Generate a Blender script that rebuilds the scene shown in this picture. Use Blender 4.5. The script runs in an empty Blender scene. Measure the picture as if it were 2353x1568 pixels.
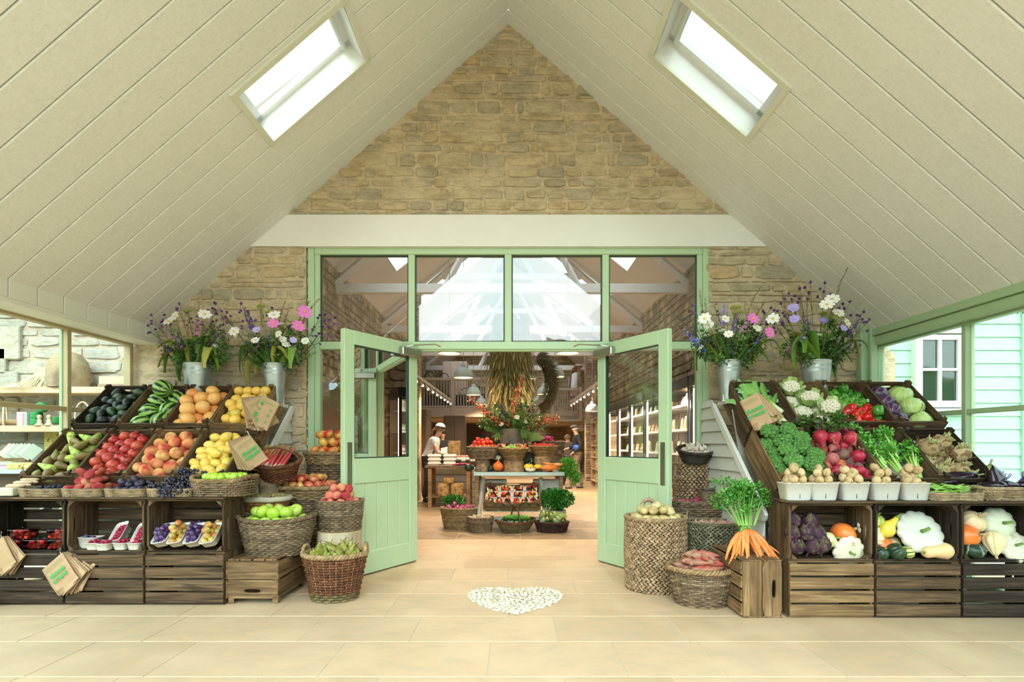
import bpy, math, random
import numpy as np
from mathutils import Vector, Matrix, Euler, noise as mnoise
random.seed(7); rng = np.random.default_rng(7)
C = bpy.context.scene.collection
SC = bpy.context.scene
F = 1219.0; HZ = 1020.0; CX = 1176.5; EYE = 1.2
def W(px, py, D):
 """world point seen at a photo pixel when it stands D metres in front of the camera"""
 return Vector(((px - CX) * D / F, D, EYE - (py - HZ) * D / F))
R = math.radians
# ---------------------------------------------------------------- camera
cam = bpy.data.cameras.new('camera'); co = bpy.data.objects.new('camera', cam); C.objects.link(co)
co.location = (0, 0, EYE); co.rotation_euler = (R(90), 0, 0)
cam.sensor_width = 36; cam.lens = F / 2353 * 36; cam.shift_y = (HZ - 784) / 2353
cam.clip_start = 0.05; cam.clip_end = 300
SC.camera = co
SC.view_settings.view_transform = 'Standard'; SC.view_settings.look = 'None'
SC.view_settings.gamma = 1; SC.view_settings.use_curve_mapping = False
SC.view_settings.exposure = EXPOSURE = -.25
try:
 SC.cycles.use_denoising = True
 SC.cycles.max_bounces = 6; SC.cycles.diffuse_bounces = 3; SC.cycles.glossy_bounces = 2; SC.cycles.transparent_max_bounces = 12; SC.cycles.use_adaptive_sampling = True; SC.cycles.adaptive_threshold = .07; SC.cycles.use_light_tree = False
 SC.cycles.sample_clamp_indirect = 6
 SC.cycles.caustics_reflective = False; SC.cycles.caustics_refractive = False
except Exception: pass
# ---------------------------------------------------------------- world: bright thin cloud, a belt of trees, gravel
world = bpy.data.worlds.new('sky'); SC.world = world; world.use_nodes = True
nt = world.node_tree; nt.nodes.clear()
def N(t, nt_, **k):
 n = nt_.nodes.new(t)
 for a, b in k.items(): setattr(n, a, b)
 return n
def ramp(nt_, stops, fac=None, interp='LINEAR'):
 n = nt_.nodes.new('ShaderNodeValToRGB'); n.color_ramp.interpolation = interp
 el = n.color_ramp.elements
 while len(el) > 1: el.remove(el[-1])
 el[0].position = stops[0][0]; el[0].color = (*stops[0][1], 1)
 for p, c in stops[1:]:
  e = el.new(p); e.color = (*c, 1)
 if fac is not None: nt_.links.new(fac, n.inputs[0])
 return n
def mixc(nt_, fac, a, b, mode='MIX'):
 n = nt_.nodes.new('ShaderNodeMix'); n.data_type = 'RGBA'; n.blend_type = mode
 for s, v in ((n.inputs[0], fac), (n.inputs[6], a), (n.inputs[7], b)):
  if isinstance(v, bpy.types.NodeSocket): nt_.links.new(v, s)
  elif isinstance(v, (int, float)): s.default_value = v
  else: s.default_value = (*v, 1)
 return n.outputs[2]
def mth(nt_, op, a, b=None, c=None, clamp=False):
 n = nt_.nodes.new('ShaderNodeMath'); n.operation = op; n.use_clamp = clamp
 for i, v in enumerate((a, b, c)):
  if v is None: continue
  if isinstance(v, bpy.types.NodeSocket): nt_.links.new(v, n.inputs[i])
  else: n.inputs[i].default_value = v
 return n.outputs[0]
tc = N('ShaderNodeTexCoord', nt); sep = N('ShaderNodeSeparateXYZ', nt)
nt.links.new(tc.outputs['Generated'], sep.inputs[0])
cl = N('ShaderNodeTexNoise', nt); cl.inputs['Scale'].default_value = 2.2; cl.inputs['Detail'].default_value = 5
nt.links.new(tc.outputs['Generated'], cl.inputs['Vector'])
skyc = ramp(nt, [(.36, (.50, .84, .93)), (.66, (.95, 1, 1))], cl.outputs[0])
tn = N('ShaderNodeTexNoise', nt); tn.inputs['Scale'].default_value = 28; tn.inputs['Detail'].default_value = 6
nt.links.new(tc.outputs['Generated'], tn.inputs['Vector'])
treec = ramp(nt, [(.40, (.01, .025, .008)), (.52, (.06, .14, .02)), (.62, (.20, .34, .06)), (.7, (.9, 1, .9))], tn.outputs[0])
tb = N('ShaderNodeTexNoise', nt); tb.inputs['Scale'].default_value = 5; tb.inputs['Detail'].default_value = 4
nt.links.new(tc.outputs['Generated'], tb.inputs['Vector'])
top = mth(nt, 'ADD', mth(nt, 'MULTIPLY', tb.outputs[0], .42), -.06)
istree = mth(nt, 'GREATER_THAN', top, sep.outputs['Z'])
isgr = mth(nt, 'LESS_THAN', sep.outputs['Z'], -.03)
c1 = mixc(nt, istree, skyc.outputs[0], treec.outputs[0])
c2 = mixc(nt, isgr, c1, (.34, .30, .23))
dn = nt.nodes.new('ShaderNodeVectorMath'); dn.operation = 'DOT_PRODUCT'; nt.links.new(tc.outputs['Generated'], dn.inputs[0]); dn.inputs[1].default_value = (-.15, -.86, .48)
glow = mth(nt, 'POWER', mth(nt, 'MAXIMUM', dn.outputs['Value'], 0.0), 2.0)
st = mth(nt, 'MULTIPLY_ADD', glow, 6.0, 3.1)
st = mth(nt, 'MULTIPLY', st, mth(nt, 'MULTIPLY_ADD', istree, -.62, 1.0))
st = mth(nt, 'MULTIPLY', st, mth(nt, 'MULTIPLY_ADD', isgr, -.35, 1.0))
bg = N('ShaderNodeBackground', nt); nt.links.new(c2, bg.inputs[0]); nt.links.new(st, bg.inputs[1])
wo = N('ShaderNodeOutputWorld', nt); nt.links.new(bg.outputs[0], wo.inputs[0])
try:
 world.cycles.sampling_method = 'MANUAL'; world.cycles.sample_map_resolution = 1024
except Exception: pass
# thin-cloud sun, soft, high over the entrance
sl = bpy.data.lights.new('sun', 'SUN'); sl.energy = 1.25; sl.angle = R(50); sl.color = (1, .95, .87)
so = bpy.data.objects.new('sun', sl); C.objects.link(so); so.rotation_euler = (R(58), 0, R(-10))
# daylight portals (they only guide sampling towards the openings, they emit nothing)
def portal(loc, rot, sx, sy):
 l = bpy.data.lights.new('portal', 'AREA'); l.shape = 'RECTANGLE'; l.size = sx; l.size_y = sy
 l.cycles.is_portal = True
 o = bpy.data.objects.new('daylight_portal', l); C.objects.link(o); o.location = loc; o.rotation_euler = rot
# ---------------------------------------------------------------- materials
_mc = {}
def newmat(name):
 m = bpy.data.materials.new(name); m.use_nodes = True
 return m, m.node_tree, m.node_tree.nodes['Principled BSDF']
def coord(t, kind='Object', scale=(1, 1, 1), rot=(0, 0, 0)):
 a = t.nodes.new('ShaderNodeTexCoord'); m = t.nodes.new('ShaderNodeMapping')
 m.inputs['Scale'].default_value = scale; m.inputs['Rotation'].default_value = rot
 t.links.new(a.outputs[kind], m.inputs[0]); return m.outputs[0]
def noise(t, vec, scale, detail=3, rough=.5, dist=0):
 n = t.nodes.new('ShaderNodeTexNoise'); n.inputs['Scale'].default_value = scale; n.inputs['Detail'].default_value = detail
 n.inputs['Roughness'].default_value = rough; n.inputs['Distortion'].default_value = dist
 t.links.new(vec, n.inputs['Vector']); return n.outputs[0]
def bump(t, b, h, strength=.3, dist=.01):
 n = t.nodes.new('ShaderNodeBump'); n.inputs['Strength'].default_value = strength; n.inputs['Distance'].default_value = dist
 t.links.new(h, n.inputs['Height']); t.links.new(n.outputs[0], b.inputs['Normal'])
def objrand(t): return t.nodes.new('ShaderNodeObjectInfo').outputs['Random']
def islrand(t): return t.nodes.new('ShaderNodeNewGeometry').outputs['Random Per Island']
def plain(name, col, rough=.5, metal=0, vary=.0, spec=None, nscale=6, bmp=0, bscale=60, emit=0):
 if name in _mc: return _mc[name]
 m, t, b = newmat(name); b.inputs['Roughness'].default_value = rough; b.inputs['Metallic'].default_value = metal
 if spec is not None: b.inputs['Specular IOR Level'].default_value = spec
 if vary:
  v = noise(t, coord(t), nscale, 4)
  r = ramp(t, [(.3, tuple(c * (1 - vary) for c in col)), (.7, tuple(min(1, c * (1 + vary)) for c in col))], v)
  t.links.new(r.outputs[0], b.inputs['Base Color'])
 else: b.inputs['Base Color'].default_value = (*col, 1)
 if bmp: bump(t, b, noise(t, coord(t), bscale, 4), bmp, .005)
 if emit:
  b.inputs['Emission Color'].default_value = (*col, 1); b.inputs['Emission Strength'].default_value = emit
 _mc[name] = m; return m
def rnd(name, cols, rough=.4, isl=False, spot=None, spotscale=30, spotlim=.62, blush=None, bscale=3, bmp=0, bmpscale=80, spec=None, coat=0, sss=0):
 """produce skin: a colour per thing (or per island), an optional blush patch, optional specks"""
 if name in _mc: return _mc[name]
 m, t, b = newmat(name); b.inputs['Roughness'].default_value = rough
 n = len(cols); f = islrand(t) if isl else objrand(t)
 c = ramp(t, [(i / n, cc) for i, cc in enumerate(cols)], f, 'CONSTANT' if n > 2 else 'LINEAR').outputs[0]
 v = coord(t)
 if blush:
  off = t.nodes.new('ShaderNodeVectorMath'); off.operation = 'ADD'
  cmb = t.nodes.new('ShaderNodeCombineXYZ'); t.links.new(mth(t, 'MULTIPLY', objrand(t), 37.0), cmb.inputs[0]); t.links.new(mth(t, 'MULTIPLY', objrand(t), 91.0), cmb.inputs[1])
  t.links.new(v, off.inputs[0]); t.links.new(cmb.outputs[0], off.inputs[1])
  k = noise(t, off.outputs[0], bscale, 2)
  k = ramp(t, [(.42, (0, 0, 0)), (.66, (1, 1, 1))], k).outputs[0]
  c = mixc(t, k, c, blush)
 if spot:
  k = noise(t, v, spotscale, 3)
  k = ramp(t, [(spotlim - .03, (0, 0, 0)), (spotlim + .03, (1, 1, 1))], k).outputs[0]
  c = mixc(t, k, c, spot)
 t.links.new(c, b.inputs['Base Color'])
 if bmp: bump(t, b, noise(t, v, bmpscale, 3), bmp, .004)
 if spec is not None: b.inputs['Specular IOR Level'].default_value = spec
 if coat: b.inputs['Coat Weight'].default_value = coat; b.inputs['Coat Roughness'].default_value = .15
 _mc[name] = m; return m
def wood(name, dark, mid, light, axis=0, scale=1.0, rough=.75, isl=.5, knots=True, bmp=.25):
 """sawn board: grain stretched along AXIS, tone varies by board"""
 if name in _mc: return _mc[name]
 m, t, b = newmat(name); b.inputs['Roughness'].default_value = rough
 b.inputs['Specular IOR Level'].default_value = .25
 s = [28 * scale] * 3; s[axis] = 1.6 * scale
 base = t.nodes.new('ShaderNodeTexCoord').outputs['Object']
 off = t.nodes.new('ShaderNodeVectorMath'); off.operation = 'ADD'
 cmb = t.nodes.new('ShaderNodeCombineXYZ')
 for i in range(3): t.links.new(mth(t, 'MULTIPLY', mth(t, 'ADD', islrand(t), objrand(t)), 13.0 + 7 * i), cmb.inputs[i])
 t.links.new(base, off.inputs[0]); t.links.new(cmb.outputs[0], off.inputs[1])
 mp = t.nodes.new('ShaderNodeMapping'); mp.inputs['Scale'].default_value = s; t.links.new(off.outputs[0], mp.inputs[0])
 g = noise(t, mp.outputs[0], 1.0, 5, .6, 1.2)
 col = ramp(t, [(.30, dark), (.5, mid), (.68, light)], g).outputs[0]
 mp2 = t.nodes.new('ShaderNodeMapping'); s2 = [5.0] * 3; s2[axis] = 1.5; mp2.inputs['Scale'].default_value = s2; t.links.new(off.outputs[0], mp2.inputs[0])
 st_ = noise(t, mp2.outputs[0], 1.0, 4, .6)
 col = mixc(t, ramp(t, [(.35, (.55, .55, .55)), (.62, (0, 0, 0))], st_).outputs[0], col, tuple(c * .35 for c in dark))
 col = mixc(t, .55, col, ramp(t, [(0, (.55, .55, .55)), (1, (1.15, 1.12, 1.05))], islrand(t)).outputs[0], 'MULTIPLY') if isl else col
 col = mixc(t, .5, col, ramp(t, [(0, (.7, .7, .7)), (1, (1.15, 1.1, 1.05))], objrand(t)).outputs[0], 'MULTIPLY') if isl else col
 t.links.new(col, b.inputs['Base Color'])
 bump(t, b, g, bmp, .004)
 _mc[name] = m; return m
def glassmat(name, tint=(1, 1, 1), ior=1.5, add=0.0):
 if name in _mc: return _mc[name]
 m = bpy.data.materials.new(name); m.use_nodes = True; t = m.node_tree; t.nodes.clear()
 tr = t.nodes.new('ShaderNodeBsdfTransparent'); tr.inputs[0].default_value = (*tint, 1)
 gl = t.nodes.new('ShaderNodeBsdfGlossy'); gl.inputs['Roughness'].default_value = .0
 fr = t.nodes.new('ShaderNodeFresnel'); fr.inputs[0].default_value = ior
 mx = t.nodes.new('ShaderNodeMixShader'); t.links.new(mth(t, 'ADD', fr.outputs[0], add, clamp=True), mx.inputs[0])
 t.links.new(tr.outputs[0], mx.inputs[1]); t.links.new(gl.outputs[0], mx.inputs[2])
 o = t.nodes.new('ShaderNodeOutputMaterial'); t.links.new(mx.outputs[0], o.inputs[0])
 _mc[name] = m; return m
def emit(name, col, s):
 if name in _mc: return _mc[name]
 m = bpy.data.materials.new(name); m.use_nodes = True; t = m.node_tree; t.nodes.clear()
 e = t.nodes.new('ShaderNodeEmission'); e.inputs[0].default_value = (*col, 1); e.inputs[1].default_value = s
 o = t.nodes.new('ShaderNodeOutputMaterial'); t.links.new(e.outputs[0], o.inputs[0]); _mc[name] = m; return m
CRATE = wood('aged crate wood', (.040, .025, .013), (.130, .080, .041), (.25, .165, .09), 0)
CRATE_Y = wood('aged crate wood across', (.040, .025, .013), (.130, .080, .041), (.25, .165, .09), 1)
CRATE_L = wood('fresh pine crate', (.09, .055, .027), (.27, .165, .075), (.44, .29, .145), 0)
CRATE_LY = wood('fresh pine crate across', (.09, .055, .027), (.27, .165, .075), (.44, .29, .145), 1)
CRATE_D = wood('dark crate wood', (.018, .012, .008), (.055, .037, .023), (.11, .078, .05), 0)
CRATE_DY = wood('dark crate wood across', (.018, .012, .008), (.055, .037, .023), (.11, .078, .05), 1)
OAK = wood('pale oak board', (.50, .35, .20), (.62, .46, .28), (.70, .54, .35), 0, isl=0, bmp=.05)
GREEN = plain('sage green paint', (.47, .62, .38), .42, vary=.02, bmp=.02)
GREEN2 = plain('sage green window paint', (.36, .50, .28), .42, vary=.03, bmp=.02)
TAN = plain('tan unpainted window bar', (.47, .38, .20), .5, vary=.08)
WHITE = plain('white paint', (.80, .79, .70), .5, vary=.02)
OFFW = plain('off white board', (.66, .65, .58), .55, vary=.04)
STEEL = plain('brushed steel', (.42, .40, .34), .35, 1)
DARKM = plain('dark metal', (.05, .05, .05), .4, .8)
PAPER = plain('brown kraft paper', (.47, .31, .17), .8, vary=.06, nscale=9)
PAPERD = plain('folded kraft paper edge', (.33, .20, .10), .85, vary=.15)
TISSUE = plain('white tissue paper', (.72, .72, .80), .8, vary=.05)
INK = plain('green ink', (.03, .42, .10), .7)
GLASS = glassmat('window glass', (.97, 1, .98), 1.5, .075)
GLASSC = glassmat('clear pane', (.97, 1, .98), 1.18, .0)
PLASTIC = glassmat('clear plastic', (.98, .98, .98), 1.4, .03)
# ---------------------------------------------------------------- mesh building
class MB:
 def __init__(s): s.v = []; s.f = []; s.m = []; s.n = 0
 def add(s, v, f, mi=0):
  v = np.asarray(v, float).reshape(-1, 3)
  s.v.append(v); o = s.n
  s.f.extend([tuple(i + o for i in q) for q in f]); s.m.extend([mi] * len(f)); s.n += len(v); return s
 def box(s, c, d, rot=None, mi=0, bev=0):
  x, y, z = d[0] / 2, d[1] / 2, d[2] / 2
  if bev:
   b = min(bev, x * .9, y * .9, z * .9); vs = []; 
   for sx in (-1, 1):
    for sy in (-1, 1):
     for sz in (-1, 1):
      vs += [(sx * (x - b), sy * (y - b), sz * z), (sx * (x - b), sy * y, sz * (z - b)), (sx * x, sy * (y - b), sz * (z - b))]
   I = lambda a, b_, c_, k: ((a * 2 + b_) * 2 + c_) * 3 + k
   fs = []
   fs += [(I(0,0,1,0), I(1,0,1,0), I(1,1,1,0), I(0,1,1,0)), (I(0,0,0,0), I(0,1,0,0), I(1,1,0,0), I(1,0,0,0))]
   fs += [(I(0,1,0,1), I(0,1,1,1), I(1,1,1,1), I(1,1,0,1)), (I(0,0,0,1), I(1,0,0,1), I(1,0,1,1), I(0,0,1,1))]
   fs += [(I(1,0,0,2), I(1,1,0,2), I(1,1,1,2), I(1,0,1,2)), (I(0,0,0,2), I(0,0,1,2), I(0,1,1,2), I(0,1,0,2))]
   for a in (0, 1):
    for c_ in (0, 1):
     fs.append((I(a,0,c_,0), I(a,1,c_,0), I(a,1,c_,2), I(a,0,c_,2)) if (a ^ c_) else (I(a,0,c_,0), I(a,0,c_,2), I(a,1,c_,2), I(a,1,c_,0)))
     fs.append((I(0,a,c_,0), I(1,a,c_,0), I(1,a,c_,1), I(0,a,c_,1)) if not (a ^ c_) else (I(0,a,c_,0), I(0,a,c_,1), I(1,a,c_,1), I(1,a,c_,0)))
     fs.append((I(a,c_,0,1), I(a,c_,1,1), I(a,c_,1,2), I(a,c_,0,2)) if not (a ^ c_) else (I(a,c_,0,1), I(a,c_,0,2), I(a,c_,1,2), I(a,c_,1,1)))
   for a in (0, 1):
    for b_ in (0, 1):
     for c_ in (0, 1):
      t = (I(a,b_,c_,0), I(a,b_,c_,1), I(a,b_,c_,2)); fs.append(t if (a + b_ + c_) % 2 == 0 else t[::-1])
  else:
   vs = [(sx * x, sy * y, sz * z) for sx in (-1, 1) for sy in (-1, 1) for sz in (-1, 1)]
   fs = [(0, 1, 3, 2), (4, 6, 7, 5), (0, 4, 5, 1), (2, 3, 7, 6), (0, 2, 6, 4), (1, 5, 7, 3)]
  vs = np.array(vs)
  if rot is not None: vs = vs @ np.array(Euler(rot).to_matrix()).T
  return s.add(vs + np.array(c), fs, mi)
 def quad(s, a, b, c, d, mi=0): return s.add([a, b, c, d], [(0, 1, 2, 3)], mi)
 def prism(s, pts, vec, mi=0):
  """flat polygon pts extruded by vec"""
  p = np.array(pts, float); n = len(p); v = np.vstack([p, p + np.array(vec)])
  f = [tuple(range(n))[::-1], tuple(range(n, 2 * n))] + [(i, (i + 1) % n, (i + 1) % n + n, i + n) for i in range(n)]
  return s.add(v, f, mi)
 def lathe(s, prof, seg=16, mi=0, mod=None, c=(0, 0, 0)):
  """prof: (r,z) from bottom to top; mod(theta array, r, z)->r multiplier"""
  th = np.linspace(0, 2 * math.pi, seg, endpoint=False); vs = []; rings = []
  k = 0
  for r, z in prof:
   if r < 1e-6: vs.append(np.array([[0, 0, z]])); rings.append([k]); k += 1
   else:
    rr = r * (mod(th, r, z) if mod else 1.0)
    vs.append(np.stack([rr * np.cos(th), rr * np.sin(th), np.full(seg, z)], 1)); rings.append(list(range(k, k + seg))); k += seg
  fs = []
  for a, b in zip(rings, rings[1:]):
   if len(a) == 1 and len(b) == 1: continue
   for i in range(seg):
    j = (i + 1) % seg
    if len(a) == 1: fs.append((a[0], b[j], b[i]))
    elif len(b) == 1: fs.append((a[i], a[j], b[0]))
    else: fs.append((a[i], a[j], b[j], b[i]))
  return s.add(np.vstack(vs) + np.array(c), fs, mi)
 def tube(s, path, rad, seg=6, mi=0, cap=True, closed=False):
  p = np.array(path, float); n = len(p)
  rad = np.full(n, rad) if np.isscalar(rad) else np.array(rad, float)
  if closed: t = np.roll(p, -1, 0) - np.roll(p, 1, 0)
  else:
   t = np.gradient(p, axis=0)
  t /= np.linalg.norm(t, axis=1, keepdims=True) + 1e-12
  u = np.array([0, 0, 1.0]) if abs(t[0][2]) < .9 else np.array([1.0, 0, 0])
  us = []
  for i in range(n):
   u = u - t[i] * u.dot(t[i]); u /= np.linalg.norm(u) + 1e-12; us.append(u)
  us = np.array(us); ws = np.cross(t, us)
  a = np.linspace(0, 2 * math.pi, seg, endpoint=False)
  v = p[:, None, :] + rad[:, None, None] * (np.cos(a)[None, :, None] * us[:, None, :] + np.sin(a)[None, :, None] * ws[:, None, :])
  fs = []
  m = n if closed else n - 1
  for i in range(m):
   k = (i + 1) % n
   for j in range(seg):
    l = (j + 1) % seg; fs.append((i * seg + j, i * seg + l, k * seg + l, k * seg + j))
  if cap and not closed: fs += [tuple(range(seg))[::-1], tuple(range((n - 1) * seg, n * seg))]
  return s.add(v.reshape(-1, 3), fs, mi)
 def blade(s, path, widths, side, mi=0, fold=.15):
  """leaf blade along a path; side: direction of its width"""
  p = np.array(path, float); n = len(p); t = np.gradient(p, axis=0); t /= np.linalg.norm(t, axis=1, keepdims=True) + 1e-12
  sd = np.array(side, float); vs = []
  for i in range(n):
   q = sd - t[i] * sd.dot(t[i]); q /= np.linalg.norm(q) + 1e-12; nn = np.cross(t[i], q); w = widths[i]
   vs += [p[i] - q * w, p[i] - nn * w * fold * 2, p[i] + q * w]
  fs = []
  for i in range(n - 1):
   a, b = i * 3, i * 3 + 3; fs += [(a, a + 1, b + 1, b), (a + 1, a + 2, b + 2, b + 1)]
  return s.add(vs, fs, mi)
 def ball(s, c, r, seg=8, rings=6, mi=0, sc=(1, 1, 1)):
  prof = [(max(0, math.sin(math.pi * i / rings)) * 1.0, -math.cos(math.pi * i / rings)) for i in range(rings + 1)]
  prof[0] = (0, -1); prof[-1] = (0, 1)
  k = MB(); k.lathe(prof, seg); v = k.v[0] * r * np.array(sc) + np.array(c)
  return s.add(v, k.f, mi)
 def xf(s, M):
  """transform everything so far"""
  A = np.array(M)[:3, :3]; b = np.array(M)[:3, 3]; s.v = [v @ A.T + b for v in s.v]; return s
 def join(s, o, M=None):
  vs = np.vstack(o.v)
  if M is not None: A = np.array(M)[:3, :3]; b = np.array(M)[:3, 3]; vs = vs @ A.T + b
  off = s.n; s.v.append(vs); s.f.extend([tuple(i + off for i in q) for q in o.f]); s.m.extend(o.m); s.n += len(vs); return s
 def jitter(s, amp, scale=8, seed=0):
  v = np.vstack(s.v); out = v.copy()
  for i, q in enumerate(v):
   out[i] += np.array(mnoise.noise_vector(Vector(q * scale) + Vector((seed, seed * 2, 0)))) * amp
  s.v = [out]; return s
 def mesh(s, name, mats, smooth=True):
  me = bpy.data.meshes.new(name); me.from_pydata(np.vstack(s.v).tolist(), [], s.f)
  for m in (mats if isinstance(mats, (list, tuple)) else [mats]): me.materials.append(m)
  if any(s.m): me.polygons.foreach_set('material_index', s.m)
  me.polygons.foreach_set('use_smooth', [smooth] * len(s.f)); me.update(); return me
 def obj(s, name, mats, parent=None, smooth=False, loc=None):
  return link(name, s.mesh(name, mats, smooth), parent, loc)
def link(name, me, parent=None, loc=None, rot=None, scale=None):
 o = bpy.data.objects.new(name, me); C.objects.link(o)
 if parent is not None: o.parent = parent
 if loc is not None: o.location = loc
 if rot is not None: o.rotation_euler = rot
 if scale is not None: o.scale = (scale,) * 3 if isinstance(scale, (int, float)) else scale
 return o
def tag(o, label, cat, group=None, kind=None):
 o['label'] = label; o['category'] = cat
 if group: o['group'] = group
 if kind: o['kind'] = kind
 return o
def struct(o):
 o['kind'] = 'structure'; return o
def empty(name, loc=(0, 0, 0), rot=(0, 0, 0)):
 o = bpy.data.objects.new(name, None); C.objects.link(o); o.location = loc; o.rotation_euler = rot; o.empty_display_size = .1; return o
def TR(loc=(0, 0, 0), rot=(0, 0, 0), sc=1.0):
 s = (sc,) * 3 if isinstance(sc, (int, float)) else sc
 return Matrix.LocRotScale(Vector(loc), Euler(rot), Vector(s))
def copy_tree(o, parent=None):
 c = o.copy(); C.objects.link(c)
 if parent is not None: c.parent = parent
 for ch in list(o.children): copy_tree(ch, c)
 return c
# ---- kinds: a kind is a list of variants, each variant [(part name, mesh), ...]; the first is the thing's own mesh
KINDS_ = {}
def kind(name, variants): KINDS_[name] = variants
def place(kd, loc, rot, sc, label, cat, group=None, var=None, name=None):
 vs = KINDS_[kd]; v = vs[random.randrange(len(vs)) if var is None else var % len(vs)]
 o = link(name or kd, v[0][1], None, loc, rot, sc)
 for pn, me in v[1:]: link(pn, me, o)
 return tag(o, label, cat, group)
def pack(n, r, half, mound=0.0, rnd_=1, it=220, zf=None):
 """settle n balls of radius r in a box (hx,hy) or a round basket ('c',rx,ry); returns centres, floor at z=0"""
 g = np.random.default_rng(rnd_); round_ = half[0] == 'c'
 hx, hy = (half[1], half[2]) if round_ else half
 p = np.stack([g.uniform(-hx + r, hx - r, n), g.uniform(-hy + r, hy - r, n), g.uniform(r, r * 5, n)], 1)
 rr = np.full(n, r)
 for k in range(it):
  p[:, 2] -= r * .10
  for _ in range(2):
   d = p[:, None] - p[None]; L = np.linalg.norm(d, axis=2) + np.eye(n) * 9
   ov = np.clip(2 * r - L, 0, None); p += .5 * (d / L[..., None] * ov[..., None]).sum(1) * .6
   p[:, 2] = np.maximum(p[:, 2], r)
   lx = hx - r - mound * (p[:, 2] - r); ly = hy - r - mound * (p[:, 2] - r); lx = np.maximum(lx, .55 * (hx - r)); ly = np.maximum(ly, .55 * (hy - r))
   if round_:
    q = np.sqrt((p[:, 0] / lx) ** 2 + (p[:, 1] / ly) ** 2); s = np.where(q > 1, 1 / q, 1); p[:, 0] *= s; p[:, 1] *= s
   else: p[:, 0] = np.clip(p[:, 0], -lx, lx); p[:, 1] = np.clip(p[:, 1], -ly, ly)
 return p
def fill(kd, M, n, r, half, label, cat, group, mound=0.0, seed=1, z0=0.0, sc=(.92, 1.06), lay=False, tilt=None, corners=None, kinds=None):
 """heap n things of a kind in a container whose frame is M; the four nearest the corners are told apart in words"""
 P = pack(n, r, half, mound, seed); M = Matrix(M); base = M.to_euler(); out = []
 names = {}
 if corners:
  hx, hy = (half[1], half[2]) if half[0] == 'c' else half
  for k, (sx, sy) in enumerate(((-1, 1), (1, 1), (-1, -1), (1, -1))):
   o_ = sorted(range(n), key=lambda i: (P[i][0] - sx * hx) ** 2 + (P[i][1] - sy * hy) ** 2)
   for i in o_:
    if i not in names: names[i] = corners[k]; break
 for i, q in enumerate(P):
  w = M @ Vector((q[0], q[1], q[2] + z0))
  if tilt is not None:
   rot = (M.to_3x3() @ Euler((R(tilt + random.uniform(-16, 16)), R(random.uniform(-14, 14)), random.uniform(0, 6.28))).to_matrix()).to_euler()
  elif lay: rot = (M.to_3x3() @ Euler((R(90 + random.uniform(-20, 20)), R(random.uniform(-20, 20)), random.uniform(0, 6.28))).to_matrix()).to_euler()
  else: rot = Euler((random.uniform(-.9, .9), random.uniform(-.9, .9), random.uniform(0, 6.28)))
  kk = kinds[i % len(kinds)] if kinds else kd
  lb = label
  if i in names: lb = label.split(' heaped')[0].split(' in the ')[0] + ' ' + names[i]
  out.append(place(kk, w, rot, random.uniform(*sc), lb, cat, group))
 return out
# ================================================================ SETTING
RX, RZ, SL_ = -.035, 5.46, .865          # ridge x, ridge height, roof slope
WY = 5.39                                # face of the stone gable wall
FY = 5.47                                # entrance frame plane
EL, ER = -3.60, 3.575                    # eaves
def roofz(x): return RZ - SL_ * abs(x - RX)
def stonemat(name, cols, mort=None):
 if name in _mc: return _mc[name]
 m, t, b = newmat(name); b.inputs['Roughness'].default_value = .9; b.inputs['Specular IOR Level'].default_value = .2
 n = len(cols); v = coord(t)
 c = ramp(t, [(i / max(1, n - 1), q) for i, q in enumerate(cols)], islrand(t)).outputs[0] if n > 1 else cols[0]
 g = noise(t, coord(t, scale=(1, 1, 2.2)), 9, 7, .68, .6)
 c = mixc(t, ramp(t, [(.38, (1, 1, 1)), (.58, (0, 0, 0))], g).outputs[0], c, mixc(t, .5, c, (.30, .22, .12)))
 g2 = noise(t, v, 3.1, 4, .6)
 c = mixc(t, ramp(t, [(.5, (0, 0, 0)), (.68, (.7, .7, .7))], g2).outputs[0], c, (.80, .63, .41) if mort is None else mort)
 t.links.new(c, b.inputs['Base Color']); bump(t, b, noise(t, v, 26, 7, .7), .9, .02); _mc[name] = m; return m
STONE = stonemat('rubble limestone', [(.66, .49, .28), (.70, .56, .36), (.54, .46, .34), (.76, .58, .35), (.50, .43, .31), (.70, .49, .26)])
MORT = stonemat('lime mortar', [(.78, .62, .41)])
STONE2 = stonemat('pale limestone', [(.46, .43, .34), (.54, .52, .44), (.38, .38, .32), (.50, .46, .35)], (.56, .51, .40))
MORT2 = stonemat('pale mortar', [(.54, .44, .32)], (.57, .5, .38))
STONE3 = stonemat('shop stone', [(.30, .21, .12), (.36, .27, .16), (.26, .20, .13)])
MORT3 = stonemat('shop mortar', [(.34, .25, .15)])
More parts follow.
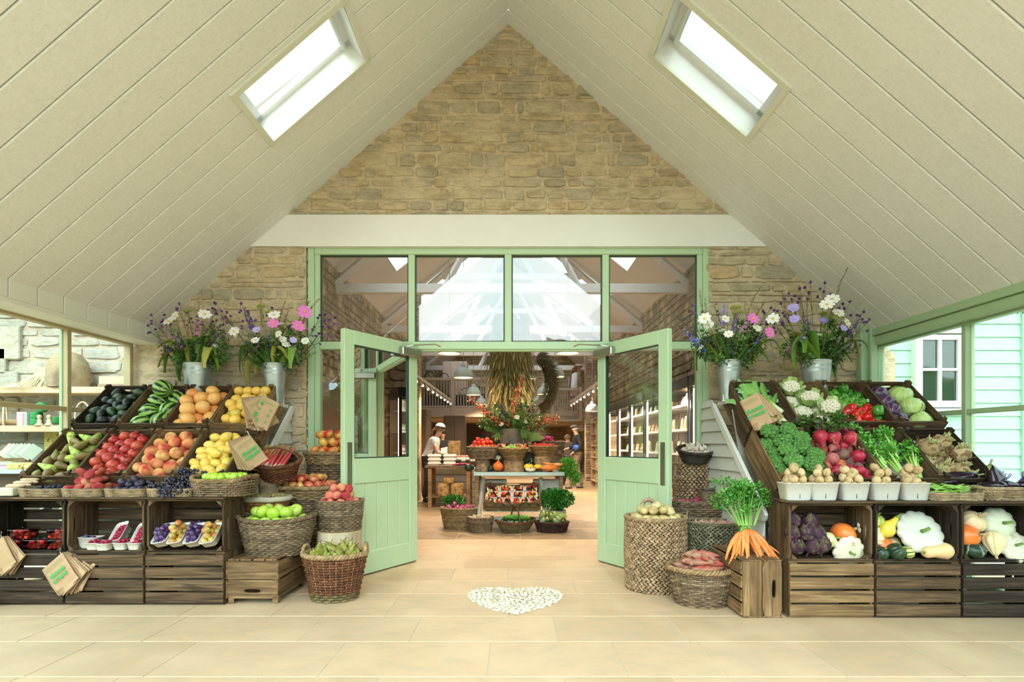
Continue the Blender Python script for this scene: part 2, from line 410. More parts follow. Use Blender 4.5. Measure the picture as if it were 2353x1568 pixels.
def stones(mb, x0, x1, z0, z1, y, hmin=.040, hmax=.15, wmin=.10, wmax=.52, keep=None, seed=1, gap=.016, axis='x', edge=.0, sgn=-1):
 """courses of rough stones on a plane; axis says which way the courses run"""
 g = random.Random(seed); z = z0
 while z < z1 - .02:
  h = min(g.uniform(hmin, hmax), z1 - z); x = x0 + g.uniform(-edge, edge)
  while x < x1 - .03:
   w = g.uniform(wmin, wmax) * (1.1 if h < .08 else .8); w = min(w, x1 + g.uniform(-edge, edge) - x)
   if x1 - (x + w) < .06: w = x1 - x + g.uniform(-edge, edge)
   cx, cz = x + w / 2, z + h / 2
   if keep is None or keep(cx, cz):
    a, bb = w / 2 - gap * g.uniform(.4, 1.4), h / 2 - gap * g.uniform(.4, 1.3)
    K = 16; o1 = g.uniform(0, 90); up = g.uniform(.002, .013); sk = g.uniform(-.12, .12)
    ring = []
    for i in range(K):
     th = 2 * math.pi * (i + .5) / K; cc, ss = math.cos(th), math.sin(th); e = .42
     rx = math.copysign(abs(cc) ** e, cc) * a; rz = math.copysign(abs(ss) ** e, ss) * bb
     j = 1 + .14 * mnoise.noise(Vector((cc * 1.6 + o1, ss * 1.6, o1)))
     ring.append((rx * j, rz * (2 * j - 1) + sk * rx * .25))
    vs = []
    for k, (sc, up_) in enumerate(((1.02, -.004), (.93, up), (.6, up * 1.25))):
     for (rx, rz) in ring:
      px, pz, py = cx + rx * sc, cz + rz * (sc if k < 2 else sc * .9), y + sgn * (up_ + .006 * mnoise.noise(Vector((rx * 9 + o1, rz * 12, k))))
      vs.append((px, py, pz) if axis == 'x' else (py, px, pz))
    pc = (cx, y + sgn * up * 1.3, cz); vs.append(pc if axis == 'x' else (pc[1], pc[0], pc[2]))
    fs = []
    for k in range(2):
     for i in range(K):
      j = (i + 1) % K; fs.append((k * K + i, k * K + j, (k + 1) * K + j, (k + 1) * K + i))
    fs += [(2 * K + i, 2 * K + (i + 1) % K, 3 * K) for i in range(K)]
    mb.add(vs, fs, 0)
   x += w
  z += h
def grid(mb, x0, x1, z0, z1, y, step, mi, keep=None, jit=.01, axis='x', seed=0):
 nx, nz = max(1, int((x1 - x0) / step)), max(1, int((z1 - z0) / step)); vs = []; 
 for k in range(nz + 1):
  for i in range(nx + 1):
   x, z = x0 + (x1 - x0) * i / nx, z0 + (z1 - z0) * k / nz
   yy = y + jit * mnoise.noise(Vector((x * 6 + seed, z * 6, 0)))
   vs.append((x, yy, z) if axis == 'x' else (yy, x, z))
 fs = [(k * (nx + 1) + i, k * (nx + 1) + i + 1, (k + 1) * (nx + 1) + i + 1, (k + 1) * (nx + 1) + i) for k in range(nz) for i in range(nx)]
 mb.add(vs, fs, mi)
# ---- gable wall: triangle above the beam, and the two piers
mb = MB()
kp = lambda x, z: z < roofz(x) + .06
stones(mb, -2.35, 2.25, 3.50, 5.5, WY, keep=kp, seed=3)
stones(mb, -3.62, -2.09, 0.0, 3.22, WY, keep=kp, seed=5, edge=.018)
stones(mb, 1.995, 3.62, 0.0, 3.22, WY, keep=kp, seed=8, edge=.018)
stones(mb, 5.40, 5.60, 0.0, 3.22, -2.085, wmin=.12, wmax=.2, seed=9, axis='y', sgn=1)
stones(mb, 5.40, 5.60, 0.0, 3.22, 1.99, wmin=.12, wmax=.2, seed=10, axis='y', sgn=-1)
mb.prism([(-2.75, WY + .006, 3.3), (2.68, WY + .006, 3.3), (RX, WY + .006, 5.64)], (0, .2, 0), 1)
mb.prism([(-3.95, WY + .012, 0), (-2.098, WY + .012, 0), (-2.098, WY + .012, 3.3), (-2.6, WY + .012, 3.3), (-3.95, WY + .012, 2.1)], (0, .25, 0), 1)
mb.prism([(2.002, WY + .012, 0), (3.9, WY + .012, 0), (3.9, WY + .012, 2.1), (2.6, WY + .012, 3.3), (2.002, WY + .012, 3.3)], (0, .25, 0), 1)
struct(mb.obj('wall_front', [STONE, MORT]))
# ---- painted lintel beam
mb = MB(); mb.prism([(EL + .9, WY - .02, 3.20), (-RX * 2 + 2.7, WY - .02, 3.20), (2.35, WY - .02, 3.52), (-2.42, WY - .02, 3.52)], (0, .25, 0))
struct(mb.obj('trim_1', plain('lintel plaster', (.84, .80, .73), .6, vary=.015)))
# ---- boarded ceiling, one slope each side, with a roof window in each
def plankmat(name, axis, ang=0):
 m, t, b = newmat(name); b.inputs['Roughness'].default_value = .5
 v = coord(t, rot=(0, ang, 0), scale=(1.4, 26, 26))
 off = t.nodes.new('ShaderNodeVectorMath'); off.operation = 'ADD'; cmb = t.nodes.new('ShaderNodeCombineXYZ')
 t.links.new(mth(t, 'MULTIPLY', islrand(t), 60), cmb.inputs[0]); t.links.new(mth(t, 'MULTIPLY', islrand(t), 17), cmb.inputs[1])
 t.links.new(v, off.inputs[0]); t.links.new(cmb.outputs[0], off.inputs[1])
 g = noise(t, off.outputs[0], 1.0, 4, .55, 2.0)
 c = ramp(t, [(.3, (.74, .73, .66)), (.5, (.79, .78, .72)), (.7, (.83, .82, .76))], g).outputs[0]
 c = mixc(t, .35, c, ramp(t, [(0, (.9, .9, .9)), (1, (1.06, 1.06, 1.06))], islrand(t)).outputs[0], 'MULTIPLY')
 t.links.new(c, b.inputs['Base Color']); bump(t, b, g, .10, .002); return m
SKY = {-1: (3.88, 4.46, -2.01, -1.235), 1: (3.79, 4.39, 1.175, 1.945)}
TH = math.atan(SL_)
def slope(side):
 ya, yb, xa, xb = SKY[side]; mb = MB(); e = EL if side < 0 else ER
 L = abs(e - RX); jo = 3.793 + .235 * 7; y = jo - .235 * 21
 def pt(x, y, up=0): return (x + side * math.sin(TH) * up, y, roofz(x) + math.cos(TH) * up)
 def board(y0, y1, x0, x1):
  g = .0035; cxs = sorted([x0, x1], key=lambda q: abs(q - RX)); a, b = cxs; c = .006
  vs = []
  for x in (a, b):
   vs += [pt(x, y0 + g, .02), pt(x, y0 + g, c), pt(x, y0 + g + c, 0), pt(x, y1 - g - c, 0), pt(x, y1 - g, c), pt(x, y1 - g, .02)]
  mb.add(vs, [(i, i + 1, i + 7, i + 6) if side < 0 else (i, i + 6, i + 7, i + 1) for i in range(5)] + [(0, 1, 2, 3, 4, 5), (6, 11, 10, 9, 8, 7)])
 while y < WY + .02:
  y1 = min(y + .235, WY + .03)
  if y1 > ya and y < yb:
   inn = min(xa, xb, key=lambda q: abs(q)); out = max(xa, xb, key=lambda q: abs(q))
   board(y, y1, RX, inn); board(y, y1, out, e)
   if y < ya: board(y, ya, inn, out)
   if y1 > yb: board(yb, y1, inn, out)
  else: board(y, y1, RX, e)
  y = y1
 y0 = jo - .235 * 21
 for (p, q, r, s) in ((y0, ya, RX, e), (yb, WY + .05, RX, e), (ya, yb, RX, min(xa, xb, key=abs)), (ya, yb, max(xa, xb, key=abs), e)):
  vs = [pt(r, p, .021), pt(s, p, .021), pt(s, q, .021), pt(r, q, .021)]; mb.quad(*vs, mi=1)
  vs = [pt(r, p, .2), pt(s, p, .2), pt(s, q, .2), pt(r, q, .2)]; mb.quad(*vs, mi=2)
 o = struct(mb.obj('ceiling', [plankmat('white washed boards', 0, side * TH), plain('dark gap', (.22, .20, .14), .9), plain('grey slates', (.2, .2, .2), .8)]))
 # roof window
 w = empty('window_1' if side < 0 else 'window_2', pt((xa + xb) / 2, (ya + yb) / 2)); struct(w)
 def part(name, mb_, mat): o_ = mb_.obj(name, mat, w); o_.matrix_parent_inverse = Matrix.Translation(-w.location); return o_
 m = MB(); inn, out = min(xa, xb, key=abs), max(xa, xb, key=abs); D = .25
 for (x0, y0_, x1, y1_) in ((inn, ya, inn, yb), (out, ya, out, yb), (inn, ya, out, ya), (inn, yb, out, yb)):
  m.quad(pt(x0, y0_, -.004), pt(x1, y1_, -.004), pt(x1, y1_, D), pt(x0, y0_, D))
 part('reveal', m, plain('white reveal', (.86, .86, .82), .45))
 m = MB(); k = .045; du = .045
 dx = du * math.cos(TH)
 so, si = out + side * dx, inn - side * dx
 for a, b, c, d in (((si, ya - k), (so, ya - k), (so, ya + .004), (si, ya + .004)), ((si, yb - .004), (so, yb - .004), (so, yb + k), (si, yb + k)),
                       ((si, ya), (inn, ya), (inn, yb), (si, yb)), ((out, ya), (so, ya), (so, yb), (out, yb))):
  P4 = [pt(q[0], q[1], -.014) for q in (a, b, c, d)]; nrm = np.array(pt(0, 0, .02)) - np.array(pt(0, 0, 0)); m.prism(P4, nrm)
 part('casing', m, plain('casing paint', (.72, .72, .58), .45))
 m = MB(); b_ = .05
 for (x0, x1, p, q) in ((inn, out, ya, ya + b_), (inn, out, yb - b_, yb), (inn, inn + side * b_, ya, yb), (out - side * b_, out, ya, yb)):
  P4 = [pt(x0, p, D - .06), pt(x1, p, D - .06), pt(x1, q, D - .06), pt(x0, q, D - .06)]; nrm = np.array(pt(0, 0, .05)) - np.array(pt(0, 0, 0)); m.prism(P4, nrm)
 part('sash', m, plain('sash white', (.82, .82, .8), .3))
 m = MB(); x0, x1 = inn + side * .06, inn + side * .12
 m.tube([pt(x0, ya + .05, D - .09), pt(x0, yb - .05, D - .09)], .022, 8)
 part('blind_roll', m, plain('blind grey', (.62, .68, .62), .4))
 m = MB(); m.quad(pt(inn, ya, D - .02), pt(out, ya, D - .02), pt(out, yb, D - .02), pt(inn, yb, D - .02))
 part('glass', m, GLASSC)
 portal(pt((xa + xb) / 2, (ya + yb) / 2, D + .05), (0, (-1 if side < 0 else 1) * -0 + side * TH, 0), abs(xa - xb) / math.cos(TH), yb - ya)
 return o
slope(-1); slope(1)
# ---- eaves beam left (boarded), wall plate right (green)
mb = MB(); y = 3.793 + .235 * 7
ys = [y - .235 * k for k in range(22)][::-1] + [WY + .02]
for a, b in zip(ys, ys[1:]): mb.box((EL - .13, (a + b) / 2, 2.325), (.262, b - a - .006, .165), bev=.004)
mb.box((EL - .13, (ys[0] + ys[-1]) / 2, 2.225), (.276, ys[-1] - ys[0], .036), bev=.003)
mb.box((EL - .13, (ys[0] + ys[-1]) / 2, 2.33), (.25, ys[-1] - ys[0], .15), mi=1)
struct(mb.obj('trim_2', [plain('white beam paint', (.74, .73, .60), .5, vary=.02), plain('dark gap', (.22, .2, .14))]))
mb = MB(); yc, yl = (ys[0] + WY) / 2, WY - ys[0]
mb.box((ER + .1, yc, 2.335), (.2, yl, .13), bev=.004); mb.box((ER + .12, yc, 2.225), (.19, yl, .085), bev=.004)
mb.box((3.53, WY - .04, 1.2), (.07, .08, 2.4), bev=.006); mb.box((3.60, WY - .06, 1.2), (.07, .12, 2.4), bev=.006)
struct(mb.obj('trim_3', GREEN2))
mb = MB()
for sd in (-1, 1): mb.prism([(sd * 1.84, ys[0], 2.4), (sd * 3.56, ys[0], 2.4), (sd * 1.84, ys[0], roofz(sd * 1.84))], (0, -.06, 0))
struct(mb.obj('trim_4', WHITE))
# ---- side glazing
def sidewindow(name, x, side, mull, ztop, ztr, m1, m2):
 w = struct(empty(name, (x, 2.6, 0)))
 y0, y1 = -.2, WY - .03; f = MB()
 f.box((0, (y0 + y1) / 2 - 2.6, ztop + .02), (.07, y1 - y0, .05), bev=.004)
 f.box((0, (y0 + y1) / 2 - 2.6, .05), (.07, y1 - y0, .1), bev=.004)
 f.box((0, y1 - 2.6 - .02, ztop / 2), (.07, .05, ztop), bev=.004)
 f.obj('window_frame', m1, w)
 for q in mull:
  b = MB(); b.box((0, q - 2.6, ztop / 2 + .03), (.05, .045, ztop - .06), bev=.004); b.box((-side * -.03, q - 2.6, ztop / 2 + .03), (.03, .06, ztop - .06), mi=1, bev=.004)
  b.obj('mullion', [m1, m2], w)
 b = MB(); b.box((0, (y0 + y1) / 2 - 2.6, ztr), (.042, y1 - y0, .04), bev=.004); b.obj('transom', m1, w)
 g = MB(); g.quad((side * .012, y0 - 2.6, 0.1), (side * .012, y1 - 2.6, 0.1), (side * .012, y1 - 2.6, ztop), (side * .012, y0 - 2.6, ztop)); g.obj('glass', GLASSC, w)
 portal((x, 2.3, 1.15), (0, side * R(90), 0), 2.1, 5.2)
sidewindow('window_3', -3.86, -1, (4.6, 3.5, 2.4, 1.3), 2.19, 1.50, TAN, GREEN2)
sidewindow('window_4', 3.70, 1, (4.32, 3.2, 2.1, 1.0), 2.17, 1.46, GREEN2, GREEN2)
portal((0, .3, 2.7), (R(-90), 0, 0), 7.2, 5.4)
# ---- floor: limestone slabs in rows
m, t, b = newmat('limestone slabs'); b.inputs['Roughness'].default_value = .55; b.inputs['Specular IOR Level'].default_value = .3
c = ramp(t, [(0, (.50, .355, .21)), (.5, (.56, .41, .26)), (1, (.60, .43, .265))], islrand(t)).outputs[0]
g = noise(t, coord(t, scale=(1, 2, 1)), 5, 8, .7, .5)
c = mixc(t, ramp(t, [(.38, (.45, .45, .45)), (.55, (0, 0, 0))], g).outputs[0], c, (.42, .36, .25))
g2 = noise(t, coord(t), 2.2, 3, .5); c = mixc(t, ramp(t, [(.45, (0, 0, 0)), (.7, (.6, .6, .6))], g2).outputs[0], c, (.66, .50, .32))
t.links.new(c, b.inputs['Base Color']); bump(t, b, g, .15, .004); SLAB = m
mb = MB(); rows = [-2.2, -1.6, -1.1, -.6, -.05, .45, 1.0, 1.55, 2.05, 2.73, 3.215, 3.69, 4.24, 4.63, 5.10, 5.46, 5.69, 6.25, 6.65]
while rows[-1] < 23: rows.append(rows[-1] + random.choice((.42, .5, .56)))
gr = random.Random(4)
for a, b_ in zip(rows, rows[1:]):
 x = -4.1 + gr.uniform(-.4, 0)
 while x < 4.2:
  w = gr.uniform(.5, .95); g_ = .003
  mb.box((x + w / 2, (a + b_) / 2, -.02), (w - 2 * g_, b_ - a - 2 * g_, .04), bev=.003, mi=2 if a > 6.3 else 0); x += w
mb.quad((-6, -2.5, -.004), (6, -2.5, -.004), (6, 23, -.004), (-6, 23, -.004), mi=1)
struct(mb.obj('floor', [SLAB, plain('grout', (.60, .52, .39), .9), rnd('shop slabs with painted light', [(.36, .25, .145), (.42, .30, .18), (.33, .23, .14)], .38, isl=True, spot=(.28, .2, .12), spotscale=5, spotlim=.55)]))  # browner copy of the slabs: the shop's indoor light put into their colour
# ground outside
mb = MB(); mb.quad((-60, -60, -.06), (60, -60, -.06), (60, 60, -.06), (-60, 60, -.06))
struct(mb.obj('ground', plain('gravel', (.42, .36, .27), .95, vary=.35, nscale=40, bmp=.6)))
# ---- pebble heart
mb = MB(); gp = random.Random(2); pts = []
def heart_in(x, y): x = x / 1.02; y = y * 1.02 + .18; return (x * x + y * y - 1) ** 3 - x * x * y ** 3 < 0
tries = 0
while len(pts) < 330 and tries < 40000:
 tries += 1; x, y = gp.uniform(-1.2, 1.2), gp.uniform(-1.3, 1.2)
 if heart_in(x * 1.03, y * 1.03) and all((x - q[0]) ** 2 + (y - q[1]) ** 2 > .0078 for q in pts): pts.append((x, y))
S = .325
for x, y in pts: mb.ball((x * S, y * S * 1.02, .003), .0150, 8, 5, sc=(gp.uniform(.95, 1.5), gp.uniform(.6, .9), .42))
out = [(1.14 * math.sin(a) ** 3, (13 * math.cos(a) - 5 * math.cos(2 * a) - 2 * math.cos(3 * a) - math.cos(4 * a)) / 14.4 - .02) for a in np.linspace(0, 2 * math.pi, 60, endpoint=False)]
mb.prism([(x * S * 1.0, y * S * 1.0, .0) for x, y in out], (0, 0, .002), mi=1)
o = mb.obj('pebble_heart', [rnd('white pebbles', [(.66, .61, .48), (.58, .53, .40), (.72, .68, .55)], .5, isl=True), plain('pebble bed', (.50, .44, .32), .9)], smooth=True, loc=(.022, 4.08, .001))
tag(o, 'heart shape of small white pebbles set in the pale stone floor', 'floor mosaic')
# ---- entrance frame with transom lights and side lights
fr = struct(empty('window_5', (0, FY, 0))); 
def bx(name, x0, x1, z0, z1, d=.09, y=0, mat=GREEN, par=fr):
 k = MB(); k.box(((x0 + x1) / 2, y, (z0 + z1) / 2), (x1 - x0, d, z1 - z0), bev=.006)
 return k.obj(name, mat, par)
bx('frame_jamb', -2.084, -2.02, 0, 3.20, .12); bx('frame_jamb', -2.02, -1.965, 0, 3.15, .09); bx('frame_jamb', 1.95, 2.01, 0, 3.20, .12); bx('frame_jamb', 1.895, 1.95, 0, 3.15, .09)
bx('frame_head', -2.02, 1.95, 3.135, 3.205, .11)
for a, b_ in ((-1.062, -.994), (-.076, -.003), (.924, .994)): bx('mullion', a, b_, 2.24, 3.14); 
for a, b_ in ((-1.062, -.985), (.89, .967)): bx('door_post', a, b_, 0, 2.2)
bx('transom_rail', -1.97, 1.9, 2.165, 2.245, .10); bx('transom_rail', -.99, .89, 2.15, 2.168, .06)
for a, b_ in ((-1.97, -1.06), (.965, 1.9)): bx('sill_rail', a, b_, 0, .22)
gx = [(-1.965, -1.062), (-.994, -.076), (-.003, .924), (.994, 1.895)]
for a, b_ in gx:
 k = MB(); k.quad((a, .0, 2.245), (b_, .0, 2.245), (b_, .0, 3.135), (a, .0, 3.135)); k.obj('pane', GLASS, fr)
 k = MB(); d = .012
 for (p, q, r_, s_) in ((a, b_, 2.245, 2.245 + d), (a, b_, 3.135 - d, 3.135), (a, a + d, 2.245, 3.135), (b_ - d, b_, 2.245, 3.135)): k.box(((p + q) / 2, -.012, (r_ + s_) / 2), (q - p, .02, s_ - r_))
 k.obj('glazing_bead', plain('dark bead', (.03, .05, .03), .5), fr)
for a, b_ in ((-1.965, -1.062), (.967, 1.895)):
 k = MB(); k.quad((a, .0, .22), (b_, .0, .22), (b_, .0, 2.165), (a, .0, 2.165)); k.obj('pane', GLASS, fr)
# ---- the two half-glazed doors
def door(name, hx, hy, ang, side):
 """local x runs from hinge to free edge; +y local is the face away from the opening for side=-1"""
 d = struct(empty(name, (hx, hy, .012), (0, 0, ang))); Wd, H, T = .935, 2.195, .052; st_ = .115
 yy = 0
 def b_(nm, x0, x1, z0, z1, t=T, mat=GREEN, y=0, bev=.004):
  k = MB(); k.box(((x0 + x1) / 2, yy + y, (z0 + z1) / 2), (x1 - x0, t, z1 - z0), bev=bev); return k.obj(nm, mat, d)
 b_('stile', 0, st_, 0, H); b_('stile', Wd - st_, Wd, 0, H)
 b_('top_rail', st_, Wd - st_, 2.07, H); b_('middle_rail', st_, Wd - st_, .83, 1.055); b_('bottom_rail', st_, Wd - st_, 0, .2)
 k = MB(); n = 5; w = (Wd - 2 * st_) / n
 for i in range(n): k.box((st_ + w * (i + .5), yy, .515), (w - .004, .022, .64), bev=.005)
 k.obj('board_panel', GREEN, d)
 k = MB(); k.quad((st_, yy, 1.055), (Wd - st_, yy, 1.055), (Wd - st_, yy, 2.07), (st_, yy, 2.07)); k.obj('glass', GLASS, d)
 k = MB(); e = .010
 for (p, q, r_, s_) in ((st_, Wd - st_, 1.055, 1.055 + e), (st_, Wd - st_, 2.07 - e, 2.07), (st_, st_ + e, 1.055, 2.07), (Wd - st_ - e, Wd - st_, 1.055, 2.07)): k.box(((p + q) / 2, yy, (r_ + s_) / 2), (q - p, .03, s_ - r_))
 k.obj('glass_seal', plain('dark seal', (.02, .05, .035), .5), d)
 fy = -side * (T / 2 + .003)        # visible face
 fy = (T / 2 + .003) * (1 if side < 0 else -1)
 b_('push_plate', Wd - .085, Wd - .03, .82, 1.20, .004, plain('satin push plate', (.30, .29, .23), .35, 1), fy)
 c_ = b_('closer', .0, .27, 2.055, 2.135, .055, STEEL, fy * 2.0, .008)
 k = MB(); s_ = 1 if side < 0 else -1
 k.tube([(.20, fy * 2.4, 2.142), (.16, fy * 2.4 + s_ * .05, 2.16)], .006, 6); k.tube([(.16, fy * 2.4 + s_ * .05, 2.158), (.10, fy * 2.4 + s_ * .27, 2.155), (.04, fy * 2.4 + s_ * .29, 2.14)], .007, 6)
 k.obj('closer_arm', STEEL, d)
 b_('sweep', 0, Wd, -.008, .004, .02, plain('door sweep', (.03, .03, .03), .8))
 return d
door('door_1', -.985, 5.42, math.atan2(-.80, -.50), -1)
door('door_2', .892, 5.42, math.atan2(-.80, .486), 1)
# ================================================================ CRATES, STANDS
_cc = {}
def crate_meshes(L, Wd, H, post, tone):
 key = (L, Wd, H, post, tone)
 if key in _cc: return _cc[key]
 mx, my = {'a': (CRATE, CRATE_Y), 'l': (CRATE_L, CRATE_LY), 'd': (CRATE_D, CRATE_DY)}[tone]
 P = []; hb = (H - .012) / 2
 for s in (-1, 1):
  for k in range(2):
   m = MB(); z0 = .003 + k * (hb + .006); x = s * (L / 2 - .008)
   if k == 0: m.box((x, 0, z0 + hb / 2), (.014, Wd, hb), bev=.002)
   else:                                     # upper board with a hand slot
    n = 24; o, i = [], []
    for q in range(n):
     a = 2 * math.pi * (q + .5) / n; c, si = math.cos(a), math.sin(a); sc = 1 / max(abs(c), abs(si))
     o.append((c * sc * Wd / 2, si * sc * hb / 2)); i.append((math.copysign(abs(c) ** .6, c) * .062, math.copysign(abs(si) ** .8, si) * .014 + .012))
    vs = []
    for xx in (x - .007, x + .007):
     vs += [(xx, p[0], z0 + hb / 2 + p[1]) for p in o] + [(xx, p[0], z0 + hb / 2 + p[1]) for p in i]
    fs = []
    for q in range(n):
     r_ = (q + 1) % n
     fs += [(q, n + q, n + r_, r_), (2 * n + q, 2 * n + r_, 3 * n + r_, 3 * n + q), (q, r_, 2 * n + r_, 2 * n + q), (n + q, 3 * n + q, 3 * n + r_, n + r_)]
    m.add(vs, fs)
   P.append(('end_board', m.mesh('end_board', my, False)))
 for s in (-1, 1):
  for k in range(2):
   m = MB(); m.box((0, s * (Wd / 2 + .004), .003 + k * (hb + .008) + hb / 2), (L + .006, .010, hb - .004), bev=.002); P.append(('side_slat', m.mesh('side_slat', mx, False)))
 n = 4; w = Wd / n
 for k in range(n):
  m = MB(); m.box((0, -Wd / 2 + w * (k + .5), -.006), (L + .002, w - .014, .012), bev=.002); P.append(('base_slat', m.mesh('base_slat', mx, False)))
 for sx in (-1, 1):
  for sy in (-1, 1):
   m = MB(); x, y, q = sx * (L / 2 - .016), sy * (Wd / 2 - .002), .042
   m.prism([(x, y, 0.002), (x - sx * q, y, .002), (x, y - sy * q, .002)], (0, 0, H + post)); P.append(('corner_post', m.mesh('corner_post', my, False)))
 _cc[key] = P; return P
def crate(M, label, group=None, L=.575, Wd=.378, H=.29, post=.0, tone='a', name='wooden_crate'):
 o = bpy.data.objects.new(name, None); C.objects.link(o); o.matrix_world = M
 for pn, me in crate_meshes(L, Wd, H, post, tone): link(pn, me, o)
 return tag(o, label, 'crate', group)
T_ = Matrix.Translation
def tilted(xc, Y0, z0, label, group, tone='a', tilt=41.3, L=.575, H=.26):
 t = R(tilt); u = Vector((0, math.cos(t), math.sin(t))); n = Vector((0, -math.sin(t), math.cos(t)))
 M = T_(Vector((xc, Y0, z0)) + u * (L / 2) - n * H) @ Matrix.Rotation(t, 4, 'X') @ Matrix.Rotation(R(90), 4, 'Z')
 crate(M, label, group, L=L, Wd=.378, H=H, post=.022, tone=tone); return M
CORN = ['at the lower left corner of its crate', 'at the upper left corner of its crate', 'at the lower right corner of its crate', 'at the upper right corner of its crate']
LT, RT = {}, {}
names_l = [('avocado', 'd'), ('watermelon', 'a'), ('grapefruit', 'a'), ('orange', 'l')]
for i, (n_, tn_) in enumerate(names_l):
 LT[n_] = tilted(-3.625 + .397 * i, 4.585, 1.372, f'aged wooden crate tilted forward holding the {n_}s, upper row of the fruit stand', 'tilted crates on the fruit stand', tn_)
names_l2 = [('pear', 'a'), ('pomegranate', 'a'), ('peach', 'l'), ('lemon', 'a')]
pl_ = {'pear': 'long green pears', 'pomegranate': 'pomegranates', 'peach': 'big peaches', 'lemon': 'lemons'}
for i, (n_, tn_) in enumerate(names_l2):
 LT[n_] = tilted(-3.635 + .397 * i, 4.12, .945, f'aged wooden crate tilted forward holding {pl_[n_]}, lower row of the fruit stand', 'tilted crates on the fruit stand', tn_)
for i, (n_, tn_) in enumerate([('leek', 'a'), ('cauliflower', 'l'), ('pepper', 'a'), ('cabbage', 'a')]):
 RT[n_] = tilted(2.135 + .397 * i, 4.28, 1.375, f'aged wooden crate tilted forward holding {n_}s, upper row of the vegetable stand', 'tilted crates on the vegetable stand', tn_)
for i, (n_, tn_, w_) in enumerate([('broccoli', 'l', 'broccoli heads'), ('beetroot', 'a', 'beetroot'), ('celery', 'a', 'celery bunches'), ('celeriac', 'd', 'celeriac roots')]):
 RT[n_] = tilted(2.13 + .397 * i, 3.825, .945, f'aged wooden crate tilted forward holding {w_}, lower row of the vegetable stand', 'tilted crates on the vegetable stand', tn_)
# tissue lining in the tilted crates
def lining(M, z, L=.545, Wd=.36, low=True):
 m = MB(); nx, ny = 10, 7; vs = []
 for i in range(nx + 1):
  for j in range(ny + 1):
   x, y = -L / 2 + L * i / nx, -Wd / 2 + Wd * j / ny
   e = max(abs(x) / (L / 2), abs(y) / (Wd / 2)); zz = z + .012 * mnoise.noise(Vector((x * 14, y * 14, z * 9 + M.translation.x * 5))) + (.035 if e > .97 else 0)
   vs.append((x, y, zz))
 m.add(vs, [(i * (ny + 1) + j, (i + 1) * (ny + 1) + j, (i + 1) * (ny + 1) + j + 1, i * (ny + 1) + j + 1) for i in range(nx) for j in range(ny)])
 o = m.obj('tissue_liner', TISSUE, None, True); o.matrix_world = M; return o
for k, v, z in [(k, LT[k], .10) for k in LT] + [(k, RT[k], .10) for k in RT]:
 kk = {'celeriac': 'celeriac roots', 'broccoli': 'broccoli heads', 'peach': 'big peaches'}.get(k, k + 's')
 tag(lining(v, z), f'white tissue paper lining under the {kk} in their tilted crate', 'paper')
# upright crates of the two counters
def counter(x0s, Y0, words, grp, tones):
 for i, xc in enumerate(x0s):
  w = words[i]
  crate(T_((xc, Y0, .195)) @ Matrix.Rotation(R(-90), 4, 'X'), f'slatted wooden crate on the floor under the crate of {w}', grp + ' lower row', Wd=.372, tone=tones[i][0])
  crate(T_((xc, Y0 + .29, .588)) @ Matrix.Rotation(R(90), 4, 'X'), f'open wooden crate on its side holding {w}', grp + ' upper row', Wd=.372, tone=tones[i][1])
counter((-2.43, -3.025, -3.62), 3.945, ('plums and greengages in punnets', 'raspberries in punnets', 'strawberries in clear punnets'), 'counter crates under the fruit', ('aa', 'aa', 'dd'))
counter((2.195, 2.79, 3.385), 3.65, ('artichokes and squash', 'the large white patty pan squash', 'the cream and dark green pumpkins'), 'counter crates under the vegetables', ('la', 'ad', 'dd'))
mb = MB(); mb.box((-3.03, 4.10, .795), (1.80, .36, .014), bev=.003); tag(mb.obj('counter_board', CRATE), 'worn wooden board laid on the fruit crates under the wicker trays', 'board')
mb = MB(); mb.box((2.80, 3.81, .795), (1.80, .36, .014), bev=.003); tag(mb.obj('counter_board', CRATE), 'worn wooden board laid on the squash crates under the potato punnets', 'board')
BT = .803
crate(T_((-1.94, 4.22, .325)) @ Matrix.Rotation(R(180), 4, 'Y') @ Matrix.Rotation(R(90), 4, 'Z'), 'upturned wooden crate on small feet under the green apple basket', None, L=.52, Wd=.375, H=.285, post=.035, tone='l')
crate(Matrix(((0, 0, 1, 1.585), (1, 0, 0, 3.93), (0, 1, 0, .20), (0, 0, 0, 1))), 'wooden crate stood on its side under the carrot bunch', None, tone='l', L=.56, Wd=.378, H=.275)
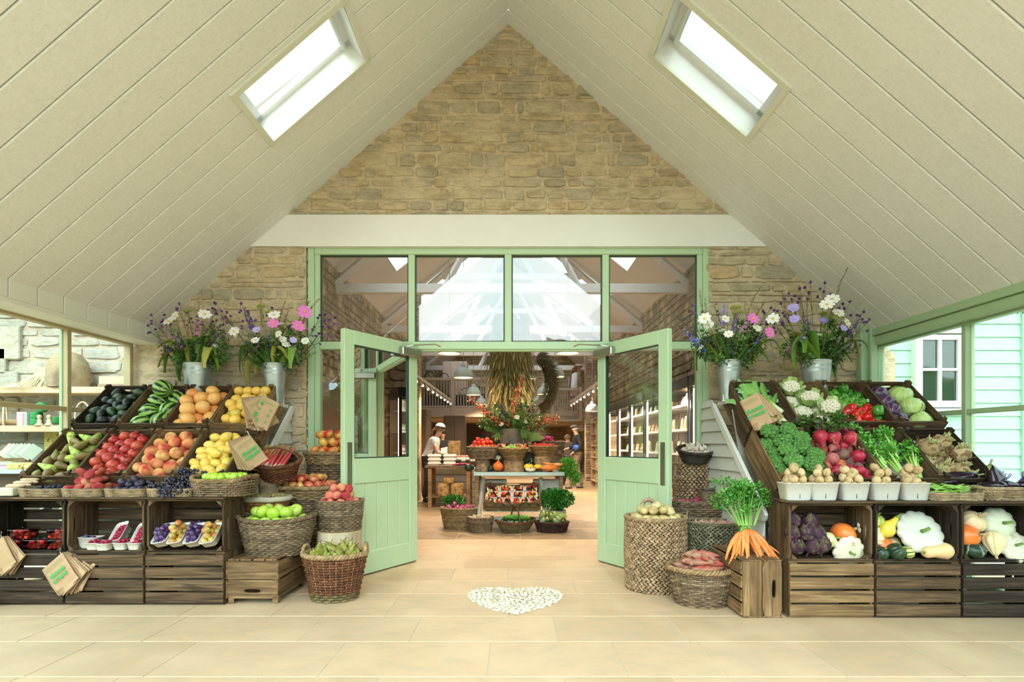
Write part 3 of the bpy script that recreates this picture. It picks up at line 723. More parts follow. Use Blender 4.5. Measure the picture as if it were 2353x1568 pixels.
# ---- stands: weatherboarded end panels, sloped rails, shelf behind the top row
def stand(name, xi, xo, Y0, label):
 """xi: the end seen from the door; Y0 shifts the profile"""
 s = empty(name, (xi, 4.6 + Y0, 0)); d = 1 if xo > xi else -1
 prof = lambda z: max(4.36, 4.36 + (z - .70) / math.tan(R(41.3)) + .02) + Y0
 z = .02; k = 0
 while z < 1.6:
  h = .118; z1 = min(z + h, 1.62); m = MB(); a0, a1 = prof(z), prof(z1)
  m.add([(0, a0, z), (0, 5.34, z), (0, 5.34, z1), (0, a1, z1), (-d * .026, a0, z), (-d * .026, 5.34, z), (-d * .004, 5.34, z1), (-d * .004, a1, z1)],
              [(0, 1, 2, 3), (4, 7, 6, 5), (0, 4, 5, 1), (3, 2, 6, 7), (0, 3, 7, 4)])
  m.xf(T_((0, -4.6 - Y0, 0))); m.obj('weatherboard', OFFW, s); z += h
 t = R(41.3)
 for x in (0, xo - xi):
  m = MB(); p0 = Vector((x, 4.30, .66)); p1 = Vector((x, 4.30 + .92 / math.tan(t), 1.58)); w = Vector((0, math.sin(t), -math.cos(t))) * .06; th = Vector((-d * .03, 0, 0))
  m.prism([p0, p1, p1 + w, p0 + w], th); m.xf(T_((0, -4.6, 0))); m.obj('sloped_rail', WHITE, s)
 m = MB(); m.box(((xo - xi) / 2, 5.13 + Y0 - 4.6 - Y0, 1.575), (abs(xo - xi), .34, .03), bev=.004); m.obj('top_shelf', WHITE, s)
 m = MB(); m.box((-d * .0, 5.13 - 4.6, 1.64), (.05, .05, .12), bev=.004); m.obj('finial_post', WHITE, s)
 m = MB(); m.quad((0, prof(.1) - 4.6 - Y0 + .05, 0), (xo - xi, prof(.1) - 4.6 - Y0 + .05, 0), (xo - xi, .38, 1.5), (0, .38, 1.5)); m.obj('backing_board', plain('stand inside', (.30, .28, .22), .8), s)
 return tag(s, label, 'display stand')
stand('display_stand', -2.235, -3.84, 0.0, 'sloping white boarded stand carrying the tilted crates of fruit')
stand('display_stand', 1.925, 3.52, -.33, 'sloping white weatherboarded stand carrying the tilted crates of vegetables')
# ================================================================ BASKETS
def wk(name, cols, dark=None):
 if name in _mc: return _mc[name]
 m, t, b = newmat(name); b.inputs['Roughness'].default_value = .55; b.inputs['Specular IOR Level'].default_value = .35
 c = ramp(t, [(i / (len(cols) - 1), q) for i, q in enumerate(cols)], islrand(t)).outputs[0]
 g = noise(t, coord(t), 22, 4, .6); c = mixc(t, ramp(t, [(.35, (.75, .75, .75)), (.6, (0, 0, 0))], g).outputs[0], c, tuple(q * .45 for q in cols[0]))
 t.links.new(c, b.inputs['Base Color']); bump(t, b, noise(t, coord(t), 160, 2), .2, .002); _mc[name] = m; return m
WK = {
 'grey': wk('grey willow', [(.17, .11, .062), (.25, .175, .10), (.34, .25, .15)]),
 'buff': wk('buff willow', [(.30, .19, .085), (.40, .26, .12), (.50, .35, .19)]),
 'pale': wk('pale split cane', [(.34, .24, .13), (.44, .32, .18), (.54, .41, .25)]),
 'dark': wk('dark willow', [(.035, .015, .012), (.07, .028, .018), (.12, .05, .03)]),
 'red': wk('red brown willow', [(.11, .035, .015), (.17, .06, .025), (.24, .09, .035)]),
 'orange': wk('steamed willow', [(.28, .11, .035), (.38, .16, .05), (.45, .21, .08)]),
 'rope': wk('sea grass rope', [(.30, .19, .10), (.42, .28, .15), (.52, .36, .21)]),
 'sea': wk('green grey sea grass', [(.17, .15, .08), (.28, .25, .15), (.40, .36, .24)]),
 'black': wk('blackened coil', [(.03, .022, .015), (.06, .04, .028), (.10, .07, .045)]),
 'moss': wk('green willow', [(.14, .11, .04), (.20, .16, .07), (.27, .20, .10)]),
 'gold': wk('golden coil', [(.24, .14, .05), (.34, .21, .08), (.42, .27, .12)]),
}
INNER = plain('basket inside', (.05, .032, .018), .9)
def sup(th, rx, ry, n):
 c, s = math.cos(th), math.sin(th); e = 2.0 / n
 return math.copysign(abs(c) ** e, c) * rx, math.copysign(abs(s) ** e, s) * ry
def basket(loc, rx, ry, h, label, base=.8, rows=None, col='grey', rimcol=None, style='weave', n=2.0, rim=.012, sp=.028, rot=0, tilt=0, handles=None, rr=None, basecol=None, bulge=0, dip=0.0, group=None, linen=False, name='wicker_basket', lowcol=None):
 s = empty(name, loc, (tilt, 0, rot)); mat = WK[col]; rm = WK[rimcol or col]
 per = math.pi * (rx + ry) * (1.12 if n > 3 else 1); rows = rows or max(4, int(h / .0145)); dz = h / rows; N_ = max(16, 2 * (int(per / sp) // 2))
 def prof(f): return base + (1 - base) * f + bulge * math.sin(math.pi * f)
 def lift(th): return dip * abs(math.cos(th)) ** 3
 if style == 'weave':
  m = MB(); m2 = MB()
  for k in range(rows):
   f = (k + .5) / rows; sc = prof(f); am = dz * .5; K = N_ * 2; path = []
   for i in range(K):
    th = 2 * math.pi * i / K; x, y = sup(th, rx * sc, ry * sc, n); ph = math.cos(math.pi * (i / 2.0 + k)) * am
    L_ = math.hypot(x, y); j = 1 + (ph + random.uniform(-.0012, .0012)) / L_
    path.append((x * j, y * j, h * f * (1 + lift(th) / h * f) + random.uniform(-.0012, .0012)))
   (m2 if lowcol and k < rows * .16 else m).tube(path, dz * .52, 5, closed=True)
  m.obj('weave', mat, s, True)
  if lowcol: m2.obj('foot_band', WK[lowcol], s, True)
  m = MB()
  for i in range(N_):
   th = 2 * math.pi * i / N_; pts = []
   for f in (0, .35, .7, 1.0):
    x, y = sup(th, rx * prof(f), ry * prof(f), n); pts.append((x, y, h * f * (1 + lift(th) / h * f)))
   m.tube(pts, .0042, 5)
  m.obj('stakes', rm, s, True)['kind'] = 'stuff'
 elif style == 'plait':
  m = MB(); unit = MB(); unit.ball((0, 0, 0), 1, 6, 4); U = unit.v[0]; Uf = unit.f; bl = .036
  for k in range(rows):
   f = (k + .5) / rows; sc = prof(f); nb = int(per * sc / bl); sg = 1 if k % 2 else -1
   for i in range(nb):
    th = 2 * math.pi * (i + .5 * (k % 2)) / nb + random.uniform(-.01, .01); x, y = sup(th, rx * sc, ry * sc, n); t2 = th + math.pi / 2
    rm_ = np.array(Euler((0, sg * .55 + random.uniform(-.08, .08), 0)).to_matrix()); rz = np.array(Matrix.Rotation(t2, 3, 'Z'))
    v = (U * np.array([bl * .74, dz * .5, dz * .50])) @ rm_.T @ rz.T + np.array([x, y, h * f]); m.add(v, Uf)
  m.obj('weave', mat, s, True)
 else:                                                   # coil
  m = MB()
  for k in range(rows):
   f = (k + .5) / rows; sc = prof(f); K = int(per / .012); path = []; ra = []
   for i in range(K):
    th = 2 * math.pi * i / K; x, y = sup(th, rx * sc, ry * sc, n); path.append((x, y, h * f)); ra.append(dz * (.56 if i % 2 else .46))
   m.tube(path, ra, 6, closed=True)
  m.obj('coil', mat, s, True)
 # inside wall and bottom
 m = MB(); K = 32; vs = []
 for q, f in enumerate((.0, .45, .97)):
  for i in range(K):
   th = 2 * math.pi * i / K; x, y = sup(th, (rx * prof(f) - .008), (ry * prof(f) - .008), n); vs.append((x, y, .004 + h * f * (1 + lift(th) / h * f)))
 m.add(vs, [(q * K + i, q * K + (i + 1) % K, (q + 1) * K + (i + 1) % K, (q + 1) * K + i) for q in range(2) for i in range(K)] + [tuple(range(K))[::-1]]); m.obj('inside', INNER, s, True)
 # rim
 K = max(48, int(per / .012)); m = MB()
 if linen:
  m.tube([(*sup(2 * math.pi * i / 40, rx * 1.03, ry * 1.03, n), h + random.uniform(-.003, .003)) for i in range(40)], .024, 8, closed=True); m.obj('linen_edging', plain('linen', (.50, .44, .33), .85, bmp=.4), s, True)
 elif rim:
  tw = max(6, int(per / .075))
  for q in range(3):
   path = []
   for i in range(K):
    th = 2 * math.pi * i / K; a = th * tw + q * 2.094; x, y = sup(th, rx * prof(1), ry * prof(1), n); L_ = math.hypot(x, y); j = 1 + math.cos(a) * rim * .8 / L_
    path.append((x * j, y * j, h * (1 + lift(th) / h) + rim * .4 + math.sin(a) * rim * .8))
   m.tube(path, rim * .75, 5, closed=True)
  m.obj('rim', rm, s, True)
 if handles:
  for (a, wd, hh, hr) in handles:                     # loop standing on the rim at angle a
   m = MB(); x, y = sup(a, rx, ry, n); L_ = math.hypot(x, y); ux, uy = x / L_, y / L_; tx, ty = -uy, ux
   for q in range(2):
    path = []
    for i in range(17):
     b_ = math.pi * i / 16; ww = math.cos(b_) * wd; zz = h + math.sin(b_) * hh - .01; o_ = math.cos(b_ * 9 + q * math.pi) * hr * .7
     path.append((x + tx * ww + ux * o_, y + ty * ww + uy * o_, zz + math.sin(b_ * 9 + q * math.pi) * hr * .5))
    m.tube(path, hr, 6)
   m.obj('handle', rm, s, True)
 return tag(s, label, 'basket', group)
def hoop(s, rx, h, hh, hr=.009, col='red', rot=0):
 """one tall hoop handle right over a basket"""
 m = MB(); m.tube([(math.cos(a) * rx * math.cos(rot), math.cos(a) * rx * math.sin(rot), h + math.sin(a) * hh) for a in np.linspace(0, math.pi, 18)], hr, 7); m.obj('handle', WK[col], s, True)
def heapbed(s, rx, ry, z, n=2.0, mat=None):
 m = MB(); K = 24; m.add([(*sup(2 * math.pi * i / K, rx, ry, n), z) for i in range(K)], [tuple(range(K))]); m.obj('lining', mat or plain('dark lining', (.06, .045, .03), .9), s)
def bfill(s, kd, n, r, rx, ry, z, label, cat, group, mound=.9, seed=1, lay=False, rnd2=True, corners=None, mat=None, nn=2.0, **k):
 heapbed(s, rx, ry, z, nn, mat); bpy.context.view_layer.update()
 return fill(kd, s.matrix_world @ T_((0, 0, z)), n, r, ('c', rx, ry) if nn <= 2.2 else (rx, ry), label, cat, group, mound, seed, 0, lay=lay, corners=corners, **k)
def log(loc, r, h, label, bark=True, name='log_stump'):
 s = empty(name, loc); m = MB(); seg = 24; o = random.uniform(0, 50)
 mod = lambda th, r_, z: np.array([1 + .05 * mnoise.noise(Vector((math.cos(a) * 1.5 + o, math.sin(a) * 1.5, z * 3))) for a in th])
 m.lathe([(r * 1.03, 0), (r, h * .3), (r * .99, h * .6), (r, h - .005)], seg, mod=mod)
 m.obj('bark' if bark else 'stripped_side', plain('bark', (.27, .19, .11), .9, vary=.5, nscale=18, bmp=1.0, bscale=40) if bark else wood('peeled wood', (.50, .38, .22), (.66, .54, .36), (.74, .62, .44), 2, 1, isl=0, bmp=.1), s, True)
 m = MB(); m.lathe([(r, h - .005), (r * .97, h), (r * .5, h + .001), (0, h + .001)], seg, mod=mod); m.obj('cut_face', plain('cut end wood', (.50, .37, .21), .8, vary=.2, nscale=20), s)
 return tag(s, label, 'log')
# ================================================================ KINDS OF PRODUCE
def lth(prof, seg=16, jit=.0, js=8, seed=0, mod=None, squash=None):
 m = MB(); m.lathe(prof, seg, mod=mod)
 if squash: m.xf(Matrix.Diagonal((*squash, 1)))
 if jit: m.jitter(jit, js, seed)
 return m
def sphp(r, h=1.0, n=9, dt=.0, db=.0):
 """sphere profile, dimpled dt at the top, db at the bottom"""
 out = []
 for i in range(n + 1):
  a = math.pi * i / n; rr = math.sin(a); z = -math.cos(a) * h
  z += db * math.exp(-(rr / .35) ** 2) * (1 if a < math.pi / 2 else 0); z -= dt * math.exp(-(rr / .35) ** 2) * (1 if a > math.pi / 2 else 0)
  out.append((max(rr, 0) * r, z * r))
 out[0] = (0, out[0][1]); out[-1] = (0, out[-1][1]); return out
def stem(r, h, z0, mat, bend=.3, seg=5):
 m = MB(); m.tube([(0, 0, z0), (h * bend * .3, 0, z0 + h * .5), (h * bend, 0, z0 + h)], [r * 1.1, r * .8, r * 1.2], seg); return m.mesh('stem', mat)
BRN = plain('brown stalk', (.10, .06, .03), .8); GST = plain('green stalk', (.16, .28, .05), .6)
LEAFG = rnd('mid green leaf', [(.06, .20, .02), (.09, .28, .03), (.05, .16, .02)], .45, isl=True)
avo = rnd('avocado skin', [(.006, .010, .006), (.012, .022, .008), (.010, .012, .010), (.02, .05, .012), (.012, .010, .012)], .28, bmp=.8, bmpscale=120)
kind('avocado', [[('avocado', lth([(0, -.058), (.022, -.053), (.036, -.035), (.041, -.012), (.038, .012), (.029, .035), (.018, .052), (.008, .060), (0, .061)], 16, .003, 14, s).mesh('avocado', avo)), ('stem', stem(.004, .006, .058, BRN))] for s in range(3)])
# striped melon skin
m_, t, b = newmat('striped melon skin'); b.inputs['Roughness'].default_value = .22
tcn = t.nodes.new('ShaderNodeTexCoord').outputs['Object']; sp_ = t.nodes.new('ShaderNodeSeparateXYZ'); t.links.new(tcn, sp_.inputs[0])
an = mth(t, 'ARCTAN2', sp_.outputs[1], sp_.outputs[0]); wv = mth(t, 'MULTIPLY', mth(t, 'SUBTRACT', noise(t, coord(t), 22, 4, .7), .5), 2.6)
sn = mth(t, 'SINE', mth(t, 'ADD', mth(t, 'MULTIPLY', an, 9), wv)); t.links.new(ramp(t, [(.35, (.30, .50, .10)), (.52, (.14, .30, .05)), (.62, (.008, .035, .01))], mth(t, 'MULTIPLY_ADD', sn, .5, .5)).outputs[0], b.inputs['Base Color'])
kind('watermelon', [[('watermelon', lth(sphp(.088, 1.08, 12), 24, .002, 5, s).mesh('watermelon', m_)), ('stem', stem(.004, .02, .092, GST))] for s in range(2)])
gf = rnd('grapefruit peel', [(.86, .36, .09), (.88, .42, .11), (.84, .30, .08), (.90, .47, .13)], .38, blush=(.88, .50, .17), bmp=.35, bmpscale=170)
kind('grapefruit', [[('grapefruit', lth(sphp(.064, .93, 12, .03, .06), 22, .0015, 8, s).mesh('grapefruit', gf)), ('stem_scar', stem(.004, .003, .054, GST))] for s in range(2)])
og = rnd('orange peel', [(.88, .46, .07), (.90, .52, .08), (.90, .57, .10), (.60, .52, .06), (.88, .50, .08)], .4, blush=(.90, .60, .13), bmp=.35, bmpscale=190)
kind('orange', [[('orange', lth(sphp(.047, .95, 11, .03, .05), 18, .001, 10, s).mesh('orange', og)), ('stem_scar', stem(.003, .003, .041, GST))] for s in range(2)])
PEARP = [(0, -.050), (.014, -.052), (.030, -.044), (.038, -.024), (.037, -.004), (.029, .020), (.020, .040), (.014, .056), (.009, .066), (0, .068)]
prs = rnd('russet pear skin', [(.19, .12, .035), (.16, .11, .03), (.22, .17, .035), (.18, .19, .03), (.24, .28, .045)], .5, spot=(.20, .12, .04), spotscale=16, spotlim=.54, bmp=.1)
prg = rnd('green pear skin', [(.36, .50, .07), (.44, .56, .09)], .45, spot=(.24, .26, .05), spotscale=30, spotlim=.58)
kind('pear', [[('pear', lth([(a * .95, b_ * 1.25) for a, b_ in PEARP], 16, .004, 9, s).mesh('pear', prs if s < 3 else prg)), ('stem', stem(.0025, .028, .083, BRN, .5))] for s in range(4)])
kind('round_pear', [[('pear', lth(PEARP, 16, .003, 9, s + 5).mesh('pear', rnd('olive pear skin', [(.26, .26, .04), (.32, .34, .05), (.22, .24, .04), (.36, .40, .07)], .45, spot=(.18, .15, .04), spotscale=24, spotlim=.56))), ('stem', stem(.0025, .025, .066, BRN, .5))] for s in range(3)])
pom = rnd('pomegranate skin', [(.38, .014, .018), (.46, .025, .022), (.34, .008, .025), (.50, .05, .03), (.28, .008, .025)], .34, blush=(.52, .08, .04), bmp=.15, bmpscale=30)
def pomg(s):
 m = lth(sphp(.047, .9, 10), 14, .003, 16, s, mod=lambda th, r, z: 1 + .03 * np.cos(5 * th)); k = MB(); k.lathe([(.012, .038), (.0125, .048), (.017, .058), (.012, .052), (.0, .045)], 12, mod=lambda th, r, z: 1 + .22 * np.cos(6 * th))
 return [('pomegranate', m.mesh('pomegranate', pom)), ('crown', k.mesh('crown', plain('pomegranate crown', (.32, .05, .03), .7)))]
kind('pomegranate', [pomg(s) for s in range(3)])
pch = rnd('peach skin', [(.80, .46, .17), (.82, .52, .20), (.76, .32, .13), (.80, .40, .14)], .7, blush=(.52, .05, .045), bscale=11, spec=.2)
def cleft(th, r, z): return 1 - .06 * np.exp(-((np.mod(th + math.pi, 2 * math.pi) - math.pi) / .25) ** 2)
kind('peach', [[('peach', lth(sphp(.052, .93, 11, .14, .04), 22, .0015, 8, s, mod=cleft).mesh('peach', pch)), ('stem', stem(.003, .006, .041, BRN))] for s in range(3)])
pch2 = rnd('rosy peach skin', [(.70, .22, .14), (.76, .32, .16), (.60, .10, .08), (.80, .42, .18)], .75, blush=(.34, .03, .05), bscale=14, spec=.2)
kind('small_peach', [[('peach', lth(sphp(.040, .93, 10, .14, .04), 18, .001, 8, s, mod=cleft).mesh('peach', pch2))] for s in range(2)])
kind('flat_peach', [[('flat_peach', lth(sphp(.041, .56, 12, .42, .18), 20, .003, 16, s, mod=cleft).mesh('flat_peach', rnd('flat peach skin', [(.50, .14, .085), (.60, .24, .12), (.42, .09, .07), (.64, .30, .16)], .85, blush=(.34, .035, .045), bscale=14, spec=.2)))] for s in range(3)])
lm = rnd('lemon peel', [(.86, .62, .10), (.88, .66, .13), (.82, .56, .10), (.84, .66, .12)], .42, spot=(.70, .52, .16), spotscale=14, spotlim=.60, bmp=.4, bmpscale=110)
kind('lemon', [[('lemon', lth([(0, -.060), (.010, -.057), (.020, -.047), (.034, -.028), (.040, 0), (.036, .024), (.024, .043), (.010, .051), (0, .055)], 16, .003, 12, s).mesh('lemon', lm)), ('stem_scar', stem(.003, .004, .052, GST))] for s in range(3)])
def applek(name, mat, r=.042):
 kind(name, [[('apple', lth(sphp(r, .86, 12, .38, .16), 20, .0025, 14, s, mod=lambda th, rr, z: 1 + .02 * np.cos(5 * th)).mesh('apple', mat)), ('stem', stem(.0016, .022, r * .45, BRN, .4))] for s in range(3)])
applek('red_apple', rnd('red apple skin', [(.60, .03, .04), (.66, .10, .06), (.55, .02, .04), (.70, .30, .10)], .3, blush=(.74, .44, .14), bscale=14, spot=(.75, .35, .15), spotscale=60, spotlim=.64), .042)
applek('bicolour_apple', rnd('bicolour apple skin', [(.74, .50, .08), (.80, .40, .08), (.70, .30, .06)], .3, blush=(.66, .04, .03), bscale=10), .050)
applek('green_apple', rnd('green apple skin', [(.38, .62, .05), (.48, .70, .08), (.42, .66, .05), (.54, .60, .12)], .3, blush=(.50, .62, .12), bscale=8, spot=(.62, .76, .3), spotscale=80, spotlim=.66), .052)
kind('lime', [[('lime', lth([(0, -.034), (.012, -.031), (.025, -.018), (.029, 0), (.026, .014), (.012, .029), (0, .032)], 14, .001, 10, s).mesh('lime', rnd('lime peel', [(.34, .60, .03), (.44, .70, .05), (.50, .72, .08)], .3, bmp=.2)))] for s in range(2)])
drk = rnd('dark plum skin', [(.012, .008, .022), (.022, .012, .035), (.03, .008, .02)], .4, blush=(.07, .07, .11), bscale=30)
kind('dark_plum', [[('plum', lth(sphp(.032, .96, 10, .1), 16, .001, 8, s, mod=cleft).mesh('plum', drk))] for s in range(2)])
kind('purple_plum', [[('plum', lth(sphp(.020, 1.12, 8, .1), 12, .001, 8, s).mesh('plum', rnd('purple plum skin', [(.045, .010, .09), (.08, .015, .12), (.03, .01, .07)], .4, blush=(.14, .10, .20), bscale=40)))] for s in range(2)])
kind('greengage', [[('greengage', lth(sphp(.026, .95, 8, .1), 14, .001, 8, s).mesh('greengage', rnd('greengage skin', [(.58, .42, .08), (.62, .30, .07), (.50, .50, .10), (.60, .48, .12)], .45, blush=(.45, .13, .04), bscale=40)))] for s in range(2)])
kind('blackberry', [[('berry', lth(sphp(.012, 1.15, 5), 8).mesh('berry', rnd('blue black berry', [(.008, .010, .025), (.015, .018, .04)], .3)))]])
kind('raspberry', [[('raspberry', lth(sphp(.012, 1.1, 6), 10, .002, 200, s).mesh('raspberry', rnd('raspberry', [(.38, .01, .05), (.50, .02, .07), (.30, .01, .04)], .5, bmp=.6, bmpscale=300)))] for s in range(2)])
def strawb(s):
 m = lth([(0, -.024), (.010, -.018), (.018, -.004), (.020, .008), (.013, .018), (0, .020)], 12, .001, 30, s); k = MB()
 for i in range(5):
  a = i * 1.2566; k.add([(math.cos(a - .4) * .004, math.sin(a - .4) * .004, .021), (math.cos(a) * .017, math.sin(a) * .017, .022), (math.cos(a + .4) * .004, math.sin(a + .4) * .004, .021), (0, 0, .024)], [(0, 1, 2, 3)])
 return [('strawberry', m.mesh('strawberry', rnd('strawberry', [(.72, .03, .03), (.80, .07, .05), (.62, .02, .03)], .35, spot=(.85, .4, .15), spotscale=140, spotlim=.66))), ('hull', k.mesh('hull', LEAFG))]
kind('strawberry', [strawb(s) for s in range(2)])
# potatoes, roots
kind('potato', [[('potato', lth(sphp(.031, 1.15, 9), 14, .005, 14, s, squash=(1, .86, 1)).mesh('potato', rnd('potato skin', [(.56, .40, .20), (.62, .46, .25), (.50, .35, .17)], .7, spot=(.36, .24, .11), spotscale=26, spotlim=.6, bmp=.2)))] for s in range(3)])
kind('baking_potato', [[('potato', lth(sphp(.038, 1.3, 9), 16, .006, 10, s, squash=(1, .85, 1)).mesh('potato', rnd('yellow potato skin', [(.62, .50, .22), (.58, .45, .19), (.66, .55, .28)], .6, spot=(.42, .30, .12), spotscale=22, spotlim=.6, bmp=.2)))] for s in range(3)])
def sweetp(s):
 L = random.uniform(.065, .10); r = random.uniform(.021, .031); m = MB(); n = 14; pts = []; ra = []
 bd = random.uniform(-.2, .2)
 for i in range(n):
  f = i / (n - 1); pts.append((math.sin(f * math.pi) * bd * L * .5, 0, (f - .5) * 2 * L)); ra.append(max(.0015, r * math.sin(math.pi * f ** .85) ** .75 * (1 + .15 * math.sin(f * 9 + s))))
 m.tube(pts, ra, 12); m.jitter(.007, 16, s); return m
kind('sweet_potato', [[('sweet_potato', sweetp(s).mesh('sweet_potato', rnd('sweet potato skin', [(.38, .10, .075), (.46, .14, .10), (.30, .075, .06), (.42, .16, .095), (.50, .09, .07)], .6, spot=(.36, .20, .12), spotscale=16, spotlim=.56, bmp=.3, bmpscale=60)))] for s in range(6)])
def beet(s, mat, r=.042):
 m = lth([(0, -r * 2.6), (.0015, -r * 2.2), (.004, -r * 1.5), (r * .5, -r * .92), (r * .88, -r * .5), (r, 0), (r * .85, r * .55), (r * .4, r * .85), (0, r * .86)], 16, .004, 16, s)
 k = MB()
 for i in range(5): a = random.uniform(0, 6.3); k.tube([(math.cos(a) * .006, math.sin(a) * .006, r * .8), (math.cos(a) * .012, math.sin(a) * .012, r * 1.35)], .003, 5)
 return [('beetroot', m.mesh('beetroot', mat)), ('leaf_stalk', k.mesh('leaf_stalk', plain('beet stalk', (.32, .02, .08), .5)))]
bm = [rnd('red beetroot', [(.42, .02, .045), (.52, .03, .06)], .45, spot=(.55, .25, .15), spotscale=30, spotlim=.64), rnd('pink beetroot', [(.60, .16, .15), (.52, .12, .12)], .6, spot=(.34, .14, .1), spotscale=30, spotlim=.56), rnd('brown beetroot', [(.15, .07, .06), (.20, .10, .08), (.12, .05, .05)], .75, spot=(.28, .2, .14), spotscale=40, spotlim=.6), rnd('golden beetroot', [(.66, .17, .05), (.60, .14, .06)], .6, spot=(.36, .12, .06), spotscale=30, spotlim=.58)]
kind('beetroot', [beet(s, bm[s]) for s in range(4)])
def celeriac(s):
 m = lth(sphp(.066, .92, 12), 20, .014, 26, s); k = MB(); r_ = random.Random(s)
 for i in range(24):
  a = r_.uniform(0, 6.3); q = r_.uniform(0, .03); x, y = math.cos(a) * q, math.sin(a) * q; k.tube([(x, y, .05), (x * 1.5, y * 1.5, .075 + r_.uniform(0, .02))], [.005, .003], 5)
 j = MB()
 for i in range(26):
  a, e = r_.uniform(0, 6.3), r_.uniform(-1.3, .3); d = Vector((math.cos(a) * math.cos(e), math.sin(a) * math.cos(e), math.sin(e))); p = d * .066; p2 = d * .074 + Vector((r_.uniform(-.02, .02), r_.uniform(-.02, .02), r_.uniform(-.02, .02))); j.tube([p, (p + p2) / 2 + d * .006, p2], .0016, 4)
 return [('celeriac', m.mesh('celeriac', rnd('celeriac skin', [(.46, .34, .17), (.54, .42, .24), (.42, .29, .14)], .85, spot=(.26, .15, .07), spotscale=24, spotlim=.52, bmp=1, bmpscale=50))), ('crown_stubs', k.mesh('crown_stubs', rnd('celeriac stubs', [(.38, .44, .12), (.55, .52, .25)], .6, isl=True))), ('rootlets', j.mesh('rootlets', plain('rootlets', (.5, .38, .22), .8)))]
kind('celeriac', [celeriac(s) for s in range(3)])
def broccoli(s):
 r_ = random.Random(s); m = MB(); k = MB(); n = 34
 for i in range(n):
  f = (i + .5) / n; e = math.acos(1 - f * 1.05); a = i * 2.39996; R_ = .058 * (1 + r_.uniform(-.08, .1)); p = Vector((math.sin(e) * math.cos(a), math.sin(e) * math.sin(a), math.cos(e) * .78)) * R_
  q = MB(); q.ball(p, r_.uniform(.015, .021), 9, 7); q.jitter(.006, 120, i); m.join(q)
 q = MB(); q.ball((0, 0, 0), .05, 12, 8, sc=(1, 1, .7)); m.join(q); m.xf(T_((0, 0, .01)))
 k.tube([(0, 0, -.10), (0, 0, -.05), (0, 0, 0)], [.016, .018, .035], 8)
 return [('broccoli', m.mesh('broccoli', rnd('broccoli florets', [(.075, .21, .035), (.09, .25, .045), (.06, .18, .03)], .8, spot=(.16, .34, .08), spotscale=90, spotlim=.55, bmp=1.0, bmpscale=260))), ('stalk', k.mesh('stalk', plain('broccoli stalk', (.25, .42, .12), .6)))]
kind('broccoli', [broccoli(s) for s in range(4)])
def cauli(s):
 r_ = random.Random(s); m = MB(); n = 40
 for i in range(n):
  f = (i + .5) / n; e = math.acos(1 - f * 1.0); a = i * 2.39996; p = Vector((math.sin(e) * math.cos(a), math.sin(e) * math.sin(a), math.cos(e) * .72)) * .066
  q = MB(); q.ball(p, r_.uniform(.014, .019), 8, 6); q.jitter(.005, 110, i); m.join(q)
 q = MB(); q.ball((0, 0, 0), .062, 12, 8, sc=(1, 1, .65)); m.join(q)
 k = MB()
 for i in range(11):
  a = i * .571 + r_.uniform(-.2, .2); d = Vector((math.cos(a), math.sin(a), 0)); t_ = Vector((-d.y, d.x, 0)); L = r_.uniform(.09, .13)
  k.blade([d * .02 + Vector((0, 0, -.05)), d * .065 + Vector((0, 0, -.035)), d * .085 + Vector((0, 0, .0)), d * (.09 + r_.uniform(0, .03)) + Vector((0, 0, L * .35))], [.012, .026, .032, .018], t_)
 k.jitter(.012, 30, s)
 return [('cauliflower', m.mesh('cauliflower', rnd('cauliflower curd', [(.80, .74, .54), (.84, .79, .62)], .7, bmp=.6, bmpscale=220))), ('outer_leaves', k.mesh('outer_leaves', rnd('cauliflower leaf', [(.42, .60, .18), (.55, .70, .28), (.34, .52, .13)], .5, isl=True)))]
kind('cauliflower', [cauli(s) for s in range(3)])
def pepper(s, mat, L=1.0):
 m = lth([(0, -.034 * L), (.014, -.042 * L), (.030, -.040 * L), (.038, -.018 * L), (.042, .012 * L), (.036, .034 * L), (.020, .040 * L), (.009, .030 * L), (0, .029 * L)], 24, .004, 16, s, mod=lambda th, r, z: 1 + .11 * np.abs(np.cos(1.5 * th + s)) - .06)
 return [('pepper', m.mesh('pepper', mat)), ('stalk', stem(.005, .022, .029 * L, GST, .4, 6))]
gp_ = rnd('green pepper skin', [(.035, .17, .012), (.06, .26, .02), (.10, .34, .03)], .16); rp_ = rnd('red pepper skin', [(.62, .012, .012), (.70, .03, .015), (.50, .01, .015)], .16); op_ = rnd('orange pepper skin', [(.88, .30, .03), (.86, .34, .04)], .16)
kind('green_pepper', [pepper(s, gp_, 1.05) for s in range(3)]); kind('red_pepper', [pepper(s + 3, rp_) for s in range(3)]); kind('orange_pepper', [pepper(7, op_)])
def cabbage(s, mat, r=.085):
 m = lth(sphp(r, .92, 14), 26, .006, 9, s); k = MB(); r_ = random.Random(s)
 for i in range(5):
  a = i * 1.2566 + .3; vs = []; n = 7
  for u in range(n):
   for v in range(n):
    th = a + (v / (n - 1) - .5) * 1.9; e = -1.1 + u / (n - 1) * (2.2 + r_.uniform(-.2, .2)); q = r * 1.025 + .004 * math.sin(v * 2.1 + u) + .003 * i
    vs.append((math.cos(th) * math.cos(e) * q, math.sin(th) * math.cos(e) * q, math.sin(e) * q * .93))
  k.add(vs, [(u * n + v, u * n + v + 1, (u + 1) * n + v + 1, (u + 1) * n + v) for u in range(n - 1) for v in range(n - 1)])
 return [('cabbage', m.mesh('cabbage', mat)), ('outer_leaves', k.mesh('outer_leaves', mat))]
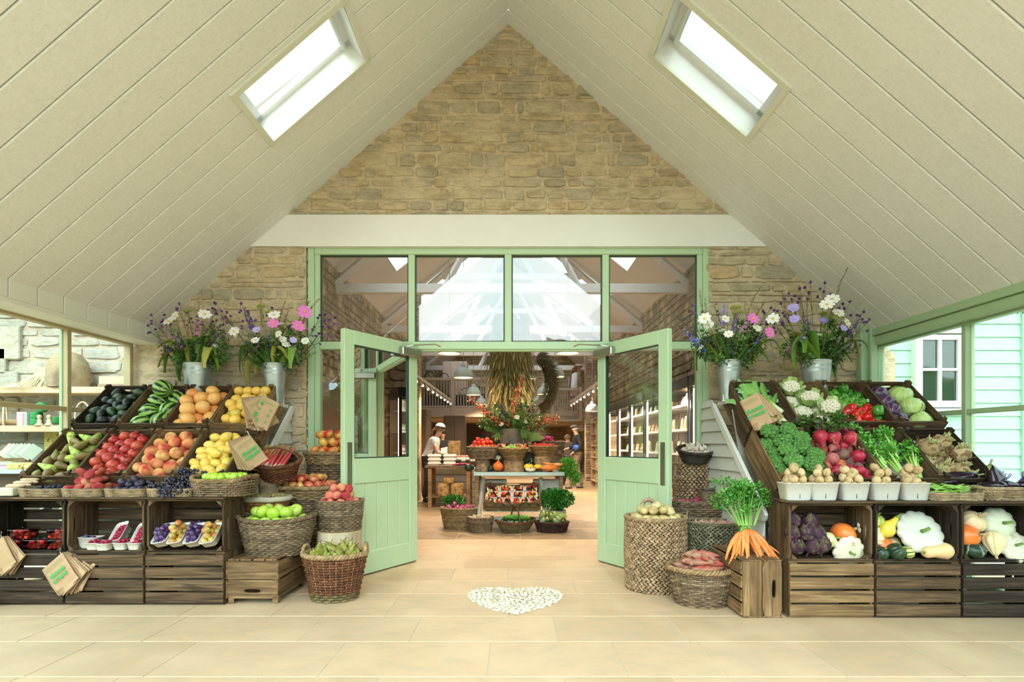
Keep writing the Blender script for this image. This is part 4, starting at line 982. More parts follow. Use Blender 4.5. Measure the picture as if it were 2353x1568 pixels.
def leafmat(name, a, b_, vein, rough=.4):
 m, t, b = newmat(name); b.inputs['Roughness'].default_value = rough
 tcn = t.nodes.new('ShaderNodeTexCoord').outputs['Object']; s = t.nodes.new('ShaderNodeSeparateXYZ'); t.links.new(tcn, s.inputs[0])
 an = mth(t, 'ARCTAN2', s.outputs[1], s.outputs[0]); w = mth(t, 'MULTIPLY', noise(t, coord(t), 12, 4, .6), 6)
 f = mth(t, 'POWER', mth(t, 'MULTIPLY_ADD', mth(t, 'SINE', mth(t, 'ADD', mth(t, 'MULTIPLY', an, 11), w)), .5, .5), 6)
 c = ramp(t, [(.35, a), (.65, b_)], noise(t, coord(t), 10, 3)).outputs[0]; t.links.new(mixc(t, mth(t, 'MULTIPLY', f, .8), c, vein), b.inputs['Base Color']); bump(t, b, f, .3, .004); return m
kind('green_cabbage', [cabbage(s, leafmat(f'pale cabbage leaf {s}', (.42, .60, .16), (.54, .70, .24), (.60, .74, .34))) for s in range(2)])
kind('red_cabbage', [cabbage(s + 4, leafmat(f'red cabbage leaf {s}', (.035, .012, .045), (.07, .022, .085), (.25, .14, .26), .3), .068) for s in range(2)])
def leek(s):
 r_ = random.Random(s); m = MB(); L = .40; m.tube([(0, 0, 0), (0, 0, .02), (0, .003, .10), (0, .006, .19)], [.016, .018, .0155, .018], 10)
 k = MB()
 for i in range(6):
  d = (i - 2.5) * .10 + r_.uniform(-.05, .05); up = r_.uniform(-.1, .15); pts = []
  for q in range(7):
   f = q / 6; pts.append((d * f * f * .5 + d * .02, .006 + up * f * f * .35, .16 + f * (L - .16) * r_.uniform(.97, 1.0)))
  k.blade(pts, [.015, .018, .021, .023, .024, .022, .016 if i % 2 else .021], (1, .2 * (i - 2.5), 0), fold=.16)
 return m, k
def leekmat():
 m, t, b = newmat('leek'); b.inputs['Roughness'].default_value = .35
 s = t.nodes.new('ShaderNodeSeparateXYZ'); t.links.new(t.nodes.new('ShaderNodeTexCoord').outputs['Object'], s.inputs[0])
 c = ramp(t, [(.0, (.80, .82, .66)), (.16, (.74, .80, .48)), (.34, (.42, .62, .13)), (.6, (.20, .46, .06)), (1, (.12, .34, .07))], mth(t, 'MULTIPLY', s.outputs[2], 2.5)).outputs[0]
 st_ = noise(t, coord(t, scale=(160, 160, 3)), 1, 2); c = mixc(t, mth(t, 'MULTIPLY', st_, .25), c, (.6, .74, .35)); t.links.new(c, b.inputs['Base Color']); return m
lk = leekmat(); kind('leek', [[('leek', (mk := leek(s))[0].mesh('leek', lk)), ('leaves', mk[1].mesh('leaves', lk))] for s in range(5)])
def leafcloud(n, rad, size, seed=0, centre=(0, 0, 0), mb=None, curl=.3):
 """tufts of small lobed leaves"""
 m = mb or MB(); r_ = random.Random(seed)
 for i in range(n):
  d = Vector((r_.gauss(0, 1), r_.gauss(0, 1), r_.gauss(0, 1))).normalized() * (r_.random() ** .45); p = Vector((d.x * rad[0], d.y * rad[1], d.z * rad[2])) + Vector(centre)
  o = (d + Vector((r_.uniform(-.6, .6), r_.uniform(-.6, .6), r_.uniform(-.2, .8)))).normalized(); sd = o.cross(Vector((r_.uniform(-1, 1), r_.uniform(-1, 1), r_.uniform(-1, 1)))).normalized(); L = size * r_.uniform(.6, 1.2); nn = o.cross(sd)
  b = p + o * L; w = L * .42
  m.add([p, p + o * L * .35 + sd * w + nn * L * .12, p + o * L * .62 + sd * w * .5, b, p + o * L * .62 - sd * w * .5, p + o * L * .35 - sd * w + nn * L * .12, p + o * L * .5 - nn * L * .1], [(0, 1, 6), (1, 2, 6), (2, 3, 6), (3, 4, 6), (4, 5, 6), (5, 0, 6)])
 return m
def celery(s):
 r_ = random.Random(s); m = MB(); k = MB()
 for i in range(12):
  a = i * 2.4; q = .006 + .003 * i; x, y = math.cos(a) * q * .5, math.sin(a) * q * .5; L = r_.uniform(.24, .32); ex, ey = x * 3.6 + r_.uniform(-.02, .02), y * 3.0
  m.tube([(x * .8, y * .8, 0), (x * 1.1, y * 1.1, L * .3), (x * 1.8, y * 1.8, L * .65), (ex, ey, L)], [.009, .011, .008, .004], 6)
  leafcloud(26, (.045, .04, .07), .036, s * 50 + i, (ex, ey, L + .02), k)
 return [('celery', m.mesh('celery', rnd('celery rib', [(.42, .66, .14), (.52, .74, .24), (.34, .58, .10)], .35, isl=True))), ('leaves', k.mesh('leaves', rnd('celery leaf', [(.10, .36, .03), (.16, .46, .05), (.07, .28, .02)], .4, isl=True), False)), ('rubber_band', (lambda b: (b.tube([(math.cos(a) * .034, math.sin(a) * .034, .09) for a in np.linspace(0, 6.283, 16, endpoint=False)], .002, 4, closed=True), b.mesh('rubber_band', plain('rubber band', (.6, .42, .25), .6)))[1])(MB()))]
kind('celery', [celery(s) for s in range(3)])
def artichoke(s):
 r_ = random.Random(s); m = MB(); k = MB()
 m.ball((0, 0, .035), .030, 10, 8, sc=(1, 1, 1.25))
 for row in range(8):
  n = 10 if row < 6 else 6
  for i in range(n):
   a = (i + .5 * (row % 2)) * 2 * math.pi / n + r_.uniform(-.08, .08); f = row / 7; z = .004 + .060 * f; q = .034 * math.sin(math.pi * (.28 + .58 * f)) + .002; d = Vector((math.cos(a), math.sin(a), 0)); t_ = Vector((-d.y, d.x, 0)); op = .012 + r_.uniform(-.004, .006)
   k.blade([d * q + Vector((0, 0, z)), d * (q + op * .7) + Vector((0, 0, z + .014)), d * (q + op * .45) + Vector((0, 0, z + .030)), d * (q - .002) + Vector((0, 0, z + .040))], [.010, .0125, .009, .001], t_, fold=.2)
 m.tube([(0, 0, -.03), (0, 0, .01)], .008, 6)
 return [('artichoke', m.mesh('artichoke', plain('artichoke heart', (.04, .015, .02), .8))), ('scales', k.mesh('scales', rnd('artichoke scale', [(.035, .007, .022), (.06, .014, .035), (.08, .06, .025), (.025, .006, .018)], .7, isl=True)))]
kind('artichoke', [artichoke(s) for s in range(3)])
def squash(name, mat, r, h, ribs, amp, seg=36, stalk=(.008, .04), prof=None, stm=GST, jit=.003, seed=0, sbend=.4):
 p = prof or [(a, z) for a, z in sphp(r, h, 12, .18, .1)]
 m = MB(); m.lathe(p, seg, mod=(lambda th, rr, z: 1 + amp * (np.abs(np.cos(ribs / 2 * th)) - .5)) if ribs else None)
 if jit: m.jitter(jit, 12, seed)
 k = MB(); zt = p[-1][1]; k.tube([(0, 0, zt - .006), (stalk[1] * sbend * .3, 0, zt + stalk[1] * .5), (stalk[1] * sbend, 0, zt + stalk[1])], [stalk[0] * 1.5, stalk[0], stalk[0] * 1.1], 7)
 kind(name, [[(name, m.mesh(name, mat)), ('stalk', k.mesh('stalk', stm))]])
CORK = plain('corky stalk', (.55, .38, .18), .8)
squash('onion_squash', rnd('orange squash skin', [(.82, .13, .03), (.80, .16, .03)], .32, blush=(.86, .24, .04), bscale=9), .078, .9, 0, 0, stalk=(.008, .045), stm=CORK, prof=[(0, -.062), (.03, -.064), (.062, -.045), (.078, -.012), (.076, .018), (.058, .045), (.034, .062), (.020, .076), (.012, .082), (0, .083)])
squash('patty_pan', rnd('white squash skin', [(.64, .64, .56), (.60, .61, .52)], .35, spot=(.62, .62, .45), spotscale=26, spotlim=.66), .16, .3, 13, .09, 104, prof=[(0, -.052), (.05, -.05), (.105, -.030), (.140, -.004), (.150, .014), (.138, .032), (.10, .040), (.05, .040), (.015, .034), (0, .033)], stalk=(.010, .05), jit=.002)
squash('small_patty_pan', rnd('cream squash skin', [(.66, .62, .48)], .4, spot=(.48, .38, .22), spotscale=20, spotlim=.64), .1, .3, 11, .11, 88, prof=[(0, -.050), (.04, -.048), (.08, -.026), (.112, .0), (.118, .014), (.104, .028), (.06, .036), (.02, .032), (0, .03)], stalk=(.008, .04), jit=.002)
squash('acorn_squash', rnd('dark green squash skin', [(.010, .028, .014), (.014, .035, .015)], .3, blush=(.02, .05, .02), bscale=8), .062, 1.0, 10, .12, 60, stalk=(.006, .02))
def stripemat(name, a, b_, n, w=.55, wob=1.2):
 m, t, b = newmat(name); b.inputs['Roughness'].default_value = .35
 s = t.nodes.new('ShaderNodeSeparateXYZ'); t.links.new(t.nodes.new('ShaderNodeTexCoord').outputs['Object'], s.inputs[0])
 an = mth(t, 'ARCTAN2', s.outputs[1], s.outputs[0]); f = mth(t, 'SINE', mth(t, 'ADD', mth(t, 'MULTIPLY', an, n), mth(t, 'MULTIPLY', noise(t, coord(t), 20, 4, .7), wob)))
 t.links.new(ramp(t, [(w, a), (w + .08, b_)], mth(t, 'MULTIPLY_ADD', f, .5, .5)).outputs[0], b.inputs['Base Color']); return m
squash('striped_squash', stripemat('yellow green stripes', (.70, .66, .22), (.05, .13, .02), 10, .74), .052, .95, 10, .10, 60, stalk=(.005, .02))
squash('striped_green_squash', stripemat('green yellow stripes', (.34, .46, .06), (.66, .62, .16), 10, .62), .056, .95, 10, .12, 60, stalk=(.006, .025))
squash('cream_squash', rnd('cream green squash skin', [(.66, .66, .34)], .4, spot=(.5, .5, .2), spotscale=14, spotlim=.6), .048, 1.05, 8, .14, 48, stalk=(.006, .04), sbend=.8)
squash('kabocha', stripemat('dark kabocha', (.012, .035, .016), (.30, .36, .22), 5, .93, 5), .078, .78, 0, 0, 36, stalk=(.009, .02))
squash('cream_pumpkin', rnd('cream pumpkin skin', [(.80, .62, .36), (.78, .60, .34)], .4), .082, .8, 12, .10, 60, stalk=(.010, .05), stm=CORK)
squash('cream_gourd', rnd('cream gourd skin', [(.82, .70, .40)], .4), .06, 1.2, 9, .14, 54, stalk=(.007, .03), prof=[(0, -.075), (.02, -.073), (.045, -.05), (.060, -.02), (.056, .015), (.040, .045), (.024, .07), (.014, .085), (0, .088)], stm=CORK)
squash('pale_patty_pan', rnd('pale green squash skin', [(.66, .70, .52)], .4), .1, .6, 10, .10, 60, prof=[(0, -.07), (.05, -.068), (.095, -.035), (.112, .0), (.10, .035), (.06, .055), (.02, .058), (0, .055)], stalk=(.009, .05))
squash('yellow_patty_pan', rnd('yellow squash skin', [(.86, .62, .06)], .35), .06, .6, 9, .14, 54, prof=[(0, -.035), (.03, -.034), (.052, -.018), (.060, 0), (.054, .018), (.03, .030), (.01, .032), (0, .03)], stalk=(.005, .03))
def bent(name, pts, ra, mat, seg=14, jit=.002, stalk=True, sm=GST):
 m = MB(); m.tube(pts, ra, seg)
 if jit: m.jitter(jit, 14, 3)
 v = [(name, m.mesh(name, mat))]
 if stalk:
  k = MB(); a, b_ = Vector(pts[-1]), Vector(pts[-2]); d = (a - b_).normalized(); k.tube([a - d * .004, a + d * .02, a + d * .035 + Vector((.008, 0, 0))], [ra[-1] * 1.15 + .003, .006, .007], 7); v.append(('stalk', k.mesh('stalk', sm)))
 return v
kind('crookneck_squash', [bent('crookneck_squash', [(0, 0, -.075), (0, 0, -.068), (0, 0, -.045), (0, 0, -.015), (0, 0, .01), (.008, 0, .035), (.018, 0, .06), (.022, 0, .085)], [.002, .024, .046, .054, .046, .026, .018, .014], rnd('yellow crookneck skin', [(.86, .56, .04)], .35, blush=(.86, .66, .08), bscale=12), jit=.004)])
kind('butternut_squash', [bent('butternut_squash', [(0, 0, -.13), (0, 0, -.122), (0, 0, -.095), (0, 0, -.055), (0, 0, -.01), (0, 0, .05), (0, 0, .11), (0, 0, .135), (0, 0, .14)], [.002, .030, .058, .068, .055, .042, .044, .034, .006], rnd('butternut skin', [(.80, .54, .28)], .45, blush=(.76, .58, .26), bscale=8), 18)])
aub = rnd('aubergine skin', [(.012, .003, .010), (.017, .004, .014), (.010, .003, .009)], .14)
def auberg(s):
 b_ = (.03, .015, -.02)[s]; m = MB(); P = [(0, 0, -.105), (0, 0, -.098), (.0, 0, -.075), (b_ * .2, 0, -.035), (b_ * .6, 0, .01), (b_, 0, .05), (b_ * 1.2, 0, .08), (b_ * 1.3, 0, .088)]
 m.tube(P, [.002, .024, .040, .045, .038, .028, .021, .010], 16); k = MB()
 for i in range(5):
  a = i * 1.2566; d = Vector((math.cos(a), math.sin(a), 0)); c = Vector(P[-1]); k.blade([c + Vector((0, 0, .004)), c + d * .018 + Vector((0, 0, -.002)), c + d * .026 + Vector((0, 0, -.020)), c + d * .026 + Vector((0, 0, -.038))], [.010, .012, .009, .001], Vector((-d.y, d.x, 0)), fold=.1)
 k.tube([P[-1], (P[-1][0] + .004, 0, .10), (P[-1][0] + .014, 0, .125)], [.009, .006, .007], 7)
 return [('aubergine', m.mesh('aubergine', aub)), ('calyx', k.mesh('calyx', plain('aubergine calyx', (.30, .36, .14), .5)))]
kind('aubergine', [auberg(s) for s in range(3)])
def kohl(s):
 m = lth(sphp(.036, .85, 9), 16, .002, 10, s); k = MB(); r_ = random.Random(s)
 for i in range(6): a = i * 1.05; k.tube([(math.cos(a) * .022, math.sin(a) * .022, .018), (math.cos(a) * .035, math.sin(a) * .035, .045), (math.cos(a) * .04, math.sin(a) * .04, .07)], [.004, .003, .003], 5)
 mt = rnd('purple kohlrabi', [(.12, .02, .20), (.16, .03, .26)], .4); return [('kohlrabi', m.mesh('kohlrabi', mt)), ('leaf_stalks', k.mesh('leaf_stalks', mt))]
kind('kohlrabi', [kohl(s) for s in range(2)])
def bean(s, L=.17, r=.0055):
 b_ = (.03, -.02, .015)[s % 3]; m = MB(); n = 8; m.tube([(math.sin(i / (n - 1) * math.pi) * b_, .006 * math.sin(i), (i / (n - 1) - .5) * L) for i in range(n)], [r * (.35 if i in (0, n - 1) else 1) for i in range(n)], 6); return m
kind('green_bean', [[('green_bean', bean(s).mesh('green_bean', rnd('bean green', [(.28, .52, .07), (.36, .60, .12), (.22, .44, .06)], .4)))] for s in range(3)])
kind('small_bean', [[('green_bean', bean(s, .15, .006).mesh('green_bean', _mc['bean green']))] for s in range(3)])
def carrot(s, L=.20, r=.016):
 r_ = random.Random(s); m = MB(); n = 9; w = r_.uniform(-.02, .02); w2 = r_.uniform(-.012, .012)
 P = [(w * math.sin(i / 8 * 2.5) * 1.0, w2 * math.sin(i / 8 * 5), -i / 8 * L) for i in range(n)]; P.insert(0, (0, 0, .004))
 m.tube(P, [r * .4, r * .95, r * 1.0, r * .92, r * .85, r * .72, r * .58, r * .42, r * .25, r * .06], 9); m.jitter(.0015, 60, s)
 k = MB()
 for i in range(6): a = r_.uniform(0, 6.3); k.tube([(0, 0, 0), (math.cos(a) * .01, math.sin(a) * .01, .05), (math.cos(a) * .02, math.sin(a) * .02, .11)], .0018, 4)
 return [('carrot', m.mesh('carrot', rnd('carrot skin', [(.86, .28, .06), (.88, .34, .09), (.80, .23, .05)], .5, spot=(.62, .24, .08), spotscale=30, spotlim=.62))), ('stalks', k.mesh('stalks', plain('carrot stalk', (.24, .46, .08), .5)))]
kind('carrot', [carrot(s) for s in range(5)])
def rhub(s):
 r_ = random.Random(s); L = .30; m = MB(); w = r_.uniform(-.02, .02); m.tube([(0, 0, 0), (w * .5, 0, L * .3), (w, .004, L * .7), (w * .8, 0, L)], [.012, .011, .010, .012], 8); m.xf(Matrix.Diagonal((1.2, .7, 1, 1)))
 return m
def rhubmat():
 m, t, b = newmat('rhubarb'); b.inputs['Roughness'].default_value = .3
 s = t.nodes.new('ShaderNodeSeparateXYZ'); t.links.new(t.nodes.new('ShaderNodeTexCoord').outputs['Object'], s.inputs[0])
 c = ramp(t, [(0, (.80, .55, .42)), (.1, (.66, .07, .08)), (.5, (.52, .06, .06)), (.75, (.46, .22, .08)), (1, (.40, .44, .10))], mth(t, 'ADD', mth(t, 'MULTIPLY', s.outputs[2], 3.0), mth(t, 'MULTIPLY', mth(t, 'SUBTRACT', objrand(t), .5), .35))).outputs[0]
 st_ = noise(t, coord(t, scale=(220, 220, 4)), 1, 2); t.links.new(mixc(t, mth(t, 'MULTIPLY', st_, .3), c, (.28, .03, .04)), b.inputs['Base Color']); return m
rhm = rhubmat(); kind('rhubarb_stick', [[('rhubarb_stick', rhub(s).mesh('rhubarb_stick', rhm))] for s in range(3)])
def hazel(s):
 m = lth(sphp(.010, 1, 6), 8, .001, 40, s); k = leafcloud(7, (.009, .009, .009), .014, s)
 return [('hazelnut', m.mesh('hazelnut', rnd('hazelnut shell', [(.36, .26, .10), (.30, .30, .10), (.44, .30, .14)], .6))), ('husk', k.mesh('husk', rnd('hazel husk', [(.28, .32, .10), (.36, .28, .12), (.22, .24, .07)], .7, isl=True)))]
kind('hazelnut', [hazel(s) for s in range(3)])
kind('garlic_bulb', [[('garlic', lth([(0, -.024), (.018, -.022), (.026, -.008), (.022, .008), (.009, .022), (.004, .036), (0, .045)], 18, .001, 20, s, mod=lambda th, r, z: 1 + .07 * np.cos(7 * th)).mesh('garlic', rnd('garlic skin', [(.72, .64, .50), (.64, .54, .42), (.70, .56, .46)], .6, spot=(.45, .32, .24), spotscale=50, spotlim=.6)))] for s in range(2)])
kind('pink_garlic', [[('garlic', lth([(0, -.020), (.015, -.019), (.022, -.006), (.018, .008), (.007, .020), (.003, .034), (0, .040)], 16, .002, 30, s).mesh('garlic', rnd('pink garlic skin', [(.58, .30, .26), (.66, .44, .34), (.50, .22, .18), (.60, .36, .22)], .5, spot=(.42, .2, .1), spotscale=60, spotlim=.58)))] for s in range(2)])
kind('red_onion', [[('onion', lth([(0, -.034), (.018, -.030), (.036, -.008), (.034, .012), (.018, .030), (.006, .042), (.004, .058), (0, .060)], 16, .002, 12, s).mesh('onion', rnd('red onion skin', [(.26, .012, .10), (.36, .03, .14), (.20, .01, .08)], .22, blush=(.45, .12, .2), bscale=20)))] for s in range(2)])
kind('long_shallot', [[('shallot', lth([(0, -.034), (.006, -.030), (.016, -.010), (.017, .006), (.010, .028), (.004, .046), (.002, .062), (0, .064)], 12, .003, 14, s).mesh('shallot', rnd('shallot skin', [(.44, .05, .12), (.54, .14, .18), (.34, .04, .10), (.60, .26, .22)], .35)))] for s in range(3)])
# ================================================================ FILLING THE TILTED CRATES
bpy.context.view_layer.update()
HF = (.262, .170)
def fl(kd, box, n, r, lab, cat, grp, z0, seed, **k):
 return fill(kd, box, n, r, HF, lab + ' heaped in its tilted wooden crate', cat, grp, 0, seed, z0, corners=CORN, **k)
fl('avocado', LT['avocado'], 46, .041, 'dark green avocado', 'avocado', 'avocados in the tilted crate', .115, 1, lay=True, sc=(.86, 1.0))
fl('watermelon', LT['watermelon'], 7, .083, 'small striped green watermelon', 'watermelon', 'watermelons in the tilted crate', .085, 4, lay=True, sc=(.9, 1.0))
fl('grapefruit', LT['grapefruit'], 21, .060, 'large orange pink grapefruit', 'grapefruit', 'grapefruits in the tilted crate', .11, 3)
fl('orange', LT['orange'], 44, .045, 'orange with finely pitted peel', 'orange', 'oranges in the tilted crate', .115, 4)
fl('pear', LT['pear'], 44, .043, 'long russet and green pear', 'pear', 'long pears in the tilted crate', .105, 5, lay=True, sc=(.85, 1.0))
fl('pomegranate', LT['pomegranate'], 46, .044, 'rosy red pomegranate with its crown', 'pomegranate', 'pomegranates in the tilted crate', .11, 6)
fl('peach', LT['peach'], 34, .049, 'large yellow peach with a red blush', 'peach', 'big peaches in the tilted crate', .11, 7)
fl('lemon', LT['lemon'], 52, .042, 'bright yellow lemon', 'lemon', 'lemons in the tilted crate', .11, 8, lay=True)
# vegetables
fl('broccoli', RT['broccoli'], 22, .060, 'dark green head of broccoli', 'broccoli', 'broccoli heads in the tilted crate', .14, 11, tilt=0)
fl('cauliflower', RT['cauliflower'], 10, .075, 'creamy cauliflower with pale green leaves', 'cauliflower', 'cauliflowers in the tilted crate', .09, 12, tilt=0, sc=(.9, 1.05))
fl('beetroot', RT['beetroot'], 34, .043, 'earthy red, brown or golden beetroot', 'beetroot', 'beetroot in the tilted crate', .12, 13, sc=(.85, 1.2))
fl('celeriac', RT['celeriac'], 14, .064, 'knobbly brown celeriac root', 'celeriac', 'celeriac in the tilted crate', .09, 14, tilt=0)
M = RT['pepper']
P = pack(30, .041, HF, 0, 21); P = P[np.argsort(P[:, 0])]
for i, q in enumerate(P):
 k = 'green_pepper' if (i > 15 or i in (1, 5, 8)) else ('orange_pepper' if i in (2, 4) else 'red_pepper'); c = k.split('_')[0]
 rot = (M.to_3x3() @ Euler((R(random.uniform(-60, 60)), R(random.uniform(-60, 60)), random.uniform(0, 6))).to_matrix()).to_euler()
 lb = {'green_pepper': 'glossy green bell pepper in the pepper crate', 'red_pepper': 'glossy red bell pepper in the pepper crate', 'orange_pepper': 'orange bell pepper at the front of the pepper crate'}[k]
 place(k, M @ Vector((q[0], q[1], q[2] + .125)), rot, random.uniform(.92, 1.1), lb, 'pepper', f'{c} peppers in the tilted crate')
M = RT['cabbage']
for i, (x, y, z) in enumerate([(.18, .10, .19), (.06, .105, .19), (-.06, .115, .19), (-.18, .11, .18), (.10, .0, .13)]):
 place('red_cabbage', M @ Vector((x, y, z)), (.4 * i, .7, i), 1.0, 'small red cabbage ' + ('uppermost in', 'second from the top of', 'third from the top of', 'lowest in', 'half hidden behind in')[i] + ' the cabbage crate', 'cabbage', 'red cabbages')
for i, (x, y, z) in enumerate([(.15, -.07, .20), (-.01, -.085, .19), (-.17, -.08, .16)]):
 place('green_cabbage', M @ Vector((x, y, z)), (.5, .3 * i, i * 2), 1.02, 'round pale green cabbage ' + ('at the top of', 'in the middle of', 'at the bottom of')[i] + ' the cabbage crate', 'cabbage', 'pale green cabbages')
M = RT['leek']
lay_ = [(-.26, .13, .20, -8), (-.255, .08, .215, 5), (-.25, .03, .20, -4), (-.25, -.03, .215, 8), (-.26, -.08, .20, 3), (-.25, -.13, .20, 12), (-.10, .06, .235, -12), (-.08, -.03, .24, 10), (-.12, -.12, .23, 18), (-.06, .12, .23, -16)]
for i, (x, y, z, a) in enumerate(lay_):
 rot = (M @ Matrix.Rotation(R(a), 4, 'Z') @ Matrix.Rotation(R(90), 4, 'Y') @ Matrix.Rotation(R(-90), 4, 'Z')).to_euler()
 place('leek', M @ Vector((x, y, z)), rot, 1.0, 'long leek with white shank and split green leaves in the leek crate', 'leek', 'leeks in the tilted crate', i)
place('leek', RT['broccoli'] @ Vector((.30, -.06, .27)), (R(72), R(12), R(-62)), .62, 'short leek lying across the rim between the broccoli and cauliflower crates', 'leek')
M = RT['celery']
for i, (x, y, z, a) in enumerate([(-.25, .02, .17, 4), (-.24, -.08, .17, -12), (-.08, .10, .18, 8), (-.05, .0, .20, -4), (.05, .10, .17, 14), (-.22, .10, .16, 10)]):
 rot = (M @ Matrix.Rotation(R(a), 4, 'Z') @ Matrix.Rotation(R(84), 4, 'Y')).to_euler()
 place('celery', M @ Vector((x, y, z + .03)), rot, .9 if x < -.2 else .8, 'bunch of green celery with a rubber band in the celery crate', 'celery', 'celery bunches in the tilted crate', i)
# beet greens bunch on top of the beetroot crate
M = RT['beetroot']
for i, (x, y) in enumerate([(.14, .13), (.14, .03), (.13, -.09)]):
 p = M @ Vector((x, y, .30)); o = place('beetroot', p, (R(-20), R(10 * i), i), 1.25, 'big red beetroot from the bunch with its greens on', 'beetroot', 'bunched beetroot at the top of the crate', 0)
 s = MB(); k = MB()
 for j in range(7):
  a = random.uniform(-.6, .6); s.tube([(0, 0, .04), (a * .03, .015, .075), (a * .10, .07, .11)], [.004, .003, .002], 5); leafcloud(14, (.04, .04, .03), .045, i * 90 + j, (a * .12, .09, .12), k)
 l = k.obj('leaves', rnd('beet leaf', [(.05, .14, .02), (.08, .20, .03), (.04, .08, .02), (.10, .04, .03)], .4, isl=True), o); s.obj('stalks', plain('beet stalk', (.32, .02, .08), .5), o)
# ================================================================ WICKER TRAYS ON THE FRUIT COUNTER
def tray(x, Y, w, dpt, h, label, col='pale'):
 return basket((x, Y, BT), w / 2, dpt / 2, h, label, base=.96, col=col, n=7, rim=.006, sp=.030, rows=5, name='wicker_tray')
y0 = 4.08
xs = [-3.535, -3.215, -2.895, -2.565]
tr = [tray(xs[0], y0, .30, .28, .052, 'flat wicker tray of dark berries at the window end of the fruit counter'), tray(xs[1], y0, .30, .28, .052, 'flat wicker tray of flat peaches'),
      tray(xs[2], y0, .30, .28, .052, 'flat wicker tray of dark round plums'), tray(xs[3], y0, .33, .28, .052, 'flat wicker tray of black grapes')]
bfill(tr[0], 'blackberry', 130, .0125, .138, .125, .035, 'shiny blue black berry in the flat wicker tray', 'berry', 'dark berries in the wicker tray', 2.2, 3, nn=7)
bfill(tr[1], 'flat_peach', 26, .036, .145, .13, .03, 'downy flat peach in the wicker tray', 'peach', 'flat peaches in the wicker tray', .9, 4, nn=7, lay=False)
bfill(tr[2], 'dark_plum', 30, .031, .140, .13, .015, 'dark blue plum in the wicker tray', 'plum', 'dark plums in the wicker tray', .9, 5, nn=7)
heapbed(tr[3], .15, .12, .02, 6)
def grapes(s, n=46, L=.16):
 r_ = random.Random(s); m = MB(); k = MB(); pts = []
 while len(pts) < n:
  f = r_.random(); w = .055 * math.sin(math.pi * min(1, .25 + f * .75)) + .012; a = r_.uniform(0, 6.3); q = w * math.sqrt(r_.random()); p = (math.cos(a) * q, (f - .5) * L, math.sin(a) * q * .75)
  if all((p[0] - o[0]) ** 2 + (p[1] - o[1]) ** 2 + (p[2] - o[2]) ** 2 > .00026 for o in pts): pts.append(p)
 for p in pts: m.ball(p, r_.uniform(.0095, .0120), 9, 7, sc=(1, 1, 1.1))
 k.tube([(0, L * .62, .01), (0, L * .4, 0), (0, 0, 0), (0, -L * .4, 0)], .0025, 5)
 for i in range(8): a = r_.uniform(-.4, .6) * L; b_ = r_.uniform(0, 6.3); k.tube([(0, a, 0), (math.cos(b_) * .03, a - .01, math.sin(b_) * .03)], .0014, 4)
 return [('grape_bunch', m.mesh('grape_bunch', rnd('black grape skin', [(.010, .008, .020), (.018, .012, .03), (.03, .01, .03)], .25, isl=True, blush=(.06, .06, .09), bscale=40))), ('stem', k.mesh('stem', plain('grape stem', (.40, .42, .14), .7)))]
kind('grape_bunch', [grapes(s) for s in range(3)])
for i, (dx, dy, dz, rx_, rz_) in enumerate([(-.11, -.08, .05, 0, 1.4), (-.02, -.09, .055, .1, .4), (.09, -.10, .05, 0, 1.9), (-.05, .02, .085, .2, 1.2), (.06, .0, .10, .3, .6), (.10, .05, .14, .2, 1.5), (.03, .08, .15, .5, 2.6), (.0, -.13, .02, -.3, 1.2)]):
 place('grape_bunch', (xs[3] + dx, y0 + dy, BT + dz + .01), (rx_, 0, rz_), 1.05, 'bunch of black grapes ' + ('at the plum end of the tray', 'in front in the middle of the tray', 'hanging at the lime basket end of the tray', 'in the middle of the heap', 'under the top of the heap', 'on top of the heap', 'at the back on top of the heap', 'spilling over the front of the tray')[i], 'grapes', 'black grape bunches', i)
lb = basket((-2.215, 4.10, BT), .205, .17, .115, 'oblong buff wicker basket of limes at the end of the fruit counter', base=.88, col='grey', rimcol='buff', n=4, rim=.011, rows=7, dip=.03)
bfill(lb, 'lime', 26, .026, .165, .14, .118, 'bright green lime in the oblong wicker basket', 'lime', 'limes in the wicker basket', 1.2, 8)
# ================================================================ PUNNETS
def punnet_mesh(L=.185, Wd=.115, H=.062, T=.0035):
 m = MB(); n = 32; rings = []
 for (q, z, o_) in ((.80, 0, 0), (.84, .004, 0), (1.0, H, 0), (1.035, H, 0), (1.035, H + T, 0), (.97, H + T, 0), (.80, T + .002, 0)):
  rings.append([(*sup(2 * math.pi * i / n, L / 2 * q, Wd / 2 * q, 6), z) for i in range(n)])
 vs = [p for r_ in rings for p in r_]; k = len(rings)
 fs = [(a * n + i, a * n + (i + 1) % n, (a + 1) * n + (i + 1) % n, (a + 1) * n + i) for a in range(k - 1) for i in range(n)] + [tuple(range(n))[::-1], tuple(range((k - 1) * n, k * n))]
 m.add(vs, fs); return m
PULP = plain('moulded pulp', (.74, .73, .66), .85, vary=.04, bmp=.3, bscale=120)
SLIT = plain('dark slit', (.03, .03, .03), .8)
pm = {}
def punnet(M, size, label, group=None, mat=PULP, slit=True):
 if size not in pm:
  L, Wd, H = size; k = MB(); k.box((0, -Wd / 2 * .86, H * .28), (.0035, .006, H * .3)); pm[size] = (punnet_mesh(L, Wd, H).mesh('punnet', PULP), k.mesh('vent_slit', SLIT))
 o = link('punnet', pm[size][0]); o.matrix_world = M; 
 if slit: link('vent_slit', pm[size][1], o)
 return tag(o, label, 'punnet', group)
def pfill(M, size, kd, n, r, label, cat, group, seed=1, z=.02, **k):
 return fill(kd, M, n, r, (size[0] * .44, size[1] * .44), label, cat, group, .5, seed, z, **k)
PS = (.185, .115, .06)
Z1 = .405        # floor of the upper counter crates
